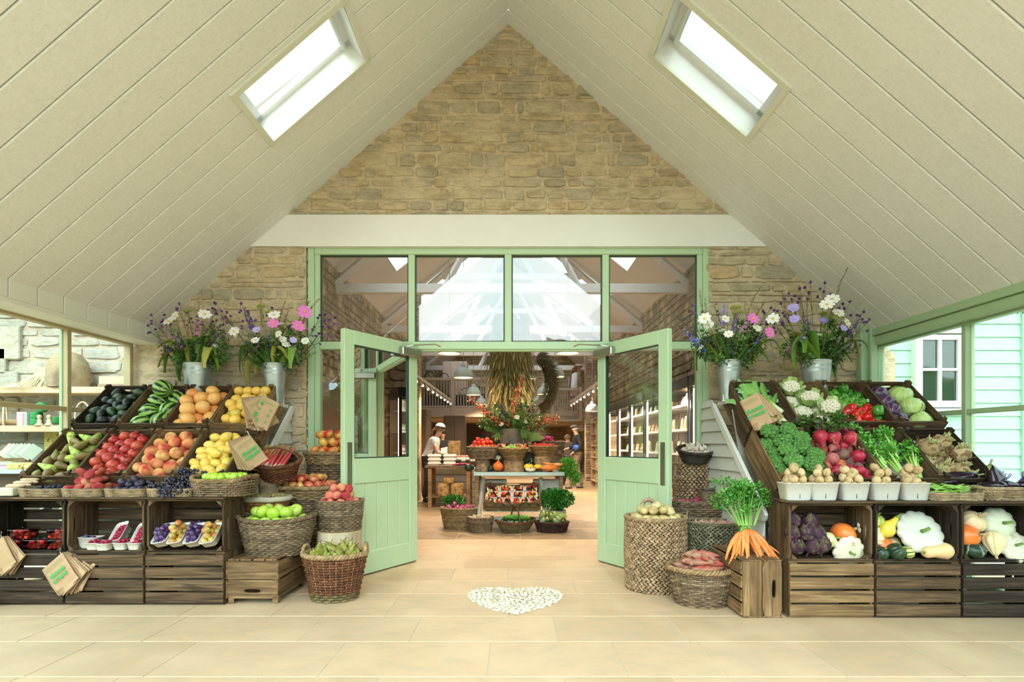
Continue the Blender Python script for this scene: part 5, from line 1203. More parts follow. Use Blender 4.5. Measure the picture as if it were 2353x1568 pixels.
# plums and greengages: four punnets propped facing the viewer
for i, (kd, nm, x) in enumerate([('purple_plum', 'small purple plums', -2.61), ('greengage', 'golden greengages', -2.495), ('purple_plum', 'purple plums', -2.375), ('greengage', 'greengages', -2.255)]):
 w = ('first', 'second', 'third', 'fourth')[i]
 M = T_((x + .0, 4.01, Z1 + .045)) @ Matrix.Rotation(R(38), 4, 'X') @ Matrix.Rotation(R(90), 4, 'Z')
 M = T_((x, 4.02, Z1 + .075)) @ Matrix.Rotation(R(-10), 4, 'Y') @ Matrix.Rotation(R(35), 4, 'X') @ Matrix.Rotation(R(90), 4, 'Z')
 punnet(M, (.21, .115, .06), f'white pulp punnet of {nm}, {w} from the raspberries, tipped towards the floor', 'propped punnets')
 pfill(M, (.21, .115, .06), kd, 26 if i % 2 == 0 else 15, .0195 if i % 2 == 0 else .025, ('purple plum' if i % 2 == 0 else 'golden green greengage') + f' in the {w} propped punnet', 'plum', f'fruit in the {w} propped punnet', 30 + i)
for i, x in enumerate((-2.45, -2.27)):
 M = T_((x, 4.16, Z1 + .10)); punnet(M, PS, 'white pulp punnet of ' + ('plums', 'greengages')[i] + ' behind the propped row', 'punnets at the back'); pfill(M, PS, ('purple_plum', 'greengage')[i], 12, .021, ('purple plum', 'greengage')[i] + ' in the punnet at the back of the crate', 'plum', 'fruit in the back punnets ' + str(i), 40 + i)
# raspberries
rs = [(-3.22, 4.06, 0, 0, 'purple_plum', 'tall white punnet of dark plums beside the raspberries'), (-3.13, 4.0, 0, 0, 'raspberry', 'low white punnet of raspberries, nearest the plum punnet'), (-3.035, 3.975, 0, 0, 'raspberry', 'low white punnet of raspberries in the front middle'), (-2.925, 4.0, 0, 0, 'raspberry', 'low white punnet of raspberries, third in the front row'), (-2.82, 4.0, 0, 0, 'raspberry', 'low white punnet of raspberries against the crate end'),
      (-3.0, 4.10, .075, 40, 'raspberry', 'white punnet of dark raspberries propped steeply'), (-2.83, 4.10, .075, 40, 'raspberry', 'white punnet of dark raspberries propped steeply at the crate end')]
for i, (x, Y, z, a, kd, lab) in enumerate(rs):
 sz = (.19, .10, .06) if a else ((.15, .10, .08) if i == 0 else (.13, .095, .05))
 M = T_((x, Y, Z1 + z + .003)) @ Matrix.Rotation(R(-14 if a else 0), 4, 'Y') @ Matrix.Rotation(R(a), 4, 'X') @ Matrix.Rotation(R(90), 4, 'Z')
 if i == 0: M = T_((x, Y, Z1))
 punnet(M, sz, lab, None if i in (0, 5, 6) else 'low raspberry punnets')
 pfill(M, sz, kd, 24 if kd == 'raspberry' else 9, .0118 if kd == 'raspberry' else .020, ('dark red raspberry in the ' if kd == 'raspberry' else 'dark plum in the ') + lab.replace('of raspberries', '').replace('  ', ' ')[:60], 'raspberry' if kd == 'raspberry' else 'plum', f'berries of punnet {"abcdefg"[i]}', 50 + i, z=.03)
# strawberries in clear punnets
def clear(x, Y, z, lab, seed):
 m = MB(); L, Wd, H = .175, .12, .075; n = 28; rg = []
 for q, zz in ((.80, 0), (.84, .003), (.98, H * .86), (1.05, H * .88), (1.05, H * .93), (.94, H), (.0, H)): rg.append([(*sup(2 * math.pi * i / n, L / 2 * max(q, .01), Wd / 2 * max(q, .01), 5), zz) for i in range(n)])
 vs = [p for r_ in rg for p in r_]; m.add(vs, [(a * n + i, a * n + (i + 1) % n, (a + 1) * n + (i + 1) % n, (a + 1) * n + i) for a in range(len(rg) - 1) for i in range(n)])
 o = m.obj('plastic_punnet', PLASTIC, None, True, (x, Y, z)); tag(o, lab, 'punnet', 'clear strawberry punnets')
 fill('strawberry', T_((x, Y, z + .003)), 15, .018, (L * .41, Wd * .41), 'red strawberry in the ' + lab.split(' of strawberries ')[1] if ' of strawberries ' in lab else 'red strawberry in the ' + lab, 'strawberry', 'strawberries ' + lab[-20:], .2, seed)
for i, (x, z) in enumerate([(-3.80, 0), (-3.62, 0), (-3.44, 0), (-3.73, .078), (-3.44, .078)]):
 clear(x + .03, 4.02, Z1 + z, 'clear plastic punnet of strawberries ' + ('at the window end of the lower layer', 'in the middle of the lower layer', 'by the hanging paper bags, lower layer', 'on top at the window side', 'on top by the crate post')[i], 60 + i)
# ================================================================ VEGETABLE COUNTER
PT = (.205, .15, .118)
for i, x in enumerate((1.975, 2.155, 2.37, 2.585, 2.795)):
 lab = f'deep white pulp punnet of potatoes, {("first", "second", "third", "fourth", "fifth")[i]} from the carrots'
 M = T_((x + .03, 3.76, BT)); punnet(M, PT, lab, 'potato punnets'); fill('potato', M, 13, .031, (PT[0] * .44, PT[1] * .44), f'small brown potato in the {("first", "second", "third", "fourth", "fifth")[i]} punnet from the carrots', 'potato', f'potatoes of the {("first", "second", "third", "fourth", "fifth")[i]} punnet', .35, 70 + i, .065)
bt = tray(3.09, 3.78, .36, .26, .05, 'flat wicker tray of green beans beside the potato punnets')
heapbed(bt, .16, .11, .045, 6)
for i in range(34):
 a = random.gauss(0, .35) + (0 if i % 5 else 1.2); q = i / 34
 place('green_bean', (3.09 + random.uniform(-.08, .08), 3.74 + random.uniform(-.06, .08), BT + .055 + q * .045), (R(90) + random.uniform(-.15, .15), random.uniform(-.1, .3), R(90) + a), random.uniform(.9, 1.25), 'long green bean in the flat wicker tray', 'green bean', 'green beans in the wicker tray')
ab = basket((3.47, 3.80, BT), .20, .15, .085, 'shallow wicker basket of aubergines at the end of the vegetable counter', base=.85, col='pale', n=5, rim=.008, rows=7, sp=.03)
heapbed(ab, .17, .13, .06, 5)
for i, (x, y, z, rx_, ry_, rz_, s) in enumerate([(3.20, 3.86, .14, 80, 0, 70, .95), (3.30, 3.90, .17, 78, 10, 62, 1.15), (3.46, 3.80, .16, -12, 8, 0, 1.15), (3.56, 3.88, .19, 60, 0, 130, 1.1), (3.52, 3.74, .12, 95, 0, 80, .85), (3.60, 3.74, .12, 96, 0, 250, .85), (3.38, 3.74, .12, 92, 0, 215, .8), (3.40, 3.92, .13, 85, 0, 100, .9)]):
 place('aubergine', (x, y, BT + z - .02), (R(rx_), R(ry_), R(rz_)), s, ('small aubergine beside the beans', 'glossy dark aubergine pointing at the beans', 'upright pear shaped aubergine in the middle of the heap', 'long aubergine leaning back', 'small aubergine lying at the front', 'aubergine with its calyx outward at the front end', 'short aubergine under the upright one', 'aubergine half hidden at the back')[i], 'aubergine', 'aubergines on the counter', i)
kb = basket((3.83, 3.80, BT), .14, .13, .08, 'shallow wicker basket of purple kohlrabi beyond the aubergines', base=.85, col='pale', n=5, rim=.008, rows=6, sp=.03)
bfill(kb, 'kohlrabi', 12, .034, .13, .12, .05, 'purple kohlrabi with cut leaf stalks', 'kohlrabi', 'kohlrabi by the aubergines', .5, 9)
for i, (x, y, z) in enumerate(((3.62, 3.93, .12), (3.70, 3.82, .12), (3.54, 3.96, .11))): place('kohlrabi', (x, y, BT + z), (.3, .2, i), 1, 'purple kohlrabi lying between the aubergine heap and its basket', 'kohlrabi', 'kohlrabi behind the aubergines')
# artichokes and squashes in the open crates
F0 = 3.68
for i, (x, z, y) in enumerate([(1.965, .045, F0), (2.055, .045, F0), (2.145, .05, F0), (1.955, .125, F0 + .02), (2.045, .13, F0), (2.13, .12, F0 + .02), (1.985, .205, F0 + .06), (2.09, .20, F0 + .06), (2.00, .06, F0 + .14)]):
 place('artichoke', (x, y, Z1 + z - .005), (R(random.uniform(-30, 5)) + (.5 if i < 3 else 0), R(random.uniform(-15, 15)), i * 1.3), 1.12, 'purple artichoke in the open crate, ' + ('bottom row by the crate end', 'bottom row middle', 'bottom row inner', 'middle row by the crate end', 'middle row centre', 'middle row inner', 'top by the crate end', 'top inner', 'hidden at the back')[i], 'artichoke', 'artichokes in the open crate', i)
def sq(k, x, z, y, rot, sc, lab): return place(k, (x, y, Z1 + z), tuple(R(a) for a in rot), sc, lab, 'squash', None, 0)
sq('onion_squash', 2.36, .145, F0 + .10, (10, 65, 20), 1.12, 'orange onion squash with a corky stalk beside the artichokes')
sq('cream_squash', 2.225, .115, F0 + .05, (10, 60, -20), 1.1, 'ribbed cream green squash between artichokes and orange squash')
sq('small_patty_pan', 2.345, .045, F0 + .03, (100, 12, 5), .93, 'white scalloped patty pan squash lying under the orange squash')
sq('cream_gourd', 2.23, .035, F0 + .17, (90, 0, 60), .7, 'small cream gourd behind the white scalloped squash')
sq('patty_pan', 2.865, .165, F0 + .06, (62, -14, 8), 1.05, 'very large white scalloped patty pan squash in the middle crate')
sq('butternut_squash', 2.945, .05, F0 - .01, (90, 8, -72), .92, 'tan butternut squash lying under the large white patty pan')
sq('crookneck_squash', 2.66, .205, F0 + .07, (15, 25, 20), 1.05, 'yellow crookneck squash standing beside the large white patty pan')
sq('striped_green_squash', 2.60, .24, F0 + .12, (20, 10, 0), 1.05, 'green and yellow striped squash on top of the middle crate heap')
sq('pale_patty_pan', 2.545, .195, F0 + .10, (70, 20, 0), .75, 'pale scalloped squash at the artichoke end of the middle crate')
sq('cream_gourd', 2.56, .125, F0 + .07, (90, 0, -50), .95, 'cream gourd below the pale scalloped squash in the middle crate')
sq('onion_squash', 2.63, .07, F0 + .10, (0, 0, 0), .95, 'red orange squash behind the dark acorn squashes')
sq('acorn_squash', 2.56, .035, F0, (30, 20, 0), .78, 'dark green acorn squash in the front corner of the middle crate')
sq('acorn_squash', 2.665, .045, F0, (50, 0, 40), .95, 'larger dark green ribbed acorn squash in the middle crate')
sq('striped_squash', 2.765, .04, F0 + .02, (80, 10, 60), .82, 'yellow squash with dark green stripes beside the acorn squashes')
sq('cream_pumpkin', 2.73, .08, F0 + .15, (20, 0, 0), .8, 'cream pumpkin behind the striped squash in the middle crate')
sq('cream_pumpkin', 3.275, .245, F0 + .09, (40, 20, 0), 1.0, 'cream ribbed pumpkin on top of the heap in the end crate')
sq('onion_squash', 3.20, .145, F0 + .05, (70, 30, 0), 1.05, 'orange squash tipped forward in the end crate')
sq('kabocha', 3.21, .055, F0 + .02, (10, 0, 0), .98, 'dark green kabocha squash with pale streaks in the end crate')
sq('cream_gourd', 3.37, .105, F0 + .03, (160, 10, 0), 1.1, 'cream ribbed gourd pointing down in the end crate')
sq('pale_patty_pan', 3.47, .22, F0 + .12, (75, 0, 0), 1.05, 'pale green squash at the top far side of the end crate')
sq('small_patty_pan', 3.52, .07, F0 + .05, (60, 0, 0), 1.0, 'white scalloped squash low on the far side of the end crate')
sq('striped_squash', 3.125, .10, F0 + .14, (0, 0, 0), .8, 'yellow striped squash behind the kabocha in the end crate')
sq('cream_squash', 3.36, .045, F0 + .16, (0, 0, 0), .9, 'cream green squash behind the downward gourd')
# ================================================================ BASKETS BY THE LEFT DOOR
b = basket((-1.875, 4.235, .327), .295, .215, .27, 'large oval wicker basket of green apples on the upturned crate', base=.76, col='grey', rim=.014, dip=.03, sp=.034, rows=17)
bfill(b, 'green_apple', 26, .050, .26, .19, .205, 'large bright green cooking apple in the oval basket', 'apple', 'green apples in the oval basket', .75, 2, corners=['at the back window end of the oval basket', 'at the back door end of the oval basket', 'at the front window end of the oval basket', 'at the front door end of the oval basket'])
b = basket((-1.375, 4.12, 0), .235, .20, .345, 'round two toned willow basket of pears on the floor by the open door', base=.70, col='red', rimcol='buff', lowcol='moss', rim=.016, rows=17, sp=.045, handles=[(.15, .055, .085, .011), (math.pi - .1, .055, .075, .011)])
bfill(b, 'round_pear', 34, .036, .205, .175, .285, 'small olive green pear in the two toned basket', 'pear', 'pears in the two toned basket', .6, 3)
log((-1.45, 4.47, 0), .185, .475, 'pale peeled log standing on the floor under the small peach basket', bark=False)
b = basket((-1.45, 4.47, .477), .188, .165, .24, 'round grey wicker basket of rosy peaches on the peeled log', base=.88, col='grey', rim=.009, rows=15, handles=[(.2, .04, .03, .008)])
bfill(b, 'small_peach', 24, .039, .165, .145, .195, 'rosy downy peach in the basket on the log', 'peach', 'peaches in the basket on the log', .6, 4)
log((-2.08, 4.50, 0), .15, .575, 'bark covered log hidden under the hazelnut basket')
b = basket((-2.075, 4.47, .58), .19, .16, .16, 'round orange willow basket of hazelnuts with a linen edge', base=.80, col='orange', linen=True, rows=11)
bfill(b, 'hazelnut', 100, .0125, .165, .135, .172, 'green and brown hazelnut in its husk', 'hazelnut', 'hazelnuts in the linen edged basket', 1.0, 5)
b = basket((-1.86, 4.86, 0), .20, .18, .70, 'tall cane basket carrying the wide bowl of red apples', base=.9, col='grey', rows=34, rim=0, sp=.035)
b = basket((-1.86, 4.86, .70), .305, .235, .10, 'wide buff wicker bowl of red apples on the tall basket', base=.80, col='buff', rim=.015, rows=6, sp=.05)
bfill(b, 'red_apple', 34, .041, .25, .19, .085, 'small red and yellow apple in the wide wicker bowl', 'apple', 'red apples in the wide bowl', .75, 6, corners=['at the back window side of the wide bowl', 'at the back door side of the wide bowl', 'at the front window side of the wide bowl', 'at the front door side of the wide bowl'])
b = basket((-1.76, 5.17, 0), .21, .15, 1.0, 'tall cane basket standing against the entrance frame', base=.92, col='grey', rows=44, rim=0, sp=.035)
b = basket((-1.76, 5.15, 1.0), .245, .185, .10, 'buff wicker bowl of red and yellow apples by the entrance frame', base=.86, col='buff', rim=.014, rows=6, sp=.05)
bfill(b, 'bicolour_apple', 18, .050, .215, .15, .085, 'large yellow apple blushed red in the bowl by the entrance', 'apple', 'red and yellow apples by the entrance', .7, 7)
# rhubarb
log((-2.13, 4.66, 0), .08, .90, 'thin bark covered log under the rhubarb basket')
rb = basket((-2.045, 4.66, .905), .205, .16, .155, 'dark brown willow hoop handled basket of rhubarb', base=.66, col='red', rim=.013, tilt=R(22), rot=0, rows=12)
hoop(rb, .20, .15, .13, .008, 'red'); heapbed(rb, .17, .13, .09)
bpy.context.view_layer.update(); M = rb.matrix_world.copy()
for i in range(20):
 x = (i % 8 - 3.5) * .032; z = .12 + (i // 8) * .022
 place('rhubarb_stick', M @ Vector((x - .03, -.12 + random.uniform(-.01, .02), z)), (M @ Matrix.Rotation(R(random.uniform(4, 26)), 4, 'Y') @ Matrix.Rotation(R(-70 + random.uniform(-6, 4)), 4, 'X')).to_euler(), random.uniform(.8, 1.0), 'pink and green stick of rhubarb in the hoop handled basket', 'rhubarb', 'rhubarb in the hoop basket')
# ================================================================ BASKETS BY THE RIGHT DOOR
b = basket((1.195, 4.42, 0), .245, .225, .585, 'tall plaited sea grass basket of potatoes on the floor by the open door', base=.98, col='rope', style='plait', rows=27, rim=.012, handles=[(math.pi / 2, .075, .135, .015)], bulge=.03)
bfill(b, 'baking_potato', 30, .041, .20, .185, .545, 'yellow skinned potato in the tall plaited basket', 'potato', 'potatoes in the tall plaited basket', .6, 11, lay=True)
b = basket((1.425, 4.0, 0), .245, .21, .265, 'round buff wicker basket of sweet potatoes on the floor', base=.74, col='grey', rimcol='buff', rim=.016, rows=17, sp=.05, bulge=.03)
heapbed(b, .215, .18, .235, mat=TISSUE)
for i in range(44):
 lay = i // 16; a = random.uniform(-.6, .6) + (1.57 if i % 6 == 0 else 0); q = .165 - lay * .05; t_ = i * 2.4; rr_ = q * math.sqrt((i % 16 + .5) / 16)
 place('sweet_potato', (1.425 + rr_ * math.cos(t_), 3.99 + rr_ * .8 * math.sin(t_), .275 + lay * .045), (R(90) + random.uniform(-.25, .25), random.uniform(-.3, .3), R(90) + a), random.uniform(.9, 1.12), 'pink skinned sweet potato in the round basket', 'sweet potato', 'sweet potatoes in the round basket', i)
crate(T_((1.80, 4.72, .15)) @ Matrix.Rotation(R(180), 4, 'Y'), 'upturned dark crate hidden behind the sweet potatoes', None, L=.40, Wd=.30, H=.14, tone='d')
b = basket((1.745, 4.58, .165), .235, .19, .355, 'round green grey sea grass basket of pink garlic with two rope handles', base=.88, col='sea', style='plait', rows=22, rim=.010, handles=[(-.9, .055, .075, .006), (2.5, .055, .085, .006)])
bfill(b, 'pink_garlic', 46, .024, .205, .165, .315, 'pink skinned garlic bulb in the sea grass basket', 'garlic', 'pink garlic in the sea grass basket', 1.0, 12)
b = basket((1.775, 4.985, .0), .285, .17, .65, 'deep wicker basket of long red shallots beside the stand', base=.86, col='grey', rim=.012, rows=34, sp=.04)
bfill(b, 'long_shallot', 60, .024, .25, .14, .63, 'long red shallot in the deep wicker basket', 'shallot', 'long shallots in the deep basket', .8, 13, lay=True)
b = basket((1.86, 4.90, .665), .125, .085, .10, 'small empty oblong wicker tray resting on the shallots', base=.9, col='grey', n=5, rim=.007, rows=7, rot=R(-12), tilt=R(8), name='wicker_tray')
b = basket((1.785, 5.245, 0), .185, .115, 1.0, 'tall plaited sea grass basket against the stone wall under the garlic bowl', base=.98, col='rope', style='plait', rows=38, rim=.012, handles=[(math.pi, .04, -.2, .014)])
b = basket((1.775, 5.17, 1.02), .175, .14, .125, 'black coiled bowl of garlic tipped forward on the tall rope basket', base=.62, col='black', style='coil', rows=8, rim=.011, tilt=R(18), rot=R(0))
bfill(b, 'garlic_bulb', 30, .026, .145, .11, .09, 'white garlic bulb in the black coiled bowl', 'garlic', 'garlic in the black coiled bowl', .7, 14)
# carrots with their leaves on the standing crate
import itertools
cx_, cy_ = 1.72, 3.86
for i in range(26):
 f = (i + .5) / 26; a = R(-52 + 104 * f) + random.uniform(-.06, .06); top = Vector((cx_ + math.sin(a) * .055, cy_ + .03 + (i % 3) * .02, .595 - (i % 3) * .018 - abs(a) * .04))
 d = Vector((math.sin(a) * .85, -.50 - (i % 2) * .1, -.72)).normalized()
 rot = d.to_track_quat('-Z', 'Y').to_euler()
 place('carrot', top + d * .03, rot, random.uniform(1.0, 1.35), 'long orange carrot with its leaves, on the crate beside the stand', 'carrot', 'bunched carrots on the standing crate', i)
k = MB(); g = MB()
for i in range(34):
 a = random.uniform(-1, 1); b_ = random.uniform(0, 1); p0 = Vector((cx_ + a * .06, cy_ + .03, .60)); p2 = Vector((cx_ + .0 + a * .16, cy_ + .10 + random.uniform(-.1, .1), .70 + b_ * .20)); p1 = (p0 + p2) / 2 + Vector((a * .01, .02, .02))
 g.tube([p0, p1, p2], [.004, .003, .0015], 5); leafcloud(46, (.06, .06, .05), .026, i, tuple(p2), k)
o = k.obj('carrot_greens', rnd('carrot leaf', [(.05, .24, .02), (.08, .32, .03), (.04, .17, .015), (.12, .38, .05)], .5, isl=True)); g.obj('leaf_stalks', plain('carrot stalk', (.24, .46, .08), .5), o)
tag(o, 'bushy feathery green tops of the carrot bunch rising beside the stand', 'carrot leaves')
# ================================================================ PAPER BAGS
def text(s, size, loc, rot, parent, mat, name='lettering', shear=.2, bold=0, align='CENTER', sp=1.0):
 cu = bpy.data.curves.new(name, 'FONT'); cu.body = s; cu.size = size; cu.shear = shear; cu.align_x = align; cu.align_y = 'CENTER'; cu.offset = bold; cu.extrude = .0004; cu.space_line = sp; cu.resolution_u = 3
 cu.materials.append(mat); o = bpy.data.objects.new(name, cu); C.objects.link(o); bpy.context.view_layer.update()
 me = bpy.data.meshes.new_from_object(o.evaluated_get(bpy.context.evaluated_depsgraph_get())); bpy.data.objects.remove(o)
 return link(name, me, parent, loc, rot)
def bags(loc, w, h, n, rot, lab, fan=4.0, txt=True, second=None, tsize=.055, flip=-1):
 """a wad of flat paper bags hanging by one corner from a hook; local -y faces the viewer"""
 s = empty('paper_bags', loc, rot); r_ = random.Random(int(w * 1000 + n))
 for i in range(n):
  m = MB(); a = R(fan) * i * .5 + r_.uniform(-.02, .02); nx, nz = 8, 10; vs = []
  for iz in range(nz + 1):
   for ix in range(nx + 1):
    x, z = flip * (ix / nx) * w, -(iz / nz) * h; y = i * .0065 + .010 * math.sin(ix / nx * 3 + i) * (iz / nz) + .003 * mnoise.noise(Vector((x * 20, z * 20, i)))
    y -= .0 if i else .004 * math.sin(iz / nz * 3.1)
    # hang from the corner: turned 42 degrees
    c, sn_ = math.cos(a), math.sin(a); vs.append((x * c + z * sn_, y, -x * sn_ + z * c))
  f = [(q * (nx + 1) + p, q * (nx + 1) + p + 1, (q + 1) * (nx + 1) + p + 1, (q + 1) * (nx + 1) + p) for q in range(nz) for p in range(nx)]
  k = len(vs); vs2 = [(x, y + .003, z) for x, y, z in vs]; m.add(vs + vs2, f + [tuple(j + k for j in q)[::-1] for q in f] + [(nz * (nx + 1) + p, nz * (nx + 1) + p + k, nz * (nx + 1) + p + 1 + k, nz * (nx + 1) + p + 1) for p in range(nx)] + [(q * (nx + 1), (q + 1) * (nx + 1), (q + 1) * (nx + 1) + k, q * (nx + 1) + k) for q in range(nz)] + [(q * (nx + 1) + nx, q * (nx + 1) + nx + k, (q + 1) * (nx + 1) + nx + k, (q + 1) * (nx + 1) + nx) for q in range(nz)])
  m.obj('paper_bag', PAPER if i % 2 == 0 else PAPERD, s, True)
 m = MB(); m.tube([(flip * .012, -.008, -.015), (flip * .004, -.01, .01), (.0, 0, .035), (-.006, .008, .045), (-.01, .014, .035)], .0022, 5); m.obj('wire_hook', plain('wire', (.5, .5, .48), .3, 1), s)
 if txt: 
  text('choose\norganic', tsize, (flip * w * .52, -.0115, -h * .50), (R(90), 0, 0), s, INK, bold=.0012, sp=.85)
  for q in range(3):
   m = MB(); m.box((flip * w * .5, -.0095, -.025 - q * .012), (w * .8, .0004, .0022)); m.obj('printed_line', plain('faint green ink', (.30, .36, .16), .8), s)
 return tag(s, lab, 'paper bags')
# hung wads: the corner on the hook, the sheet turned
bags((-2.165, 4.62, 1.625), .17, .27, 9, (0, R(-30), R(34)), 'wad of brown paper bags reading choose organic hung on the orange crate', 5)
s2 = bags((-2.165, 4.59, 1.625), .19, .26, 2, (R(-4), R(26), R(-12)), 'printed brown paper bag with small green symbols turned out over the wad', -3, False, flip=1)
text('Why choose organic?', .017, (.10, -.0125, -.035), (R(90), 0, 0), s2, INK, shear=0)
for i, (x, z) in enumerate(((.045, -.065), (.15, -.085), (.045, -.115), (.15, -.135), (.045, -.17), (.15, -.195))):
 m = MB(); m.tube([(x + math.cos(a) * .009, -.0118, z + math.sin(a) * .009) for a in np.linspace(0, 6.283, 14, endpoint=False)], .0022 if i else .005, 4, closed=True); m.obj('printed_symbol', INK, s2)
bags((-2.075, 4.20, 1.27), .16, .235, 8, (0, R(-36), R(38)), 'wad of brown paper bags reading choose organic hung on the lemon crate', 5, tsize=.046)
bags((-3.31, 3.905, .40), .215, .235, 9, (R(-4), R(-38), R(-6)), 'wad of brown paper bags reading choose organic hanging in front of the floor crates', -7, tsize=.05)
bags((-3.735, 3.895, .52), .19, .22, 6, (R(-4), R(-34), R(-6)), 'brown paper bags hanging at the window end of the floor crates', -7, False)
bags((1.925, 4.16, 1.60), .15, .26, 10, (R(4), R(-24), R(-40)), 'wad of brown paper bags reading choose organic hung on the leek crate', -4, tsize=.05)
# script on the side of the broccoli crate
M = RT['broccoli']
o = text('Daylesfordorganic', .058, (0, 0, 0), (0, 0, 0), None, plain('branding ink', (.03, .015, .008), .8), shear=.45)
o.matrix_world = M @ T_((-.03, .196, .19)) @ Matrix.Rotation(R(180), 4, 'Z') @ Matrix.Rotation(R(90), 4, 'X')
bc = [x for x in bpy.data.objects if x.get('label', '').startswith('aged wooden crate tilted forward holding broccoli')][0]
bpy.context.view_layer.update(); mw = o.matrix_world.copy(); o.parent = bc; bpy.context.view_layer.update(); o.matrix_world = mw
# ================================================================ FLOWERS
STM = plain('flower stem', (.12, .24, .05), .6); STD = plain('dark wiry stem', (.06, .07, .04), .7)
H0 = .45
def bstem(r_, w=.03, r=.0022, n=6, top=H0):
 a = r_.uniform(0, 6.3); return [(math.cos(a) * w * math.sin(i / (n - 1) * 3.0), math.sin(a) * w * math.sin(i / (n - 1) * 3.0), i / (n - 1) * top) for i in range(n)]
def disc_flower(s, mat, cmat, rad=.036, npet=8, wid=.55, cup=.15, nrm=(0, -.8, .6), ruff=0):
 r_ = random.Random(s); st_ = MB(); st_.tube(bstem(r_, .02), .0016, 5)
 k = MB(); n = Vector(nrm).normalized(); u = n.cross(Vector((0, 0, 1))).normalized(); v = n.cross(u); c = Vector((0, 0, H0))
 for i in range(npet):
  a = 2 * math.pi * i / npet + r_.uniform(-.06, .06); d = u * math.cos(a) + v * math.sin(a); t = n.cross(d); R_ = rad * r_.uniform(.92, 1.08); w = R_ * wid * .5
  pts = [c + d * .003, c + d * R_ * .4 + n * cup * R_ * .5, c + d * R_ * .8 + n * cup * R_, c + d * R_ + n * cup * R_ * (.7 + r_.uniform(-.5, .5))]
  k.blade(pts, [.002, w * .75, w, w * .55], t, fold=.06)
 q = MB(); q.ball(c + n * .003, rad * .20, 8, 6, sc=(1, 1, .8)); 
 return [('flower', st_.mesh('stem', STM)), ('petals', k.mesh('petals', mat)), ('centre', q.mesh('centre', cmat))]
YEL = plain('yellow flower centre', (.80, .52, .04), .7); WHP = rnd('white petals', [(.84, .84, .76), (.82, .80, .74)], .6); PKP = rnd('pink petals', [(.78, .22, .58), (.74, .18, .54)], .6); LVP = rnd('lavender petals', [(.42, .34, .74), (.50, .40, .78), (.30, .22, .66)], .6)
kind('white_cosmos', [disc_flower(s, WHP, YEL, nrm=((s % 3 - 1) * .5, -.8, .6)) for s in range(5)])
kind('pink_cosmos', [disc_flower(s + 9, PKP, YEL, .040, nrm=(.2 * s, -.9, .4)) for s in range(2)])
kind('scabious', [disc_flower(s + 20, LVP, plain('pale flower centre', (.60, .56, .62), .8), .030, 13, .42, .3) for s in range(3)])
def florets(c, n, rad, size, mat, r_, m, along=None):
 for i in range(n):
  if along: f = i / n; p = c + Vector((r_.uniform(-1, 1), r_.uniform(-1, 1), 0)).normalized() * rad * (1 - f * .65) + Vector((0, 0, f * along)); sz = size * (1 - f * .55)
  else: d = Vector((r_.gauss(0, 1), r_.gauss(0, 1), r_.gauss(0, 1))).normalized(); p = c + d * rad; sz = size
  n_ = (p - c - Vector((0, 0, (p - c).z))).normalized() if along else (p - c).normalized(); u = n_.orthogonal().normalized(); v = n_.cross(u); k0 = m.n
  ps = [p + n_ * sz * .1]
  for j in range(5):
   a = j * 1.2566; ps += [p + (u * math.cos(a - .45) + v * math.sin(a - .45)) * sz * .6 + n_ * sz * .2, p + (u * math.cos(a) + v * math.sin(a)) * sz + n_ * sz * .3, p + (u * math.cos(a + .45) + v * math.sin(a + .45)) * sz * .6 + n_ * sz * .2]
  m.add(ps, [(0, 1 + 3 * j, 2 + 3 * j, 3 + 3 * j) for j in range(5)])
def delph(s, mat):
 r_ = random.Random(s); st_ = MB(); st_.tube(bstem(r_, .02, top=H0 + .03), .0022, 5); m = MB(); florets(Vector((0, 0, H0 - .12)), 34, .020, .0135, mat, r_, m, along=.15); return [('flower', st_.mesh('stem', STM)), ('florets', m.mesh('florets', mat))]
BLP = rnd('blue petals', [(.10, .10, .72), (.16, .18, .80), (.30, .26, .80)], .5, isl=True); VIP = rnd('violet petals', [(.36, .30, .80), (.46, .40, .86), (.26, .18, .66)], .5, isl=True)
DPP = rnd('deep purple petals', [(.07, .02, .18), (.12, .04, .28)], .6, isl=True); MVP = rnd('mauve petals', [(.48, .14, .46), (.60, .26, .56)], .6, isl=True)
kind('blue_delphinium', [delph(s, BLP) for s in range(2)]); kind('violet_delphinium', [delph(s + 4, VIP) for s in range(2)]); kind('purple_spike', [delph(s + 8, DPP) for s in range(2)]); kind('mauve_spike', [delph(s + 12, MVP) for s in range(2)])
def verb(s):
 r_ = random.Random(s); st_ = MB(); m = MB(); st_.tube([(0, 0, 0), (.004, 0, H0 * .4), (.0, 0, H0 * .72)], .0014, 4)
 for i in range(4):
  a = i * 1.8 + r_.random(); e = Vector((math.cos(a) * .035 * (i > 0), math.sin(a) * .03 * (i > 0), H0 - .02 * i + r_.uniform(-.01, .01))); st_.tube([(0, 0, H0 * .70), e * .5 + Vector((0, 0, H0 * .42)), e], .0010, 4)
  florets(e, 12, .006, .0062, None, r_, m); m.ball(e, .006, 6, 4)
 return [('flower', st_.mesh('stem', STD)), ('florets', m.mesh('florets', rnd('verbena purple', [(.14, .03, .26), (.24, .07, .36), (.10, .02, .16)], .7)))]
kind('verbena', [verb(s) for s in range(4)])
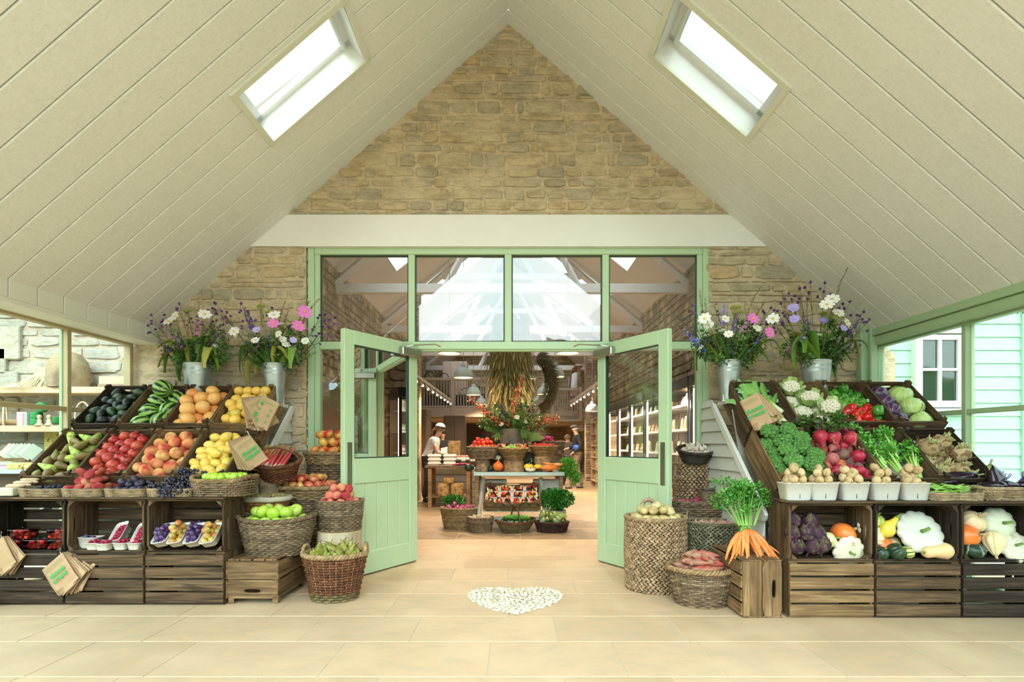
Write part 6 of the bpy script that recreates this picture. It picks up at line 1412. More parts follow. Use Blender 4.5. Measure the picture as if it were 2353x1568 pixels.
def umbel(s):
 r_ = random.Random(s); st_ = MB(); m = MB(); st_.tube([(0, 0, 0), (0, .004, H0 * .8)], .0018, 4)
 for i in range(11):
  a = i * 2.4; q = .030 * math.sqrt(i / 11); e = Vector((math.cos(a) * q, math.sin(a) * q - .01, H0 - q * .4)); st_.tube([(0, .003, H0 * .8), e], .0008, 3); florets(e, 6, .004, .007, None, r_, m)
 return [('flower', st_.mesh('stem', STM)), ('florets', m.mesh('florets', s % 2 and rnd('white florets', [(.80, .80, .68), (.72, .76, .52)], .6, isl=True) or rnd('yellow green florets', [(.46, .50, .07), (.36, .44, .06)], .6, isl=True)))]
kind('white_umbel', [umbel(1), umbel(3)]); kind('green_umbel', [umbel(2), umbel(4)])
def plume(s):
 r_ = random.Random(s); st_ = MB(); m = MB(); P = [(0, 0, 0), (0, 0, H0 * .55), (.005, 0, H0 * .8), (.02 + .01 * s, 0, H0)]; st_.tube(P, .0014, 4)
 for i in range(90):
  f = r_.random(); z = H0 * (.62 + .38 * f); x = .02 * f * f * (1 + .5 * s); L = .022 * (1 - f * .5); a = r_.uniform(0, 6.3); c = Vector((x, 0, z)); d = Vector((math.cos(a) * .5, math.sin(a) * .5, .8)).normalized(); m.add([c, c + d * L * .5 + Vector((.0025, 0, 0)), c + d * L, c + d * L * .5 - Vector((0, .0025, 0))], [(0, 1, 2, 3)])
 return [('grass_plume', st_.mesh('stem', plain('straw stem', (.38, .28, .12), .8))), ('seed_head', m.mesh('seed_head', rnd('seed head', [(.30, .18, .07), (.42, .28, .12), (.22, .12, .05)], .8, isl=True)))]
kind('grass_plume', [plume(s) for s in range(3)])
CLF = rnd('maize leaf', [(.10, .22, .03), (.16, .30, .04), (.34, .34, .06), (.08, .16, .03)], .45)
def maize(s):
 r_ = random.Random(s); m = MB(); n = 14; pts = []; out = r_.uniform(.16, .26); rise = r_.uniform(.08, .20); drop = r_.uniform(.25, .45)
 for i in range(n):
  f = i / (n - 1); pts.append((out * (1 - (1 - f) ** 1.6), .02 * math.sin(f * 5 + s), rise * math.sin(min(1, f * 1.6) * math.pi / 2) - drop * max(0, f - .35) ** 1.5))
 m.blade(pts, [.008 + .020 * math.sin(math.pi * min(.95, .12 + i / (n - 1) * .88)) * (1 + .15 * math.sin(i * 2 + s)) for i in range(n)], (0.2 * math.sin(s), 1, .15), fold=.14); return m
kind('maize_leaf', [[('maize_leaf', maize(s).mesh('maize_leaf', CLF))] for s in range(5)])
def sprig(s, dark=False, nl=34, ls=.034, spread=.055):
 r_ = random.Random(s); st_ = MB(); k = MB(); P = bstem(r_, .03); st_.tube(P, .002, 4)
 for i in range(nl):
  f = r_.uniform(.3, 1.0); c = Vector(P[min(5, int(f * 5))]).lerp(Vector(P[min(5, int(f * 5) + 1)]), f * 5 % 1); leafcloud(2, (spread * (1.1 - f * .6), spread * (1.1 - f * .6), .03), ls, s * 70 + i, tuple(c), k)
 return [('foliage_sprig', st_.mesh('stem', STD)), ('leaves', k.mesh('leaves', rnd('dark sprig leaf', [(.05, .035, .03), (.07, .07, .035), (.04, .03, .04)], .5, isl=True) if dark else rnd('bouquet leaf', [(.05, .14, .02), (.08, .20, .03), (.14, .26, .04), (.03, .09, .015)], .45, isl=True), False))]
kind('leafy_sprig', [sprig(s) for s in range(5)]); kind('dark_sprig', [sprig(s + 30, True, 16, .022) for s in range(3)])
def feather(s):
 r_ = random.Random(s); st_ = MB(); k = MB(); P = bstem(r_, .02); st_.tube(P, .0018, 4)
 for i in range(150):
  f = r_.uniform(.4, 1); c = Vector((0, 0, f * H0)); d = Vector((r_.gauss(0, 1), r_.gauss(0, 1), r_.uniform(.1, 1.2))).normalized(); L = r_.uniform(.03, .07) * (1.3 - f * .6); sd = d.orthogonal().normalized() * .0011; k.add([c - sd, c + sd, c + d * L], [(0, 1, 2)])
 return [('feathery_sprig', st_.mesh('stem', STM)), ('fronds', k.mesh('fronds', rnd('feathery green', [(.10, .24, .04), (.16, .32, .05), (.07, .16, .03)], .6, isl=True), False))]
kind('feathery_sprig', [feather(s) for s in range(3)])
WORD = {'white_cosmos': 'white cosmos flower with a yellow centre', 'pink_cosmos': 'bright pink cosmos flower', 'scabious': 'lavender scabious flower', 'blue_delphinium': 'blue delphinium spike', 'violet_delphinium': 'violet delphinium spike', 'purple_spike': 'deep purple flower spike', 'mauve_spike': 'mauve flower spike', 'verbena': 'thin stem of tiny purple verbena heads', 'white_umbel': 'cluster of tiny white flowers', 'green_umbel': 'yellow green umbel', 'grass_plume': 'brown grass plume', 'maize_leaf': 'long drooping maize leaf', 'leafy_sprig': 'leafy green sprig', 'dark_sprig': 'dark purple leaved sprig', 'feathery_sprig': 'feathery green sprig', 'rosehip_branch': 'branch of orange red berries', 'dock_leaf': 'broad pale green leaf'}
def aim(kd, base, target, where, v=None, group=None, extra=''):
 d = target - base; L = d.length; z = d.normalized(); y = Vector((0, 1, 0)); x = y.cross(z).normalized(); y = z.cross(x); s = L / H0
 M = Matrix((x, y, z)).transposed().to_4x4(); sxy = min(1.3, max(.9, s)) * (1.3 if 'cosmos' in kd or kd == 'scabious' else 1.12) 
 vs = KINDS_[kd]; vv = vs[random.randrange(len(vs)) if v is None else v % len(vs)]; o = link(kd, vv[0][1]); o.matrix_world = T_(base) @ M @ Matrix.Diagonal((sxy, sxy, s, 1)); 
 for pn, me in vv[1:]:
  c = link(pn, me, o)
 return tag(o, WORD[kd] + ' in ' + where + extra, 'flower' if kd not in ('maize_leaf', 'leafy_sprig', 'dark_sprig', 'feathery_sprig', 'dock_leaf', 'grass_plume') else 'foliage', group or (kd.replace('_', ' ') + ' stems in ' + where))
def bucket(x, Y, z0, z1, r, tall, where, label):
 s = empty('metal_bucket', (x, Y, z0)); h = z1 - z0; rb = r * (.74 if not tall else .66); m = MB()
 zc = plain('galvanised zinc', (.42, .47, .46), .38, .75, vary=.14, nscale=14)
 m.lathe([(rb, 0), (rb, .003), (rb + (r - rb) * .70, h * .70), (rb + (r - rb) * .70 + .003, h * .72), (rb + (r - rb) * .74, h * .75), (rb + (r - rb) * .80, h * .80), (rb + (r - rb) * .80 + .003, h * .82), (rb + (r - rb) * .85, h * .84), (r, h - .005), (r + .005, h), (r, h + .003), (r - .006, h - .004), (rb - .003, .01), (0, .01)], 32); m.obj('bucket_body', zc, s, True)
 m = MB(); m.tube([(math.cos(a) * (r + .004), math.sin(a) * .05, h - .05 + math.sin(a) * -.03) for a in np.linspace(0, math.pi, 12)], .003, 6); 
 for sd in (-1, 1): m.box((sd * (r * .95 + .003), 0, h - .045), (.008, .03, .03), bev=.002)
 m.obj('bail_handle', STEEL, s, True)
 return tag(s, label, 'bucket')
ZB = 1.592
BK = [(-3.02, 5.10, 1.965, .128, False, 'the bucket nearest the side window', 'round galvanised bucket of flowers on the fruit stand nearest the side window'),
      (-2.28, 5.10, 1.965, .110, True, 'the tall bucket by the entrance frame', 'tall galvanised bucket of flowers with pink cosmos by the entrance frame'),
      (1.965, 4.82, 1.950, .108, True, 'the tall bucket above the leeks', 'tall galvanised bucket of flowers with blue delphiniums above the leek crate'),
      (2.76, 4.82, 1.950, .128, False, 'the bucket above the peppers', 'round galvanised bucket of flowers with lavender scabious above the peppers')]
FL = [
 [('white_cosmos', (402, 727)), ('white_cosmos', (388, 738)), ('white_cosmos', (470, 722)), ('white_cosmos', (538, 762)), ('purple_spike', (482, 795)), ('blue_delphinium', (480, 798)), ('mauve_spike', (410, 780)), ('mauve_spike', (505, 770)), ('mauve_spike', (392, 765)), ('green_umbel', (432, 712)), ('grass_plume', (445, 740)), ('grass_plume', (470, 745)), ('grass_plume', (488, 750)), ('grass_plume', (425, 735))] + [('verbena', p) for p in ((350, 727), (378, 724), (413, 700), (342, 750), (440, 735), (453, 728), (497, 738), (495, 700), (520, 745), (375, 735))],
 [('pink_cosmos', (629, 743)), ('pink_cosmos', (686, 749)), ('white_cosmos', (586, 782)), ('white_cosmos', (640, 768)), ('white_cosmos', (650, 780)), ('white_cosmos', (702, 784)), ('white_cosmos', (630, 724)), ('white_cosmos', (657, 791)), ('white_cosmos', (543, 768)), ('scabious', (675, 782)), ('scabious', (590, 758)), ('pink_cosmos', (700, 717)), ('blue_delphinium', (616, 822)), ('white_umbel', (678, 800)), ('white_umbel', (684, 812)), ('white_umbel', (625, 782)), ('white_umbel', (640, 812)), ('green_umbel', (600, 702)), ('green_umbel', (620, 715)), ('purple_spike', (565, 715)), ('grass_plume', (643, 690)), ('grass_plume', (705, 690)), ('grass_plume', (590, 690)), ('grass_plume', (722, 680)), ('grass_plume', (655, 715))] + [('verbena', p) for p in ((555, 700), (496, 700), (510, 715), (745, 725), (768, 732), (775, 748), (722, 752), (740, 770), (625, 710), (560, 740), (572, 722))],
 [('white_cosmos', (1619, 732)), ('white_cosmos', (1628, 747)), ('white_cosmos', (1666, 733)), ('white_cosmos', (1674, 768)), ('white_cosmos', (1739, 754)), ('blue_delphinium', (1588, 770)), ('blue_delphinium', (1604, 792)), ('violet_delphinium', (1575, 762)), ('blue_delphinium', (1745, 780)), ('blue_delphinium', (1728, 800)), ('violet_delphinium', (1664, 705)), ('violet_delphinium', (1680, 800)), ('pink_cosmos', (1730, 732)), ('pink_cosmos', (1768, 764)), ('green_umbel', (1690, 705)), ('green_umbel', (1700, 715)), ('grass_plume', (1598, 672)), ('grass_plume', (1735, 655)), ('grass_plume', (1752, 688)), ('grass_plume', (1610, 690)), ('dark_sprig', (1562, 735)), ('dark_sprig', (1585, 725)), ('dark_sprig', (1640, 705)), ('dark_sprig', (1760, 770)), ('dark_sprig', (1600, 745))] + [('verbena', p) for p in ((1770, 710), (1775, 735), (1592, 703), (1785, 740))],
 [('white_cosmos', (1900, 700)), ('white_cosmos', (1926, 719)), ('white_cosmos', (1946, 741)), ('white_cosmos', (1912, 688)), ('white_cosmos', (1776, 733)), ('scabious', (1822, 709)), ('scabious', (1824, 733)), ('scabious', (1891, 737)), ('scabious', (1843, 780)), ('scabious', (1938, 754)), ('purple_spike', (1857, 745)), ('purple_spike', (1848, 725)), ('purple_spike', (1968, 742)), ('mauve_spike', (1930, 775)), ('mauve_spike', (1808, 805)), ('green_umbel', (1890, 718)), ('green_umbel', (1905, 725)), ('grass_plume', (1934, 612)), ('grass_plume', (1920, 665)), ('grass_plume', (1788, 676)), ('grass_plume', (1830, 680)), ('grass_plume', (1848, 690))] + [('verbena', p) for p in ((1863, 653), (1896, 650), (1814, 676), (1838, 666), (1952, 697), (1985, 717), (1997, 736), (1780, 715), (1772, 735), (1790, 725), (1920, 683), (1795, 700), (1975, 795))]]
for bi, (x, Y, z1, r, tall, where, lab) in enumerate(BK):
 bucket(x, Y, ZB, z1, r, tall, where, lab); mouth = Vector((x, Y, z1)); s = F / Y; px0, py0 = CX + x * s, HZ - (z1 - EYE) * s
 for i, (kd, (px, py)) in enumerate(FL[bi]):
  t = W(px, py, Y - .10 + .10 * ((i * 37) % 10) / 10 - .10 * (kd.endswith('cosmos') or kd == 'scabious')); b0 = mouth + Vector(((t.x - x) * .12, 0, -.10))
  aim(kd, b0, t, where, i)
 for i in range(46):
  a = R(-80 + 160 * ((i * .618) % 1)); L = .17 + .24 * ((i * .37) % 1); yy = ((i * .73) % 1 - .5) * .26
  aim(('leafy_sprig', 'feathery_sprig', 'leafy_sprig', 'feathery_sprig', 'dark_sprig')[i % 5], mouth + Vector((math.sin(a) * .03, 0, -.08)), mouth + Vector((math.sin(a) * L * .95, yy, math.cos(a) * L)), where, i)
 for i in range(14):
  a = R(-70 + 140 * ((i * .618 + .3) % 1)); L = .22 + .20 * ((i * .41) % 1); aim(('verbena', 'white_umbel', 'mauve_spike', 'green_umbel', 'purple_spike', 'grass_plume', 'verbena')[(i + bi) % 7], mouth + Vector((math.sin(a) * .03, 0, -.08)), mouth + Vector((math.sin(a) * L, -.08 - .05 * (i % 2), math.cos(a) * L)), where, i)
 for i in range(13):
  a = (i * 2.4 + bi) % 6.283; dx = math.cos(a) * r * .7; o = place('maize_leaf', mouth + Vector((dx, -abs(math.sin(a)) * .06 - .02, -.01)), (0, R(-18 + 30 * (i % 2)), a * .0 + (R(0) if math.cos(a) > 0 else R(180)) + R(random.uniform(-55, 55)) * (-1 if i % 2 else 1)), random.uniform(.95, 1.45), WORD['maize_leaf'] + ' hanging from ' + where, 'foliage', 'maize leaves in ' + where, i)
# ================================================================ THE SHOP BEHIND THE DOORS
EMB = emit('warm lamp disc', (1, .74, .42), 3.2); SHADE = plain('enamel lampshade', (.47, .50, .43), .35)
WOODB = wood('shop oak', (.20, .12, .06), (.34, .22, .12), (.46, .32, .18), 0, isl=.3, bmp=.1); TAUPE = plain('taupe painted wood', (.34, .27, .20), .5)
# walls
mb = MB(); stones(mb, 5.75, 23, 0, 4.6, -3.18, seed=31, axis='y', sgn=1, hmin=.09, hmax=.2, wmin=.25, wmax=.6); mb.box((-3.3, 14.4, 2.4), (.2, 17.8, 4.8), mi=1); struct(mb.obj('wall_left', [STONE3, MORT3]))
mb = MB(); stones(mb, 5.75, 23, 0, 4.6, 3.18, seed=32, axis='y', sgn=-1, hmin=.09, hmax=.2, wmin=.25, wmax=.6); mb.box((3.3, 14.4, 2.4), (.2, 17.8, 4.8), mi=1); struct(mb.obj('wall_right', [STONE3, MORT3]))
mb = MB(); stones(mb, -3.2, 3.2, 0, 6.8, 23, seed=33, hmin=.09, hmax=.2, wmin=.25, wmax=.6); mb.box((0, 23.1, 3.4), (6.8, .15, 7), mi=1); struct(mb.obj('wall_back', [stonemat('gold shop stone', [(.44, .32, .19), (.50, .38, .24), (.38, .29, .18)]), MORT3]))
# the shop's boarded white roof with open skylights between rafters
mb = MB(); WR = plain('white roof boards', (.74, .70, .68), .6)
ez, rz_ = 4.25, 6.9
for side in (-1, 1):
 yb = [5.66, 7.2, 8.4, 10.2, 11.4, 13.2, 14.4, 16.2, 17.4, 19.2, 20.4, 23.1]
 for i, (a, b_) in enumerate(zip(yb, yb[1:])):
  full = i % 2 == 0
  for f0, f1 in (((0, 1),) if full else ((0, .25), (.75, 1))):
   x0, x1 = side * 3.3 * (1 - f0), side * 3.3 * (1 - f1); z0, z1 = ez + (rz_ - ez) * f0, ez + (rz_ - ez) * f1
   mb.quad((x0, a, z0), (x1, a, z1), (x1, b_, z1), (x0, b_, z0))
mb.box((-3.3, 14.4, 4.5), (.15, 17.5, .6)); mb.box((3.3, 14.4, 4.5), (.15, 17.5, .6))
struct(mb.obj('ceiling', WR))
mb = MB(); mb.add([(-3.4, 5.63, 3.2), (3.4, 5.63, 3.2), (3.4, 5.63, ez), (0, 5.63, rz_), (-3.4, 5.63, ez)], [(0, 1, 2, 3, 4)]); struct(mb.obj('wall_shop_front', plain('shop gable inside', (.3, .24, .18), .8)))
for q, Y in enumerate((9.6, 13.0, 16.4, 19.6)):
 m = MB(); m.box((0, Y, 4.0), (6.4, .12, .17), bev=.01); m.box((0, Y, 5.3), (3.4, .1, .14), bev=.01)
 for sd in (-1, 1):
  m.tube([(sd * 3.2, Y, 4.1), (0, Y, 6.75)], .08, 4); m.tube([(sd * 1.2, Y, 4.05), (sd * .1, Y, 6.1)], .06, 4)
 tag(m.obj('roof_truss', WR), f'white timber roof truss across the shop, {("nearest the entrance", "second from the entrance", "third from the entrance", "at the far end")[q]}', 'roof truss', 'white roof trusses')
# piers
for nm, x, Y, w in (('wall_pier_1', -2.05, 11.2, .22), ('wall_pier_2', 2.55, 17.2, .36), ('wall_pier_3', 1.78, 9.4, .18)):
 if nm == 'wall_pier_3': continue
 k = MB(); stones(k, x - w / 2, x + w / 2, 0, 4.6, Y - .16, seed=int(Y), wmin=.12, wmax=.3, edge=.01); k.box((x, Y, 2.3), (w, .3, 4.6), mi=1); struct(k.obj(nm, [stonemat('pink shop stone', [(.42, .30, .24), (.48, .36, .28), (.36, .26, .2)]), MORT3]))
# gallery
def gallery(name, x0, x1, Y, zb, zt, posts, lab, n, grp):
 s = empty(name, ((x0 + x1) / 2, Y, zb)); cx = (x0 + x1) / 2; P = lambda nm, c, d, mt=TAUPE: (lambda k: (k.box((c[0] - cx, c[1] - Y, c[2] - zb), d, bev=.008), k.obj(nm, mt, s)))(MB())
 P('fascia', (cx, Y, zb + .14), (x1 - x0, .06, .28)); P('beam', (cx, Y + .02, zb + .02), (x1 - x0 + .04, .14, .10)); P('top_rail', (cx, Y, zt), (x1 - x0, .09, .09)); P('bottom_rail', (cx, Y, zb + .31), (x1 - x0, .06, .05))
 for x in posts: P('newel_post', (x, Y, (zb + zt) / 2 + .03), (.12, .12, zt - zb + .1))
 for i in range(n): P('baluster', (x0 + (i + .5) / n * (x1 - x0), Y, (zb + .3 + zt) / 2), (.03, .03, zt - zb - .3))
 return tag(s, lab, 'gallery')
gallery('gallery_balustrade', -2.95, -.78, 17.0, 2.08, 3.27, (-1.90, -.80), 'taupe painted gallery front with balusters above the cheese counter', 24, None)
gallery('gallery_balustrade', 1.40, 2.42, 18.6, 2.0, 3.1, (1.42, 2.40), 'taupe painted gallery front with a black lettered sign, on the coats side', 12, None)
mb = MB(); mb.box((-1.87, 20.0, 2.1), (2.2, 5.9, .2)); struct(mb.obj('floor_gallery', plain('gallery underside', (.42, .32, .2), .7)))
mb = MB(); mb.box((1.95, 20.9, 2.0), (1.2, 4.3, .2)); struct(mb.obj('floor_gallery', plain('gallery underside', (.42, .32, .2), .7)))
g2 = [o for o in C.objects if o.name.startswith('gallery_balustrade')][-1]
text('TILLS\nDAYLESFORD BARN\nHAYBARN SPA', .068, (.38, -.035, .155), (R(90), 0, 0), g2, plain('sign black', (.02, .02, .02), .6), align='RIGHT', shear=0, sp=1.0)
k = MB(); k.prism([(.41, -.035, .12), (.47, -.035, .15), (.41, -.035, .18)], (0, -.004, 0)); k.obj('arrow', plain('sign black', (.02, .02, .02)), g2)
# bags and baskets stored in the gallery, a tall cupboard
mb = MB(); 
def cab(name, x, Y, z, w, d, h, lab, mat=WOODB, nd=2, cat='cupboard'):
 s = empty(name, (x, Y, z)); k = MB(); k.box((0, 0, h / 2), (w, d, h), bev=.01); k.obj('body', mat, s)
 for i in range(nd):
  k = MB(); k.box((-w / 2 + w * (i + .5) / nd, -d / 2 - .012, h / 2), (w / nd - .02, .022, h - .04), bev=.006); dd = k.obj('door', mat, s); q = MB(); q.ball((-w / 2 + w * (i + .5) / nd + w / nd * .35, -d / 2 - .035, h / 2), .015); q.obj('knob', STEEL, dd, True)
 return tag(s, lab, cat)
cab('cupboard', -1.98, 18.6, 2.2, .85, .5, 1.85, 'tall pale boarded cupboard standing in the gallery', plain('pale boards', (.50, .38, .30), .6), 3)
for i, (x, w, h, c) in enumerate([(-2.72, .50, .55, (.26, .18, .09)), (-2.25, .45, .5, (.20, .14, .08)), (-1.55, .5, .42, (.10, .07, .05)), (-1.2, .4, .55, (.22, .15, .08)), (-.95, .3, .45, (.05, .04, .04))]):
 s = empty('shopping_basket', (x, 17.6, 2.2 + (.62 if i in (0, 1) else .2))); k = MB(); k.lathe([(w * .38, 0), (w * .5, h)], 14); k.xf(Matrix.Diagonal((1, .6, 1, 1))); k.obj('bag_body', plain(f'stored bag {i}', c, .8, vary=.2), s); k = MB(); k.tube([(math.cos(a) * w * .35, 0, h + math.sin(a) * .22) for a in np.linspace(0, math.pi, 10)], .014, 6); k.obj('handle', DARKM, s, True); tag(s, ('square woven basket at the wall end of the gallery', 'brown woven basket beside the square one in the gallery', 'low dark basket behind the gallery newel', 'woven shopping basket with round handles in the gallery', 'small black basket at the open end of the gallery')[i], 'basket')
mb = MB(); mb.box((-2.3, 17.62, 2.5), (1.2, .4, .6), bev=.01); tag(mb.obj('display_bench', plain('dark bench', (.05, .035, .03), .7)), 'dark bench behind the gallery balusters carrying woven baskets', 'bench')
# coats on a rail above the right gallery
cs = empty('clothes_rail', (2.35, 18.6, 2.1)); k = MB(); 
for y in (-.0, 1.6): k.box((0, y, .95), (.10, .10, 1.9), bev=.01)
k.obj('upright', WOODB, cs); k = MB(); k.box((0, .8, 1.85), (.3, 1.8, .06), bev=.01); k.obj('shelf', OAK, cs); k = MB(); k.tube([(0, 0, 1.65), (0, 1.7, 1.65)], .02, 6); k.obj('rail', STEEL, cs, True); tag(cs, 'oak clothes rail standing in the gallery on the coats side', 'clothes rail')
for i, c in enumerate([(.75, .72, .7), (.03, .03, .04), (.10, .14, .45), (.55, .10, .10), (.30, .28, .27), (.6, .62, .66), (.05, .05, .06)]):
 k = MB(); k.prism([(-.05, 0, 0), (-.17, 0, -.09), (-.25, 0, -.85), (.25, 0, -.85), (.17, 0, -.09), (.05, 0, 0)], (0, .05, 0)); k.jitter(.02, 6, i); o = k.obj('hanging_garment', plain(f'cloth {i}', c, .85), None, True, (2.28, 18.7 + i * .2, 3.72)); o.rotation_euler = (0, 0, R(20)); tag(o, ('white', 'black', 'blue', 'red', 'grey', 'pale blue', 'charcoal')[i] + ' garment hanging on the rail in the gallery', 'garment', 'garments on the rail')
# pendants
def pendant(px, py_b, Y, r, lab, cord=True):
 p = W(px, py_b, Y); s = empty('pendant_lamp', p); m = MB(); h = r * 1.45
 m.lathe([(r, 0), (r * .99, h * .16), (r * .92, h * .36), (r * .74, h * .58), (r * .48, h * .72), (r * .27, h * .78), (r * .26, h * .80), (r * .26, h * 1.02), (.0, h * 1.03)], 28); m.obj('lamp_shade', SHADE, s, True)
 m = MB(); m.lathe([(0, r * .10), (r * .95, r * .05)], 28); m.obj('diffuser', EMB, s)
 m = MB(); m.tube([(0, 0, h), (0, 0, 5.0 - p.z)], .006, 4); m.obj('cord', plain('lamp cord', (.35, .3, .27), .6), s)
 l = bpy.data.lights.new('lamp', 'SPOT'); l.energy = 230; l.color = (1, .78, .52); l.shadow_soft_size = r * .7; l.spot_size = R(150); l.spot_blend = .6; o = bpy.data.objects.new('lamp_light', l); C.objects.link(o); o.parent = s; o.location = (0, 0, -.02)
 return tag(s, lab, 'pendant lamp', 'enamel pendant lamps')
for px, py, Y, r, w in ((1064.5, 869, 10.9, .20, 'large pale enamel pendant lamp hanging before the gallery balusters'), (1088, 908.5, 13.6, .19, 'pale pendant lamp above the cheese counter, below the large one'), (1106, 930, 17.0 - .5, .18, 'small pale pendant lamp near the end of the gallery'),
      (1275, 867, 10.9, .20, 'large pale enamel pendant lamp on the fridge side'), (1250.5, 907, 13.6, .19, 'pale pendant lamp beside the dark wreath'), (1235, 930, 16.5, .18, 'small pale pendant lamp behind the flowers'), (1224.5, 871, 20, .15, 'smallest white pendant lamp at the far end'),
      (1032.5, 813.5, 8.4, .18, 'pendant lamp cut off by the door head, on the gallery side'), (1305, 813, 8.4, .18, 'pendant lamp cut off by the door head, on the fridge side'), (1361, 946, 12.5, .16, 'pendant lamp half hidden by the open door on the fridge side')):
 pendant(px, py, Y, r, w)
# track spotlights
for side, (xa, za) in ((-1, (-1.92, 2.57)), (1, (1.86, 2.52))):
 s = empty('lighting_track', (xa, 10.5, za)); k = MB(); k.box((0, 2.9, 0), (.05, 6.6, .05), bev=.005); k.obj('track', plain('track paint', (.62, .56, .5), .4), s)
 for i in range(9):
  y = -.1 + i * .72; k = MB(); k.tube([(0, y, -.02), (0, y, -.09)], .012, 6); k.tube([(-side * .0, y, -.09), (-side * .05, y - .02, -.15)], [.03, .04], 10); sp = k.obj('spotlight', plain('spot body', (.66, .62, .56), .35), s, True); q = MB(); q.ball((-side * .055, y - .03, -.158), .026, 8, 6); q.obj('bulb', emit('spot bulb', (1, .72, .45), 9), sp, True)
 tag(s, 'ceiling track with a row of small spotlights ' + ('on the gallery side of the shop' if side < 0 else 'on the fridge side of the shop'), 'track light')
for x, Y, e in ((-1.6, 11.5, 320), (1.6, 12.5, 320), (-1.6, 16, 320), (1.4, 17, 320), (-1.9, 19.5, 200), (1.9, 20.5, 150), (0, 6.6, 150), (-.9, 8.3, 150)):  # bare spot lamps about the shop, several clear of either track
 l = bpy.data.lights.new('spot', 'SPOT'); l.energy = e; l.color = (1, .74, .48); l.shadow_soft_size = .1; l.spot_size = R(140); l.spot_blend = .8; o = bpy.data.objects.new('track_spot_light', l); C.objects.link(o); o.location = (x, Y, 2.40 if Y < 19 else 1.9)
# oat sheaf and the dark wreath
s = empty('oat_sheaf_lantern', (-.02, 9.2, 2.3)); SHM = rnd('dried oats', [(.30, .22, .06), (.42, .32, .11), (.20, .15, .04), (.52, .42, .19), (.16, .14, .04)], .8, isl=True)
for lay, (zt, zb, r0, r1, n) in enumerate(((3.3, 2.30, .42, .50, 900), (2.55, 1.95, .40, .42, 800), (2.2, 1.62, .36, .34, 700), (1.85, 1.36, .30, .24, 500))):
 k = MB(); r_ = random.Random(lay)
 for i in range(n):
  a = r_.uniform(0, 6.283); f = r_.random(); z = zt + (zb - zt) * f; q = (r0 + (r1 - r0) * f) * r_.uniform(.8, 1.0); L = r_.uniform(.10, .20); sp = r_.uniform(.2, .65); d = Vector((math.cos(a) * sp, math.sin(a) * sp, -1)).normalized(); p = Vector((math.cos(a) * q, math.sin(a) * q, z - 2.3)); sd = Vector((-math.sin(a), math.cos(a), 0)) * r_.uniform(.005, .009)
  k.add([p - sd * .4, p + sd * .4, p + d * L * .6 + sd, p + d * L, p + d * L * .6 - sd], [(0, 1, 2, 3, 4)])
 k.lathe([(r1 * .75, zb - 2.3 + .15), (r0 * .75, zt - 2.3)], 14); k.obj('oat_tier', SHM, s)
tag(s, 'huge shaggy sheaf of dried oats hanging in the middle of the shop', 'hanging sheaf')
k = MB(); r_ = random.Random(9); 
for i in range(1500):
 a = r_.uniform(-1.15, 1.25); b_ = r_.uniform(0, 6.3); c = Vector((math.cos(a) * .44, r_.uniform(-.1, .1), math.sin(a) * .56)); o_ = Vector((math.cos(a) * math.cos(b_), math.sin(b_), math.sin(a) * math.cos(b_))) * .085; d = (o_.normalized() + Vector((-math.sin(a), 0, math.cos(a))) * -.9).normalized(); sd = d.orthogonal().normalized() * .008; p = c + o_; L = .13
 k.add([p - sd, p + sd, p + d * L], [(0, 1, 2)])
k.tube([(math.cos(a) * .46, 0, math.sin(a) * .56) for a in np.linspace(-1.15, 1.25, 20)], .07, 8)
o = k.obj('dried_wreath', rnd('dark dried grass', [(.07, .055, .02), (.12, .09, .035), (.17, .13, .05)], .8, isl=True), None, False, (.36, 10.6, 2.42)); tag(o, 'large dark dried grass wreath hanging behind the oat sheaf', 'wreath')
# fridges and shelving along the right wall
BLK = plain('fridge black', (.02, .02, .02), .3); LED = emit('cool led strip', (1, .80, .66), 9.0); SHF = plain('fridge shelf', (.62, .62, .58), .4)
for q in range(6):
 Y = 6.1 + q * 1.25; s = empty('display_fridge', (2.46, Y, 0)); P = lambda nm, c, d, mt: (lambda k: (k.box(c, d, bev=.004), k.obj(nm, mt, s)))(MB())
 P('header', (.30, .6, 2.06), (.66, 1.22, .16), BLK); P('plinth', (.32, .6, .10), (.62, 1.22, .2), BLK); P('back_panel', (.64, .6, 1.1), (.03, 1.2, 1.9), plain('fridge inside', (.30, .24, .17), .6))
 for i in range(5): P('shelf', (.34, .6, .32 + i * .36), (.56, 1.16, .02), SHF); P('price_rail', (.055, .6, .32 + i * .36), (.012, 1.16, .035), plain('price rail', (.62, .64, .6), .4))
 for y in (.03, 1.17): P('led_strip', (.03, y, 1.15), (.03, .055, 1.62), LED); P('door_frame', (.0, y, 1.1), (.03, .05, 1.9), BLK)
 l = bpy.data.lights.new('fridge_lamp', 'AREA'); l.shape = 'RECTANGLE'; l.size = 1.1; l.size_y = .08; l.energy = 30; l.color = (1, .84, .66); lo = bpy.data.objects.new('fridge_light', l); C.objects.link(lo); lo.parent = s; lo.location = (.12, .6, 1.96); lo.rotation_euler = (0, R(-25), R(90) * 0)
 tag(s, f'tall open fronted fridge with lit shelves, {("first", "second", "third", "fourth", "fifth", "sixth")[q]} from the entrance', 'fridge', 'lit fridges along the wall')
pk = []
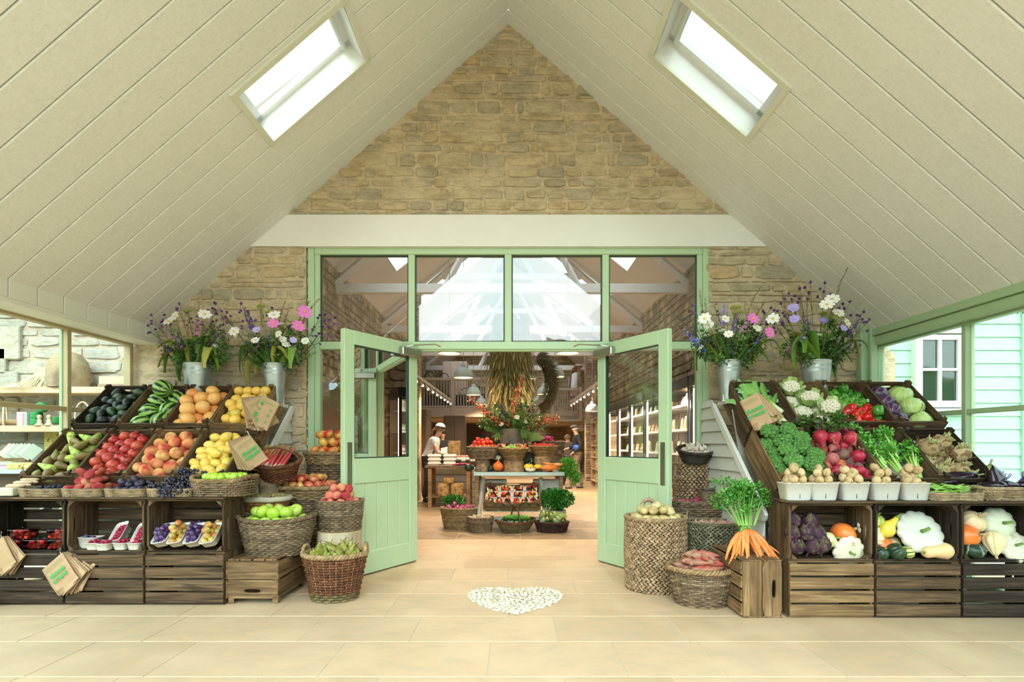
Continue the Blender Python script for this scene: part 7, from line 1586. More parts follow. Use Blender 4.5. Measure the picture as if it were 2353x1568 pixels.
for v in range(4):
 k = MB(); w, h = (.09, .17) if v < 2 else (.11, .12); pts = [(-w / 2, -.03, 0), (w / 2, -.03, 0), (w / 2, .03, 0), (-w / 2, .03, 0), (-w / 2 * .95, -.012, h * .8), (w / 2 * .95, -.012, h * .8), (w / 2 * .95, .012, h * .8), (-w / 2 * .95, .012, h * .8), (-w / 2, 0, h), (w / 2, 0, h)]
 k.add(pts, [(0, 1, 5, 4), (2, 3, 7, 6), (1, 2, 6, 5), (3, 0, 4, 7), (4, 5, 9, 8), (6, 7, 8, 9), (5, 6, 9), (7, 4, 8)]); l_ = MB(); l_.quad((-w * .3, -.0305, h * .2), (w * .3, -.0305, h * .2), (w * .3, -.019, h * .55), (-w * .3, -.019, h * .55))
 c = [(.62, .58, .42), (.58, .54, .36), (.40, .26, .13), (.20, .26, .12)][v]; pk.append([('food_packet', k.mesh('food_packet', plain(f'packet {v}', c, .5))), ('paper_label', l_.mesh('paper_label', plain(f'packet label {v}', (.75, .74, .66) if v > 1 else (.30, .34, .22), .6)))])
kind('food_packet', pk)
for q in range(5):
 for sh in range(5):
  for i in range(7):
   if random.random() < .12: continue
   place('food_packet', (2.62 + random.uniform(-.02, .05), 6.22 + q * 1.25 + i * .155, .335 + sh * .36), (0, 0, R(-90) + random.uniform(-.2, .2)), random.uniform(.95, 1.3), f'pale food packet standing on a lit shelf of the {("first", "second", "third", "fourth", "fifth")[q]} fridge', 'food packet', f'packets in fridge {"abcde"[q]}', q * 5 + sh + (i > 3))
# wall shelving with jars far right
s = empty('wall_shelving', (2.30, 13.7, 0))
for i in range(6): k = MB(); k.box((.2, .9, .15 + i * .33), (.4, 1.8, .03), bev=.004); k.obj('shelf', OAK, s)
for y in (0, .9, 1.8): k = MB(); k.box((.2, y, .95), (.4, .03, 1.9), bev=.004); k.obj('upright', OAK, s)
tag(s, 'oak wall shelving with jars, beyond the last fridge', 'shelving')
m = MB(); m.lathe([(.04, 0), (.042, .08), (.035, .10)], 10); q = MB(); q.lathe([(.036, .10), (.036, .12), (0, .12)], 10); kind('jar', [[('jar', m.mesh('jar', rnd('jar contents', [(.30, .12, .05), (.5, .36, .12), (.12, .05, .06), (.4, .3, .2)], .3))), ('lid', q.mesh('lid', plain('jar lid', (.6, .55, .45), .4)))]])
for i in range(6):
 for j in range(7): place('jar', (2.40, 13.85 + j * .23, .165 + i * .33), (0, 0, 0), 1.1, 'small glass jar with a pale lid on the oak wall shelving', 'jar', 'jars on the oak shelving')
# left side: dark cabinets, counter, cheeses
cab('oven_tower', -2.55, 13.4, 0, .9, .7, 2.05, 'tall dark panelled cabinet behind the woman in the white cap', plain('dark cabinet', (.09, .06, .04), .4), 1)
cab('oven_tower', -1.65, 15.4, 0, .6, .6, 2.0, 'tall dark panelled cabinet beneath the gallery', plain('dark cabinet', (.09, .06, .04), .4), 2)
for i, (x, w) in enumerate(((-2.7, .5), (-2.0, .4))): pass
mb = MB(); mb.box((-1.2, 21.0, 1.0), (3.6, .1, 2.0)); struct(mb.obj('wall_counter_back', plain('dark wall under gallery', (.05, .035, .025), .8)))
cab('serving_counter', -2.45, 10.2, 0, .8, 3.4, .92, 'long wooden serving counter along the wall', WOODB, 3, 'counter')
cab('tall_shelf_unit', -2.95, 7.2, 0, .4, 2.6, 2.1, 'tall dark wooden shelf unit against the stone wall inside the entrance', plain('dark oak', (.13, .08, .045), .5), 3, 'shelving')
# egg table
s = empty('rustic_table', (-1.20, 10.2, 0)); k = MB(); k.box((0, 0, .765), (.86, .62, .04), bev=.008); k.obj('table_top', WOODB, s)
for x in (-.34, .38):
 for y in (-.25, .25): k = MB(); k.box((x, y, .37), (.07, .07, .75), bev=.006); k.obj('leg', WOODB, s)
k = MB(); k.box((0, 0, .20), (.72, .5, .03), bev=.004); k.obj('lower_shelf', WOODB, s); tag(s, 'rustic wooden table carrying the egg boxes', 'table')
s = empty('clad_plinth', (-1.1, 10.75, 0)); k = MB()
for i in range(5): k.box((0, 0, .07 + i * .145), (1.0, .3, .135), bev=.006)
k.obj('cladding', OFFW, s); tag(s, 'white boarded plinth behind the egg table', 'plinth')
m = MB(); rg = [[(*sup(2 * math.pi * i / 24, .135 * q, .075 * q, 5), z) for i in range(24)] for q, z in ((.80, 0), (.92, .032), (1.0, .033), (1.0, .038), (.92, .040), (.82, .068), (.74, .070), (.01, .070))]
m.add([p for r_ in rg for p in r_], [(a * 24 + i, a * 24 + (i + 1) % 24, (a + 1) * 24 + (i + 1) % 24, (a + 1) * 24 + i) for a in range(7) for i in range(24)])
kind('egg_box', [[('egg_box', m.mesh('egg_box', PULP))]]); kind('dark_egg_box', [[('dark_egg_box', m.mesh('dark_egg_box', plain('dark pulp', (.04, .045, .05), .8)))]])
z0 = .788
for r_i in range(3):
 for c in range(2): place('egg_box', (-1.46 + c * .29 - (2 - r_i) * .0, 9.98, z0 + r_i * .072), (0, 0, 0), 1, f'white egg box, {("bottom", "middle", "top")[r_i]} of the {("outer", "inner")[c]} stack on the rustic table', 'egg box', 'stacked white egg boxes')
 if r_i < 2:
  for c in range(2): place('dark_egg_box', (-1.0 + c * .17, 9.97, z0 + r_i * .072), (0, 0, R(90)), .62, f'dark egg box, {("bottom", "top")[r_i]} of the {("first", "second")[c]} dark stack', 'egg box', 'stacked dark egg boxes')
k = MB(); k.box((0, 0, .04), (.46, .26, .08), bev=.02); o = k.obj('egg_tray', PULP, None, False, (-.92, 10.2, .855)); tag(o, 'grey pulp tray full of brown and white eggs', 'egg tray')
m = MB(); m.lathe([(a, b_) for a, b_ in sphp(.021, 1.25, 7)], 10); kind('egg', [[('egg', m.mesh('egg', rnd('egg shell', [(.66, .38, .22), (.76, .62, .48), (.60, .34, .20)], .5)))]])
for i in range(9):
 for j in range(4): place('egg', (-1.12 + i * .05, 10.12 + j * .052, .952), (0, 0, 0), 1, 'hen egg standing in the open pulp tray', 'egg', 'eggs in the tray')
def cheese(x, Y, z, r, h, lab): 
 k = MB(); k.lathe([(r * .96, 0), (r, .015), (r, h - .015), (r * .96, h), (0, h)], 28); k.jitter(.006, 14, r * 30); return tag(k.obj('cheese_wheel', plain('cheese rind', (.38, .24, .10), .9, vary=.6, nscale=20, bmp=.8, bscale=60), None, True, (x, Y, z)), lab, 'cheese')
cheese(-1.13, 10.32, z0, .125, .22, 'tall rinded cheese wheel, lower of the two stacked behind the eggs'); cheese(-1.13, 10.32, z0 + .225, .125, .24, 'tall rinded cheese wheel, upper of the two stacked behind the eggs')
cheese(-1.30, 10.05, .218, .125, .24, 'brown rinded cheese wheel on the lower shelf, outer one'); cheese(-1.04, 10.05, .218, .125, .235, 'brown rinded cheese wheel on the lower shelf, inner one'); cheese(-1.20, 10.05, .462, .11, .095, 'small flat brown cheese wheel on top of the two on the lower shelf')
# galvanised display table
s = empty('zinc_top_table', (.1, 7.9, 0)); k = MB(); k.box((0, 0, .77), (1.29, .8, .055), bev=.004); k.obj('table_top', plain('zinc sheet', (.42, .50, .47), .35, .6, vary=.08), s)
for x in (-.6, .6):
 for y in (-.34, .34): k = MB(); k.box((x, y, .37), (.055, .055, .74), bev=.004); k.obj('leg', WOODB, s)
tag(s, 'zinc topped display table in the middle of the shop', 'table')
for sd, xx in ((-1, -.38), (1, .42)):
 k = MB(); k.box((0, 0, .28), (.40, .3, .20), bev=.01); o = k.obj('pale_plank_box', OFFW, None, False, (xx + .1, 8.0, .28)); 
 tag(o, 'pale plank box under the zinc table, ' + ('egg table side' if sd < 0 else 'carrot tops side'), 'box')
ZT = .80
log((-.425, 7.72, ZT), .11, .175, 'bark covered log on the zinc table under the tomato basket'); log((.02, 7.68, ZT), .155, .155, 'wide bark covered log on the zinc table under the bean basket'); log((.46, 7.78, ZT), .135, .21, 'bark covered log on the zinc table under the rosehip basket')
b = basket((-.425, 7.72, .978), .225, .17, .165, 'oblong grey wicker basket of tomatoes on its log', base=.8, col='grey', n=3.2, rim=.011, rows=11)
kind('tomato', [[('tomato', lth(sphp(.035, .85, 8, .2), 14, .001, 9, 1).mesh('tomato', rnd('tomato skin', [(.72, .04, .02), (.78, .10, .03), (.66, .03, .02)], .2))), ('calyx', leafcloud(6, (.012, .012, .002), .018, 3, (0, 0, .026)).mesh('calyx', GST))]])
bfill(b, 'tomato', 38, .035, .205, .15, .145, 'ripe red tomato in the oblong wicker basket', 'tomato', 'tomatoes in the oblong basket', .8, 21)
b = basket((.02, 7.62, .957), .21, .18, .165, 'golden coiled bowl of green beans on the middle log', base=.55, col='gold', style='coil', rows=9, rim=.010)
heapbed(b, .19, .16, .14)
for i in range(60): a = random.uniform(0, 3.14); q = random.random() ** .5; t_ = random.uniform(0, 6.3); place('small_bean', (.02 + q * .13 * math.cos(t_), 7.60 + q * .10 * math.sin(t_), 1.115 + (1 - q) * .06), (R(90) + random.uniform(-.3, .3), random.uniform(-.3, .3), a), random.uniform(.8, 1.1), 'green bean in the golden coiled bowl', 'green bean', 'beans in the coiled bowl')
b = basket((.46, 7.75, 1.012), .205, .17, .145, 'golden coiled bowl of tiny red tomatoes on its log', base=.55, col='gold', style='coil', rows=8, rim=.009)
kind('cherry_tomato', [[('cherry_tomato', lth(sphp(.014, 1, 6), 9).mesh('cherry_tomato', rnd('cherry tomato', [(.72, .03, .02), (.62, .02, .02)], .2)))]])
kind('mixed_tomato', [[('cherry_tomato', lth(sphp(.017, 1, 6), 9).mesh('cherry_tomato', rnd('mixed cherry tomato', [(.66, .03, .02), (.05, .012, .02), (.80, .40, .04), (.10, .02, .02), (.76, .12, .03), (.82, .62, .12), (.04, .015, .02)], .2)))]])
bfill(b, 'cherry_tomato', 200, .0145, .185, .15, .135, 'tiny red tomato in the golden coiled bowl', 'tomato', 'tiny tomatoes in the coiled bowl', 1.0, 22)
# punnets of coloured tomatoes round the bean bowl
for i, x in enumerate((-.17, -.06, .09, .20)):
 M = T_((x, 7.86, 1.12)) @ Matrix.Rotation(R(25), 4, 'X') @ Matrix.Rotation(R(90 + (i - 1.5) * 20), 4, 'Z'); punnet(M, (.14, .105, .05), f'white punnet of mixed tomatoes behind the bean bowl, {("first", "second", "third", "fourth")[i]} from the egg table', 'tomato punnets behind the beans'); pfill(M, (.14, .105, .05), 'mixed_tomato', 10, .018, f'small coloured tomato in the {("first", "second", "third", "fourth")[i]} punnet behind the beans', 'tomato', f'tomatoes behind the beans {"abcd"[i]}', 80 + i, z=.03)
cab('display_box', .05, 8.12, ZT, .9, .34, .28, 'dark wooden box behind the logs carrying the zinc tub', plain('dark box', (.07, .05, .035), .7), 1, 'box')
def T2(k, p, rot, sc, lab): return place(k, p, tuple(R(a) for a in rot), sc, lab, 'squash', None, 0)
T2('acorn_squash', (-.62, 7.62, ZT + .055), (0, 0, 0), .95, 'dark green squash at the egg table end of the zinc table'); T2('acorn_squash', (-.31, 7.6, ZT + .045), (40, 0, 0), .7, 'small dark green squash beside the orange one on the zinc table'); T2('onion_squash', (-.20, 7.6, ZT + .07), (0, 0, 0), 1.0, 'bright orange onion squash on the zinc table')
T2('pale_patty_pan', (-.22, 7.76, ZT + .20), (0, 0, 0), .62, 'blue grey squash on top behind the orange one'); T2('kabocha', (.28, 7.80, ZT + .14), (0, 0, 0), .7, 'dark green squash behind the yellow ones'); T2('yellow_patty_pan', (.24, 7.62, ZT + .07), (20, 0, 0), 1.15, 'yellow scalloped squash nearest the middle log'); T2('yellow_patty_pan', (.37, 7.62, ZT + .07), (10, 0, 0), .95, 'yellow scalloped squash beside the carrots'); T2('small_patty_pan', (.26, 7.53, ZT + .03), (15, 0, 0), .62, 'white scalloped squash at the table edge')
for i in range(22):
 o = place('carrot', (.68 + random.uniform(-.05, .05), 7.58 + (i % 4) * .03, ZT + .04 + (i % 5) * .016), (R(90) + random.uniform(-.1, .1), 0, R(112) + random.uniform(-.3, .3)), random.uniform(1.1, 1.4), 'orange carrot lying on the zinc table with its leaves over the end', 'carrot', 'carrots on the zinc table', i)
def bush(name, c, rad, n, size, lab, mat=LEAFG, seed=1, cat='herbs', ns=14):
 k = leafcloud(n, rad, size, seed); g = MB(); o = k.obj(name, mat, None, False, c)
 for i in range(ns): a = i * 2.4; g.tube([(0, 0, -rad[2]), (math.cos(a) * rad[0] * .5, math.sin(a) * rad[1] * .5, 0)], .003, 4)
 g.obj('leaf_stalks', plain('carrot stalk', (.24, .46, .08), .5), o); return tag(o, lab, cat)
PARS = rnd('parsley leaf', [(.03, .20, .02), (.06, .28, .03), (.02, .13, .015)], .4, isl=True)
bush('carrot_greens', (.80, 7.62, .86), (.13, .12, .14), 900, .035, 'bright green carrot leaves spilling over the end of the zinc table', rnd('bright carrot leaf', [(.10, .36, .03), (.16, .44, .05), (.07, .28, .02)], .5, isl=True), 3, 'carrot leaves')
bush('carrot_greens', (.90, 7.58, .72), (.07, .09, .10), 400, .035, 'lower tuft of carrot leaves hanging below the zinc table top', _mc['bright carrot leaf'], 4, 'carrot leaves')
# tub of flowers
s = empty('zinc_tub', (0, 8.12, 1.085)); m = MB(); m.lathe([(.165, 0), (.17, .01), (.182, .33), (.19, .335), (.182, .34), (.165, .02), (0, .02)], 32); m.obj('tub_body', plain('galvanised zinc', (.42, .47, .46)), s, True); m = MB()
for sd in (-1, 1): m.tube([(sd * .18, -.04, .24), (sd * .22, -.03, .26), (sd * .22, .03, .26), (sd * .18, .04, .24)], .006, 6)
m.obj('handle', STEEL, s, True); tag(s, 'round zinc tub of flowers and berries on the display', 'tub')
def hips(s_):
 r_ = random.Random(s_); st_ = MB(); m = MB(); k = MB(); P = bstem(r_, .04); st_.tube(P, .002, 4)
 for i in range(34):
  f = r_.uniform(.35, 1.0); c = Vector((r_.gauss(0, .018), r_.gauss(0, .018), f * H0)); m.ball(c, r_.uniform(.0065, .010), 7, 5)
  if i % 2 == 0: leafcloud(1, (.02, .02, .01), .028, s_ * 60 + i, tuple(c), k)
 return [('rosehip_branch', st_.mesh('stem', STD)), ('berries', m.mesh('berries', rnd('orange red berries', [(.66, .06, .03), (.78, .18, .04), (.50, .02, .03)], .3, isl=True))), ('leaves', k.mesh('leaves', rnd('autumn leaf', [(.34, .36, .05), (.20, .28, .04), (.5, .4, .06)], .5, isl=True), False))]
kind('rosehip_branch', [hips(s_) for s_ in range(3)])
def dock(s_):
 m = MB(); n = 9; m.blade([(0, 0, H0 * (i / (n - 1)) ** .9) if i < 5 else (.0, -.04 * (i - 4) ** 1.3 * .6, H0 * (i / (n - 1)) * .98) for i in range(n)], [.008, .03, .045, .052, .052, .045, .034, .02, .002], (1, .2, 0), fold=.12); return [('dock_leaf', m.mesh('dock_leaf', rnd('broad leaf green', [(.16, .30, .08), (.24, .40, .14), (.10, .22, .05)], .5)))]
kind('dock_leaf', [dock(s_) for s_ in range(2)])
mo = Vector((0, 8.12, 1.40)); wh = 'the zinc tub'
for i, (kd, px, py) in enumerate([('rosehip_branch', 1078, 915), ('rosehip_branch', 1095, 930), ('rosehip_branch', 1110, 942), ('rosehip_branch', 1125, 950), ('rosehip_branch', 1198, 860), ('rosehip_branch', 1188, 890), ('rosehip_branch', 1180, 915), ('rosehip_branch', 1262, 955), ('rosehip_branch', 1278, 962), ('rosehip_branch', 1285, 958), ('rosehip_branch', 1165, 965), ('white_cosmos', 1188, 959), ('white_cosmos', 1132, 960), ('white_cosmos', 1152, 975), ('white_umbel', 1210, 968), ('white_umbel', 1160, 985), ('mauve_spike', 1154, 955), ('maize_leaf', 1212, 925), ('maize_leaf', 1142, 925), ('grass_plume', 1232, 915), ('purple_spike', 1150, 930), ('purple_spike', 1228, 930), ('green_umbel', 1175, 950), ('dock_leaf', 1205, 975), ('dock_leaf', 1128, 1005), ('dock_leaf', 1262, 1010), ('dock_leaf', 1240, 1000), ('dock_leaf', 1112, 985), ('dock_leaf', 1225, 985)]):
 if kd == 'maize_leaf': kd = 'dock_leaf'
 t = W(px, py, 8.1 - .15 * (i % 3)); aim(kd, mo + Vector((0, 0, -.04)), t, wh, i)
for i in range(46):
 a = R(-84 + 168 * ((i * .618) % 1)); L = .28 + .30 * ((i * .37) % 1); yy = ((i * .73) % 1 - .6) * .5; aim('leafy_sprig' if i % 4 else 'dark_sprig', mo + Vector((0, 0, -.06)), mo + Vector((math.sin(a) * L, yy, math.cos(a) * L * .85)), wh, i)
# dark basket of chillies behind
b = basket((.56, 8.15, 1.085), .25, .17, .14, 'dark wicker basket of chillies behind the tiny tomatoes', base=.85, col='grey', rim=.01, rows=9)
heapbed(b, .2, .14, .12)
kind('chilli', [[('chilli', (lambda m: (m.tube([(0, 0, -.06), (.004, 0, -.03), (0, 0, 0), (0, 0, .03)], [.001, .008, .012, .008], 7), m)[1])(MB()).mesh('chilli', rnd('chilli skin', [(.60, .02, .03), (.46, .02, .18)], .2)))]])
for i in range(16): place('chilli', (.50 + random.uniform(-.12, .12), 8.08 + random.uniform(-.06, .06), 1.25 + random.uniform(0, .08)), (random.uniform(1.2, 1.8), 0, random.uniform(0, 6)), 1.5, 'shiny red or purple chilli in the dark basket', 'chilli', 'chillies in the dark basket')
k = MB(); k.box((0, 0, .035), (.34, .22, .06), bev=.004); k.box((0, 0, .05), (.31, .19, .05), mi=1); o = k.obj('shallow_wooden_box', [WOODB, plain('dark lining', (.06, .045, .03))], None, False, (-.75, 8.05, .8)); tag(o, 'shallow wooden box of mixed chillies at the table end', 'box')
for i in range(14): place('chilli', (-.75 + random.uniform(-.11, .11), 8.02 + random.uniform(-.05, .05), .89), (1.5, 0, random.uniform(0, 6)), 1.3, 'red chilli in the shallow wooden box', 'chilli', 'chillies in the wooden box')
# sloping crate of tomato punnets and its A frame
M = tilted(.0, 7.22, .395, 'sloping slatted crate full of tomato punnets under the zinc table', None, 'l', tilt=34, L=.44, H=.13)
o_ = C.objects[-1]
for ob in [x for x in C.objects if x.get('label', '').startswith('sloping slatted crate full of tomato')]: ob.scale = (1, 2.0, 1)
lining(M, .03, .40, .70)['kind'] = 'thing'; tag(C.objects[-1], 'paper lining under the tomato punnets in the sloping crate', 'paper')
def tp(x, u, row, i, n):
 MM = M @ T_((u, x, .035)); lab = f'white punnet of coloured cherry tomatoes, {("top", "middle", "front")[row]} row of the sloping crate, {("first", "second", "third", "fourth", "fifth", "sixth")[i]} from the onions'
 sz = (.125, .165, .05) if n == 4 else (.155, .11, .05); punnet(MM, sz, lab, 'tomato punnets in the sloping crate', slit=False); fill('mixed_tomato', MM, 20, .0165, (sz[0] * .42, sz[1] * .42), f'small coloured tomato in the {("top", "middle", "front")[row]} row of punnets', 'tomato', f'tomatoes row {row}', .5, 90 + i + row * 7, .03)
for i in range(4): tp(-(-.27 + i * .18), .145, 0, i, 4); tp(-(-.27 + i * .18), .01, 1, i, 4)
for i in range(6): tp(-(-.295 + i * .118), -.14, 2, i, 6)
s = empty('trestle_frame', (0, 7.5, 0)); 
for x in (-.42, .42): k = MB(); k.tube([(x * 1.15, -.45 + .3, .0), (x, .25, .70)], .03, 4); k.obj('leg', OFFW, s); 
k = MB(); k.box((0, -.12, .31), (.8, .05, .11), bev=.004); k.obj('front_board', OFFW, s); k = MB(); k.box((0, .1, .12), (.8, .04, .06), bev=.004); k.obj('stretcher', OFFW, s)
tag(s, 'whitewashed trestle frame under the sloping crate', 'trestle')
# floor baskets
b = basket((-.755, 7.55, 0), .255, .21, .28, 'large wicker basket of red onions on the shop floor', base=.78, col='buff', rim=.014, rows=17); bfill(b, 'red_onion', 26, .037, .225, .18, .25, 'glossy red onion in the large floor basket', 'onion', 'red onions in the floor basket', .8, 31)
bush('parsley_bunch', (-.86, 7.72, .36), (.17, .12, .09), 700, .035, 'bushy green parsley behind the red onions', PARS, 5)
b = basket((-.43, 7.22, 0), .175, .15, .19, 'small round wicker basket of ginger on the shop floor', base=.8, col='grey', rim=.01, rows=13)
kind('ginger', [[('ginger', (lambda m: (m.ball((0, 0, 0), .022, 9, 6, sc=(1.5, .8, .8)), m.ball((.03, .008, .006), .015, 8, 5), m.ball((-.026, -.01, .004), .014, 8, 5), m.ball((.0, .022, .0), .012, 8, 5), m.jitter(.005, 40, s_), m)[5])(MB()).mesh('ginger', rnd('ginger skin', [(.62, .46, .28), (.68, .52, .34)], .7)))] for s_ in range(2)])
bfill(b, 'ginger', 44, .020, .15, .125, .165, 'knobbly ginger root in the small floor basket', 'ginger', 'ginger in the floor basket', .9, 32)
b = basket((.045, 7.22, 0), .28, .16, .125, 'oval green willow trug of fennel with a high handle', base=.6, col='moss', rimcol='red', rim=.013, rows=9, dip=.04, rot=R(24))
k = MB(); k.tube([(0, math.cos(a) * .15, .10 + math.sin(a) * .24) for a in np.linspace(0, math.pi, 18)], .011, 7); k.obj('handle', WK['red'], b, True); heapbed(b, .25, .14, .10)
def fenn(s_):
 m = MB(); m.ball((0, 0, 0), .032, 12, 8, sc=(1, .75, 1.1)); k = MB()
 for i in range(7): a = (i - 3) * .16; k.tube([(a * .05, 0, .02), (a * .12, .0, .09), (a * .3, 0, .17)], [.009, .006, .004], 6)
 return [('fennel', m.mesh('fennel', plain('fennel bulb', (.62, .72, .45), .4))), ('stalks', k.mesh('stalks', plain('fennel stalk', (.16, .46, .07), .4)))]
kind('fennel', [fenn(0)])
for i, (x, a) in enumerate(((-.16, -50), (-.05, -25), (.06, 10), (.14, 30), (.20, 40), (-.20, -60), (.02, -5), (.12, 20), (-.10, -35))): place('fennel', (.045 + x, 7.2 + (i % 3) * .03, .14), (R(55), 0, R(-a)), 1.0, 'green stalked fennel bulb in the willow trug', 'fennel', 'fennel in the trug')
b = basket((.545, 7.24, 0), .225, .16, .125, 'low dark wicker basket of sweetcorn on the shop floor', base=.85, col='dark', rim=.012, rows=9, handles=[(-.9, .06, .09, .007)]); heapbed(b, .2, .14, .10)
def corn(s_):
 m = MB(); m.tube([(0, 0, -.09), (0, 0, -.07), (0, 0, 0), (0, 0, .07), (0, 0, .10)], [.008, .024, .030, .020, .004], 12); k = MB()
 for i in range(5): a = i * 1.2566; d = Vector((math.cos(a), math.sin(a), 0)); k.blade([d * .02 + Vector((0, 0, -.09)), d * .032 + Vector((0, 0, -.03)), d * .034 + Vector((0, 0, .03)), d * .03 + Vector((0, 0, .11))], [.014, .026, .024, .004], Vector((-d.y, d.x, 0)), fold=.15)
 return [('sweetcorn', m.mesh('sweetcorn', plain('corn kernel', (.80, .72, .40), .5))), ('husk', k.mesh('husk', rnd('corn husk', [(.44, .60, .18), (.56, .68, .30), (.36, .52, .12)], .5)))]
kind('sweetcorn', [corn(0)])
for i in range(16): place('sweetcorn', (.545 + (i % 5 - 2) * .065, 7.20 + (i % 3) * .05, .14 + (i // 5) * .035), (R(60 + random.uniform(-20, 20)), 0, R(-20 - (i % 5 - 2) * 16)), 1.0, 'pale green husked sweetcorn cob in the dark basket', 'sweetcorn', 'sweetcorn in the dark basket')
bush('parsley_bunch', (.62, 7.50, .42), (.26, .15, .14), 1700, .042, 'very large bunch of flat green parsley above the sweetcorn', PARS, 6)
k = MB(); k.lathe([(.13, 0), (.15, .26), (.14, .26), (.12, .02), (0, .02)], 20); o = k.obj('zinc_pail', plain('galvanised zinc', (.42, .47, .46)), None, True, (.62, 7.52, 0)); tag(o, 'zinc pail standing behind the sweetcorn under the parsley', 'pail')
# sign on a slate in the tomatoes
k = MB(); k.box((0, 0, 0), (.14, .004, .045), bev=.001); o = k.obj('slate_sign', plain('slate', (.03, .03, .03), .7), None, False, (-.47, 7.80, 1.24)); o.rotation_euler = (R(-20), R(-16), 0); tag(o, 'small black slate price sign tucked behind the tomatoes', 'sign')
for q in range(2):
 k = MB(); k.tube([(-.055 + i * .008, -.003, .009 - q * .018 + .004 * math.sin(i * 2.3 + q)) for i in range(15)], .0012, 4); k.obj('chalk_scrawl', plain('chalk', (.7, .7, .68), .9), o)
# ================================================================ PEOPLE
SKIN = plain('skin', (.62, .36, .25), .5, vary=.05)
def skin_mesh(name, J, E, mats, sub=2, root=0, parent=None):
 """one continuous surface grown round connected joints; J: (x,y,z,rx,ry)"""
 me = bpy.data.meshes.new(name); me.from_pydata([j[:3] for j in J], E, []); o = bpy.data.objects.new(name, me); C.objects.link(o)
 md = o.modifiers.new('skin', 'SKIN'); md.use_smooth_shade = True
 for i, v in enumerate(me.skin_vertices[0].data): v.radius = (J[i][3], J[i][4] if len(J[i]) > 4 else J[i][3]); v.use_root = (i == root)
 sb = o.modifiers.new('sub', 'SUBSURF'); sb.levels = sb.render_levels = sub
 bpy.context.view_layer.update(); dg = bpy.context.evaluated_depsgraph_get(); m2 = bpy.data.meshes.new_from_object(o.evaluated_get(dg)); bpy.data.objects.remove(o)
 m2.name = name; m2.materials.clear()
 for m in (mats if isinstance(mats, list) else [mats]): m2.materials.append(m)
 for p in m2.polygons: p.use_smooth = True
 return link(name, m2, parent)
def person(loc, rotz, pose, lab, sc=1.0):
 """local frame: x forward, y to the person's left, z up. pose gives joints of one standing figure"""
 P = pose; J = []; E = []; ix = {}
 def a(n, p, r, frm=None, r2=None):
  ix[n] = len(J); J.append((*p, r, r2 or r)); 
  if frm is not None: E.append((ix[frm], ix[n]))
 a('pel', P['pel'], .10, None, .13); a('wst', P['wst'], .095, 'pel', .12); a('che', P['che'], .105, 'wst', .15); a('nb', P['nb'], .055, 'che'); a('nk', P['nk'], .056, 'nb'); a('hd', P['hd'], .082, 'nk', .07); a('ht', P['ht'], .078, 'hd', .07)
 for s in 'LR':
  a('sh' + s, P['sh' + s], .052, 'che'); a('el' + s, P['el' + s], .036, 'sh' + s); a('wr' + s, P['wr' + s], .024, 'el' + s)
  w = Vector(P['wr' + s]); d = (w - Vector(P['el' + s])).normalized(); u = d.cross(Vector((0, 0, 1))).normalized(); up = u.cross(d); pm = w + d * .05
  a('pm' + s, pm, .030, 'wr' + s, .016)
  for k in range(4):
   k1 = pm + u * (k - 1.5) * .019 + d * .035; k2 = k1 + d * .030 * (1, 1.15, 1.05, .8)[k] - up * .010; k3 = k2 + d * .020 - up * .018
   a(f'f{k}{s}', k1, .0095, 'pm' + s); a(f'g{k}{s}', k2, .0085, f'f{k}{s}'); a(f'h{k}{s}', k3, .007, f'g{k}{s}')
  sd = 1 if s == 'R' else -1; t1 = w + d * .035 + u * -sd * .030 - up * .01; a('t' + s, t1, .011, 'wr' + s); a('u' + s, t1 + d * .028 - up * .008 - u * sd * .008, .009, 't' + s)
  a('hp' + s, P['hp' + s], .088, 'pel'); a('kn' + s, P['kn' + s], .056, 'hp' + s); a('an' + s, P['an' + s], .036, 'kn' + s); a('to' + s, P['to' + s], .034, 'an' + s)
 o = skin_mesh('person', J, E, [P.get('skin', SKIN), P['top'], P['legs']]); nm = {v: k for k, v in ix.items()}; mid = P.get('sleeve', 1.0)
 for p_ in o.data.polygons:
  best = (9, None, 0)
  for e0, e1 in E:
   A_, B_ = Vector(J[e0][:3]), Vector(J[e1][:3]); u_ = max(0, min(1, (p_.center - A_).dot(B_ - A_) / (B_ - A_).length_squared)); dd = (p_.center - A_.lerp(B_, u_)).length
   if dd < best[0]: best = (dd, nm[e1], u_)
  n_ = best[1]; p_.material_index = 2 if n_[:2] in ('hp', 'kn', 'an', 'to') else (1 if n_ in ('wst', 'che') or n_[:2] == 'sh' or n_ == 'nb' or (n_[:2] == 'el' and best[2] < mid) or (n_[:2] == 'wr' and mid >= 1) else 0)
 o.location = loc; o.rotation_euler = (0, 0, rotz); o.scale = (sc,) * 3; tag(o, lab, 'person')
 # clothes as shells round the same joints
 def shell(nm, pts, edges, mat, g): return skin_mesh(nm, [(*P[k], r + g, (r2 or r) + g) for k, r, r2 in pts], edges, mat, 2, 0, o)
 shirt = [('wst', .10, .125), ('che', .108, .155), ('nb', .062, None), ('shL', .056, None), ('shR', .056, None)]; e = [(0, 1), (1, 2), (1, 3), (1, 4)]
 mid = P.get('sleeve', 1.0)
 P['_eL'] = tuple(Vector(P['shL']).lerp(Vector(P['elL']), min(1, mid))); P['_eR'] = tuple(Vector(P['shR']).lerp(Vector(P['elR']), min(1, mid)))
 shirt += [('_eL', .044, None), ('_eR', .044, None), ('pel', .105, .135)]; e += [(3, 5), (4, 6), (0, 7)]
 if mid >= 1: shirt += [('wrL', .033, None), ('wrR', .033, None)]; e += [(5, 8), (6, 9)]
 if 'coat' in P:
  P['_hem'] = P['coat']; shirt += [('_hem', .15, .19)]; e += [(7, len(shirt) - 1)]
 shell(P.get('topname', 'shirt'), shirt, e, P['top'], .020)
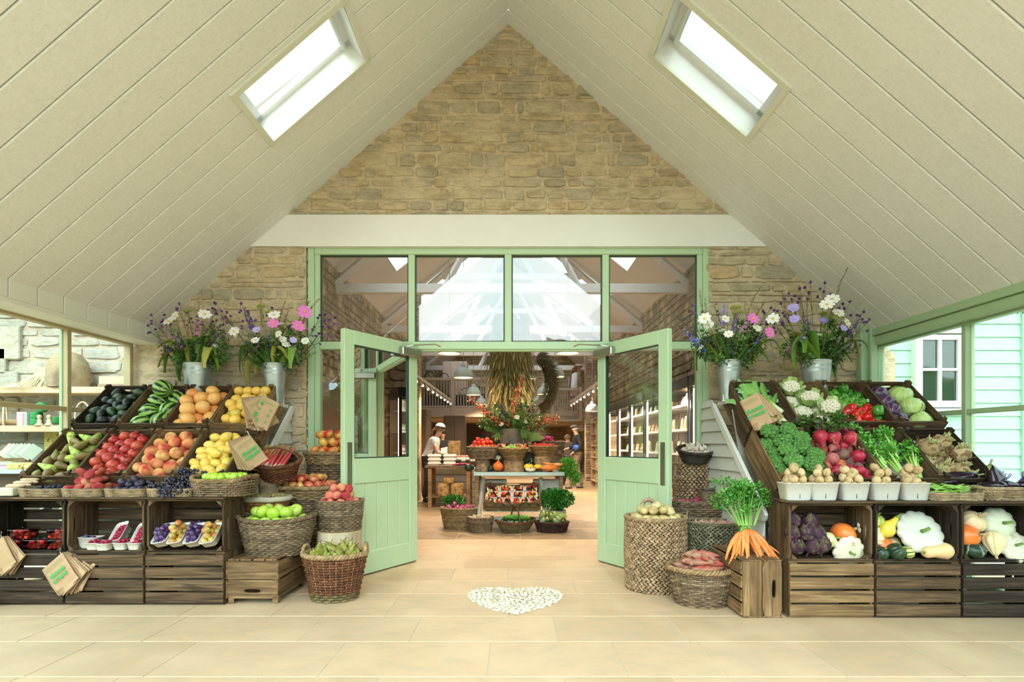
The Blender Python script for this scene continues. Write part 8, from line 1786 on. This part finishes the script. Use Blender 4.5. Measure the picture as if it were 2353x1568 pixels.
 tr = [('pel', .108, .138), ('hpL', .092, None), ('hpR', .092, None), ('knL', .064, None), ('knR', .064, None), ('anL', .052, None), ('anR', .052, None)]
 shell('trousers', tr, [(0, 1), (0, 2), (1, 3), (2, 4), (3, 5), (4, 6)], P['legs'], .010)
 for s in 'LR':
  an, to = Vector(P['an' + s]), Vector(P['to' + s]); sh = skin_mesh('shoe', [(an.x - .03, an.y, .035, .040, .035), (an.x + .05, an.y, .035, .042, .034), (to.x, to.y, .028, .042, .028)], [(0, 1), (1, 2)], P.get('shoe', plain('black shoe', (.02, .02, .02), .5)), 2, 0, o)
 # head details
 hd, ht = Vector(P['hd']), Vector(P['ht']); up = (ht - hd).normalized(); fw = Vector(P.get('face', (1, 0, 0))); fw = (fw - up * fw.dot(up)).normalized(); sd = up.cross(fw); c = hd.lerp(ht, .45)
 k = MB(); k.tube([c + fw * .070 + up * .012, c + fw * .094 - up * .012, c + fw * .078 - up * .022], [.008, .012, .010], 6)
 for q in (-1, 1): k.ball(c + sd * q * .078 - up * .01, .016, 8, 6, sc=(.7, .5, 1.3))
 k.obj('nose_and_ears', P.get('skin', SKIN), o, True)
 k = MB()
 for q in (-1, 1): k.ball(c + fw * .076 + sd * q * .028 + up * .018, .0085, 8, 6)
 k.obj('eyes', plain('eye', (.05, .03, .02), .3), o, True)
 k = MB(); k.tube([c + fw * .078 - up * .045 + sd * .02, c + fw * .084 - up * .046, c + fw * .078 - up * .045 - sd * .02], .005, 5); k.obj('mouth', plain('lips', (.45, .14, .12), .5), o, True)
 return o, c, up, fw, sd
def cap_shape(o, c, up, fw, sd, mat, name, r=.098, h=.5, cut=.35, off=(0, 0, 0)):
 k = MB(); n = 12; m_ = 7; vs = []
 for i in range(m_ + 1):
  e = cut + (math.pi / 2 - cut) * i / m_
  for j in range(n * 2):
   a = math.pi * j / n; p = c + (fw * math.cos(a) * 1.02 + sd * math.sin(a) * .90) * r * math.cos(e) + up * (r * math.sin(e) * h * 2 * .9) + Vector(off); vs.append(p)
 k.add(vs, [(i * n * 2 + j, i * n * 2 + (j + 1) % (n * 2), (i + 1) * n * 2 + (j + 1) % (n * 2), (i + 1) * n * 2 + j) for i in range(m_) for j in range(n * 2)]); return k.obj(name, mat, o, True)
lean = dict(pel=(0, 0, .88), wst=(.03, 0, 1.0), che=(.10, 0, 1.17), nb=(.15, 0, 1.30), nk=(.18, 0, 1.355), hd=(.225, 0, 1.43), ht=(.235, 0, 1.51), face=(1, 0, -.5),
 shL=(.13, .15, 1.24), elL=(.17, .20, 1.00), wrL=(.40, .12, .955), shR=(.13, -.15, 1.24), elR=(.20, -.21, 1.00), wrR=(.43, -.10, .95),
 hpL=(0, .09, .82), knL=(.03, .10, .47), anL=(-.03, .10, .08), toL=(.12, .11, .03), hpR=(0, -.09, .82), knR=(.0, -.09, .47), anR=(-.08, -.09, .08), toR=(.07, -.10, .03),
 top=plain('white cotton', (.74, .70, .70), .8), legs=plain('dark apron cloth', (.05, .04, .038), .85), sleeve=.42, topname='t_shirt')
wx = W(985, 1153, 10.95)
o, c, up, fw, sd = person((wx.x, 10.95, 0), 0, lean, 'person in a white t-shirt, white cap and dark apron leaning over the counter', 1.02)
cap_shape(o, c, up, fw, sd, plain('white cotton', (.74, .70, .70)), 'cap', .102, .48, .12, tuple(up * .045)); cap_shape(o, c - fw * .022 - up * .01, up, fw, sd, plain('brown hair', (.20, .11, .05), .6), 'hair', .098, .5, -.35)
k = MB(); k.tube([c - fw * .10 + up * .01, c - fw * .14 - up * .05, c - fw * .15 - up * .13, c - fw * .12 - up * .20], [.02, .028, .022, .004], 8); k.obj('ponytail', plain('brown hair', (.20, .11, .05)), o, True)
k = MB(); k.box((.115, 0, .72), (.03, .30, .62), bev=.01); k.box((.13, 0, 1.02), (.012, .27, .05), bev=.004); k.obj('apron', plain('dark apron cloth', (.05, .04, .038)), o)
stand_ = dict(pel=(0, 0, .95), wst=(-.01, 0, 1.08), che=(-.02, 0, 1.30), nb=(.0, 0, 1.44), nk=(.02, 0, 1.50), hd=(.05, 0, 1.565), ht=(.055, 0, 1.645), face=(1, 0, -.1),
 shL=(-.02, .19, 1.38), elL=(-.08, .24, 1.12), wrL=(.10, .20, .98), shR=(-.02, -.19, 1.38), elR=(.0, -.25, 1.12), wrR=(.20, -.18, 1.08),
 hpL=(0, .09, .88), knL=(.12, .10, .48), anL=(.16, .10, .08), toL=(.33, .11, .03), hpR=(0, -.09, .88), knR=(-.04, -.10, .48), anR=(-.16, -.10, .08), toR=(.01, -.11, .03),
 top=plain('black jacket', (.012, .012, .014), .85), legs=plain('brown trousers', (.16, .115, .085), .85), topname='jacket')
mx_ = W(1325, 1120, 14.2)
o, c, up, fw, sd = person((mx_.x, 14.2, 0), R(180), stand_, 'person in a flat tweed cap, black jacket and brown trousers holding a blue bag', 1.0)
cap_shape(o, c, up, fw, sd, plain('tweed', (.14, .11, .10), .9, vary=.4, nscale=30), 'flat_cap', .108, .36, .1, tuple(up * .04 + fw * .012)); cap_shape(o, c - fw * .02 - up * .02, up, fw, sd, plain('grey hair', (.4, .38, .36), .7), 'hair', .092, .5, -.1)
k = MB(); k.box(c + fw * .10 + up * .042, (.07, .11, .012), bev=.004); k.obj('cap_peak', plain('tweed', (.14, .11, .10)), o)
k = MB(); k.ball((.03, .235, 1.10), .08, 10, 8, sc=(1.3, .5, .9)); k.jitter(.02, 12, 3); bg_ = k.obj('blue_bag', plain('blue plastic', (.02, .08, .50), .4), None, True); bg_.matrix_world = T_((mx_.x, 14.2, 0)) @ Matrix.Rotation(R(180), 4, 'Z'); tag(bg_, 'crumpled bright blue bag held under the arm of the person in the flat cap', 'bag')
lady = dict(stand_); s_ = .86
for k_, v in list(lady.items()):
 if isinstance(v, tuple) and len(v) == 3 and k_ not in ('face',): lady[k_] = (v[0] * s_ * .8, v[1] * .95, v[2] * s_)
lady.update(elL=(.0, .24, .98), wrL=(.12, .16, .92), elR=(.0, -.24, .98), wrR=(.12, -.16, .92), coat=(0, 0, .62), top=rnd('quilted taupe coat', [(.20, .15, .14)], .6), legs=plain('black trousers', (.02, .02, .02), .8), topname='quilted_coat')
t = _mc['quilted taupe coat'].node_tree; b = t.nodes['Principled BSDF']; wv = t.nodes.new('ShaderNodeTexWave'); wv.bands_direction = 'Z'; wv.inputs['Scale'].default_value = 6.5; t.links.new(coord(t), wv.inputs['Vector']); bump(t, b, wv.outputs['Fac'], 1.0, .03)
lx = W(1305, 1111, 15.4)
o, c, up, fw, sd = person((lx.x, 15.4, 0), R(95), lady, 'person with short fair hair seen from behind in a long quilted taupe coat', 1.0)
cap_shape(o, c - fw * .015, up, fw, sd, plain('fair hair', (.22, .14, .07), .7), 'hair', .108, .5, -.55)
far = dict(stand_); far.update(top=plain('dark shirt', (.03, .025, .022), .8), legs=plain('black trousers', (.02, .02, .02)), face=(1, 0, 0))
fx = W(1015, 1120, 14.6)
o, c, up, fw, sd = person((fx.x, 14.7, 0), R(-75), far, 'person with a bald head in dark clothes standing behind the counter', .90)
# paper held by the person in the white cap, boards of the work top
k = MB(); k.box((0, 0, 0), (.17, .004, .14)); o = k.obj('open_leaflet', plain('white paper', (.7, .7, .74), .7), None, False, tuple(W(1023, 1035, 10.6))); o.rotation_euler = (R(-35), R(-14), 0); tag(o, 'white leaflet propped open beside the hands of the person in the white cap', 'leaflet')
# ================================================================ OUTSIDE, THROUGH THE SIDE GLAZING
# garden shop wall beyond the left glazing, with oak shelves
mb = MB(); stones(mb, -9.5, -3.97, -.05, 2.95, 6.15, seed=41, hmin=.10, hmax=.20, wmin=.22, wmax=.6, gap=.016); mb.box((-6.75, 6.24, 1.4), (5.6, .16, 3.1), mi=1)
for x, z, w, h in ((-5.98, 2.15, .30, .30), (-5.80, 2.36, .26, .38), (-5.86, 1.9, .34, .26)): mb.box((x, 6.13, z), (w, .06, h), bev=.01)
struct(mb.obj('wall_garden_shop', [STONE2, MORT2]))
mb = MB(); mb.box((-6.75, 6.0, 3.0), (5.6, .3, .10), bev=.03); struct(mb.obj('trim_gutter', plain('pale green gutter', (.45, .60, .45), .4)))
def shelfb(z, lab, x0=-9.0, x1=-4.05):
 m = MB(); m.box(((x0 + x1) / 2, 5.93, z - .035), (x1 - x0, .36, .07), bev=.004); return tag(m.obj('wall_shelf', OAK), lab, 'shelf')
Ys = 5.85; sS = F / 5.75
zt1 = EYE + (HZ - 889) / sS; zt2 = EYE + (HZ - 978) / sS; zt3 = EYE + (HZ - 1078) / sS
shelfb(zt1, 'thick oak shelf on the garden shop wall carrying the straw skep'); shelfb(zt2, 'thick oak shelf on the garden shop wall carrying books and green twine', x1=-4.2)
mb = MB(); mb.box((-6.6, 5.85, zt3 - .02), (4.6, .6, .045), bev=.004); tag(mb.obj('zinc_counter', plain('zinc sheet', (.42, .50, .47))), 'zinc topped counter against the garden shop wall stacked with books', 'counter')
m = MB(); m.lathe([(.19, 0), (.198, .10), (.195, .20), (.175, .29), (.13, .36), (.06, .40), (0, .41)], 26); m.jitter(.006, 20, 2)
o = m.obj('straw_skep', stonemat('birch bark skep', [(.46, .36, .22), (.40, .30, .18)], (.10, .06, .04)), None, True, (W(149, 889, Ys).x, Ys + .05, zt1)); tag(o, 'tall domed straw skep on the top oak shelf outside the window', 'beehive')
k = MB(); r_ = random.Random(3)
for i in range(90): a = r_.gauss(0, .10); b_ = r_.gauss(0, .2); k.blade([(-.13 + a, b_ * .3, .0), (-.03 + a * .5, 0, .13), (.05 + a * .2 + .0, .0, .20 + r_.uniform(-.02, .03)), (.075 + r_.uniform(-.03, .03), 0, .15 + r_.uniform(-.06, .06))], [.003, .002, .003, .006], (1, 0, 0))
o = k.obj('wheat_sheaf', rnd('wheat straw', [(.56, .46, .24), (.66, .56, .32)], .8, isl=True), None, False, (W(95, 889, Ys).x, Ys, zt1)); tag(o, 'small tied sheaf of wheat leaning on the straw skep', 'wheat sheaf')
k = MB(); k.box((0, 0, .05), (.30, .2, .085), bev=.004); o = k.obj('wooden_box', plain('box oak', (.56, .42, .24), .6), None, False, (W(274, 875, Ys).x, Ys, zt1 + .02)); tag(o, 'small plain wooden box at the doorward end of the top oak shelf', 'box')
k = MB(); k.box((0, 0, 0), (.32, .2, .03)); o = k.obj('wooden_tray', plain('dark tray wood', (.30, .2, .12), .7), None, False, (W(274, 885, Ys).x, Ys, zt1 + .016)); tag(o, 'dark tray under the small plain wooden box', 'tray')
def onshelf(px, z): return (W(px, 978, Ys - .02).x, Ys - .02, z)
def trug(px, z, w, lab, d=.16):
 s = empty('wooden_trug', onshelf(px, z)); k = MB()
 for i in range(7): a = R(-60 + 20 * i); k.box((0, math.sin(a) * d * .6, .09 - math.cos(a) * .085), (w, .035, .006), (a, 0, 0), bev=.001)
 k.obj('boards', plain('trug board', (.52, .38, .22), .6), s); k = MB(); 
 k.tube([(0, math.cos(a) * d * .62, .09 + math.sin(a) * .17) for a in np.linspace(0, 2 * math.pi, 26, endpoint=False)], .010, 6, closed=True); k.obj('hoop_handle', plain('trug hoop', (.60, .46, .30), .5), s, True); return tag(s, lab, 'trug')
t1 = trug(12, zt2, .42, 'wooden trug with a pale hoop handle on the second oak shelf'); t1.rotation_euler = (0, 0, R(35))
t2 = trug(190, zt2, .30, 'grey trug with an arched handle beyond the window post'); t2.rotation_euler = (0, 0, R(80))
s = empty('book', onshelf(50, zt2), (0, 0, R(8))); k = MB(); k.box((0, 0, .075), (.095, .006, .15), bev=.001); k.obj('cover', plain('white book cover', (.78, .76, .70), .6), s)
text('DO/', .016, (-.030, -.004, .135), (R(90), 0, 0), s, plain('print grey', (.25, .25, .22)), shear=0); text('BEE-\nKEEPING', .017, (-.0, -.004, .108), (R(90), 0, 0), s, plain('print red', (.70, .30, .2)), shear=0); text('The secret\nto happy\nhoneybees', .014, (.0, -.004, .060), (R(90), 0, 0), s, plain('print grey', (.25, .25, .22)), shear=0, name='lettering')
tag(s, 'white beekeeping book standing face out on the second oak shelf', 'book')
for i, c in enumerate([(.75, .22, .06), (.55, .56, .52), (.40, .48, .52), (.62, .62, .58)]): k = MB(); k.box((0, 0, .07), (.008, .09, .145), bev=.001); o = k.obj('book', plain(f'book {i}', c, .6), None, False, onshelf(61 + i * 2.6, zt2)); tag(o, ('orange', 'pale grey', 'blue grey', 'cream')[i] + ' book standing spine out beside the beekeeping book', 'book', 'books beside the twine')
TW = plain('green twine', (.03, .22, .05), .8, bmp=.8, bscale=150)
for i, (px, z, lay) in enumerate(((84, 0, 0), (84, .075, 0), (104, .15, 1), (127, .02, 0))):
 m = MB(); m.lathe([(.0, 0), (.050, 0), (.054, .01), (.054, .065), (.050, .075), (0, .075)], 20); o = m.obj('twine_spool', TW, None, True, onshelf(px, zt2 + z)); 
 if lay: o.rotation_euler = (R(90), 0, 0); o.location.z += .05
 tag(o, 'spool of green garden twine, ' + ('lower one beside the books', 'upper one beside the books', 'lying on its side above the wooden pegs', 'behind the second wooden peg')[i], 'twine')
m = MB(); m.lathe([(.042, 0), (.042, .008), (.032, .012), (.030, .022), (.022, .026), (.021, .062), (.012, .070), (.020, .082), (.024, .097), (.018, .112), (0, .118)], 18); kind('wooden_dibber', [[('wooden_dibber', m.mesh('wooden_dibber', plain('turned beech', (.56, .40, .24), .5)))]])
for i, px in enumerate((102, 124)): place('wooden_dibber', Vector(onshelf(px, zt2)) + Vector((0, -.06, 0)), (0, 0, 0), 1.0, ('turned wooden peg nearer the twine', 'turned wooden peg with a white tag, nearer the window post')[i] + ' on the second oak shelf', 'dibber')
k = MB(); k.box((0, 0, .12), (.20, .006, .24)); o = k.obj('patterned_card', rnd('yellow bee print', [(.78, .62, .14)], .6, spot=(.10, .05, .02), spotscale=26, spotlim=.60), None, False, (W(110, 1045, 5.98).x, 6.05, zt2 - .31)); tag(o, 'yellow card printed with bees hanging below the second oak shelf', 'card')
for i in range(6): k = MB(); k.box((0, 0, .006 + i * .014), (.20 - .008 * (i % 3), .16, .012), bev=.001); o = k.obj('book', plain(f'stack book {i}', [(.42, .46, .32), (.66, .66, .6), (.5, .2, .3), (.3, .4, .35), (.6, .6, .45), (.35, .42, .3)][i], .6), None, False, (W(22, 1078, 5.7).x, 5.7, zt3 + .003)); tag(o, f'book in the flat stack on the zinc counter, {("lowest", "second", "third", "fourth", "fifth", "top")[i]} of the stack', 'book', 'flat stack of books')
for i in range(7): k = MB(); k.box((0, 0, .07), (.13, .008, .15), bev=.001); o = k.obj('book', plain('olive book', (.40, .42, .24), .6) if i == 0 else plain(f'leaning book {i % 2}', ((.25, .28, .20), (.36, .38, .28))[i % 2], .6), None, False, (W(8 + i * 9, 1040, 5.75).x, 5.75, zt3 + .13)); o.rotation_euler = (R(-20), R(34), R(6)); tag(o, f'leaning book in the wooden rack, {("first", "second", "third", "fourth", "fifth", "sixth", "seventh")[i]} from the picture edge', 'book', 'leaning books')
k = MB(); k.lathe([(.16, 0), (.20, .09), (.19, .09), (.15, .01), (0, .01)], 4); o = k.obj('book_rack', WOODB, None, False, (W(30, 1050, 5.78).x, 5.80, zt3 + .03)); tag(o, 'low wooden rack holding the leaning books', 'rack')
k = MB(); k.box((0, 0, .035), (.26, .09, .07), bev=.01); o = k.obj('soap_pack', rnd('yellow bee print', []) if 0 else _mc['yellow bee print'], None, False, (W(56, 1078, 5.65).x, 5.62, zt3 + .003)); tag(o, 'yellow patterned pack of candles on the zinc counter', 'pack')
k = MB(); k.box((-6.6, 5.95, .45), (4.5, .4, .9)); o = k.obj('dark_counter', plain('dark counter front', (.10, .07, .045), .8)); tag(o, 'dark wooden base under the zinc counter beyond the side glazing', 'counter')
for i in range(5): m = MB(); m.tube([(0, 0, 0), (.02, 0, 0), (.12, 0, .004), (.14, 0, .004)], [.010, .016, .014, .006], 8); o = m.obj('tool_handle', plain('turned beech', (.56, .40, .24)), None, True, (-3.80 + .02 * (i % 2) - .03, 4.02 + i * .03, BT + .075 + .02 * (i // 2))); tag(o, 'turned wooden tool handle on the pale box at the fruit counter end', 'tool handle', 'wooden tool handles')
k = MB(); k.box((0, 0, .035), (.16, .26, .06), bev=.006); o = k.obj('pale_box', plain('pale box card', (.62, .56, .42), .7), None, False, (-3.80, 4.08, BT)); tag(o, 'pale open box under the wooden tool handles', 'box')
# green weatherboarded building beyond the right glazing
mb = MB(); GB = plain('pale green boards', (.33, .54, .38), .55, vary=.03); z = -.05
while z < 3.9:
 mb.prism([(5.06, 7.30, z), (5.06, 7.272, z), (5.06, 7.292, z + .19), (5.06, 7.32, z + .19)], (1.98, 0, 0)); mb.prism([(7.04, 7.30, z), (7.068, 7.30, z), (7.048, 7.30, z + .19), (7.02, 7.30, z + .19)], (0, 3, 0)); z += .181
mb.box((7.03, 7.27, 1.9), (.11, .06, 3.95), bev=.006); mb.box((6.05, 8.8, 1.9), (1.95, 2.9, 3.9)); struct(mb.obj('wall_garden_building', GB))
mb = MB(); mb.prism([(4.9, 6.95, 3.85), (7.35, 6.95, 3.85), (7.35, 8.9, 5.1), (4.9, 8.9, 5.1)], (0, 0, .08)); struct(mb.obj('roof', plain('grey slates', (.2, .2, .2))))
wn = empty('window_6', (5.83, 7.25, 2.19)); struct(wn); WF = plain('window white', (.80, .82, .76), .4)
def wb(nm, c, d, mt=WF, par=wn): k = MB(); k.box(c, d, bev=.004); return k.obj(nm, mt, par)
for c, d in (((-.33, 0, 0), (.05, .12, 1.10)), ((.33, 0, 0), (.05, .12, 1.10)), ((0, 0, .54), (.72, .14, .06)), ((0, -.02, -.54), (.76, .16, .05))): wb('window_frame', c, (d[0] + .001, d[1] + .004 * c[0], d[2]))
for c, d in (((-.275, -.01, 0), (.07, .05, .98)), ((.275, -.01, 0), (.07, .05, .98)), ((0, -.01, .46), (.62, .05, .07)), ((0, -.01, -.45), (.62, .05, .09)), ((0, -.01, 0), (.045, .045, .95)), ((0, -.01, .02), (.6, .045, .035))): wb('sash_bar', c, (d[0], d[1] + .003 * (c[0] + c[2]), d[2]))
k = MB(); k.quad((-.3, .0, -.5), (.3, .0, -.5), (.3, .0, .5), (-.3, .0, .5)); k.obj('pane', plain('dark window glass', (.03, .05, .03), .03, spec=1.0), wn)
for z in (.3, -.25): k = MB(); k.box((.31, -.04, z), (.012, .01, .08)); k.obj('hinge', STEEL, wn)
mb = MB(); stones(mb, 8.4, 13, -.05, 3.2, 12, seed=44, hmin=.12, hmax=.22, wmin=.25, wmax=.6); mb.box((10.7, 12.1, 1.5), (4.8, .2, 3.3), mi=1); struct(mb.obj('wall_garden', [STONE2, MORT2]))
k = MB(); k.tube([(4.9, 7.1, 3.05), (5.6, 7.1, 2.93), (6.3, 7.1, 2.98), (7.1, 7.1, 3.2), (7.9, 7.0, 3.6)], .006, 4)
for i in range(30): x = 4.95 + i * .07; k.box((x, 7.1, 3.04 - .11 * math.sin((i) / 12)), (.01, .01, .03), (0, .4 * (i % 3), 0))
tag(k.obj('light_string', DARKM), 'thin dark string of outdoor lights against the green boarded building', 'light string')
mb = MB(); mb.prism([(3.6, 1.0, .0), (3.95, 1.0, .0), (3.95, 7.0, .0), (3.6, 7.0, .0)], (0, 0, .02)); struct(mb.obj('path', plain('path stone', (.55, .5, .42), .9, vary=.1)))
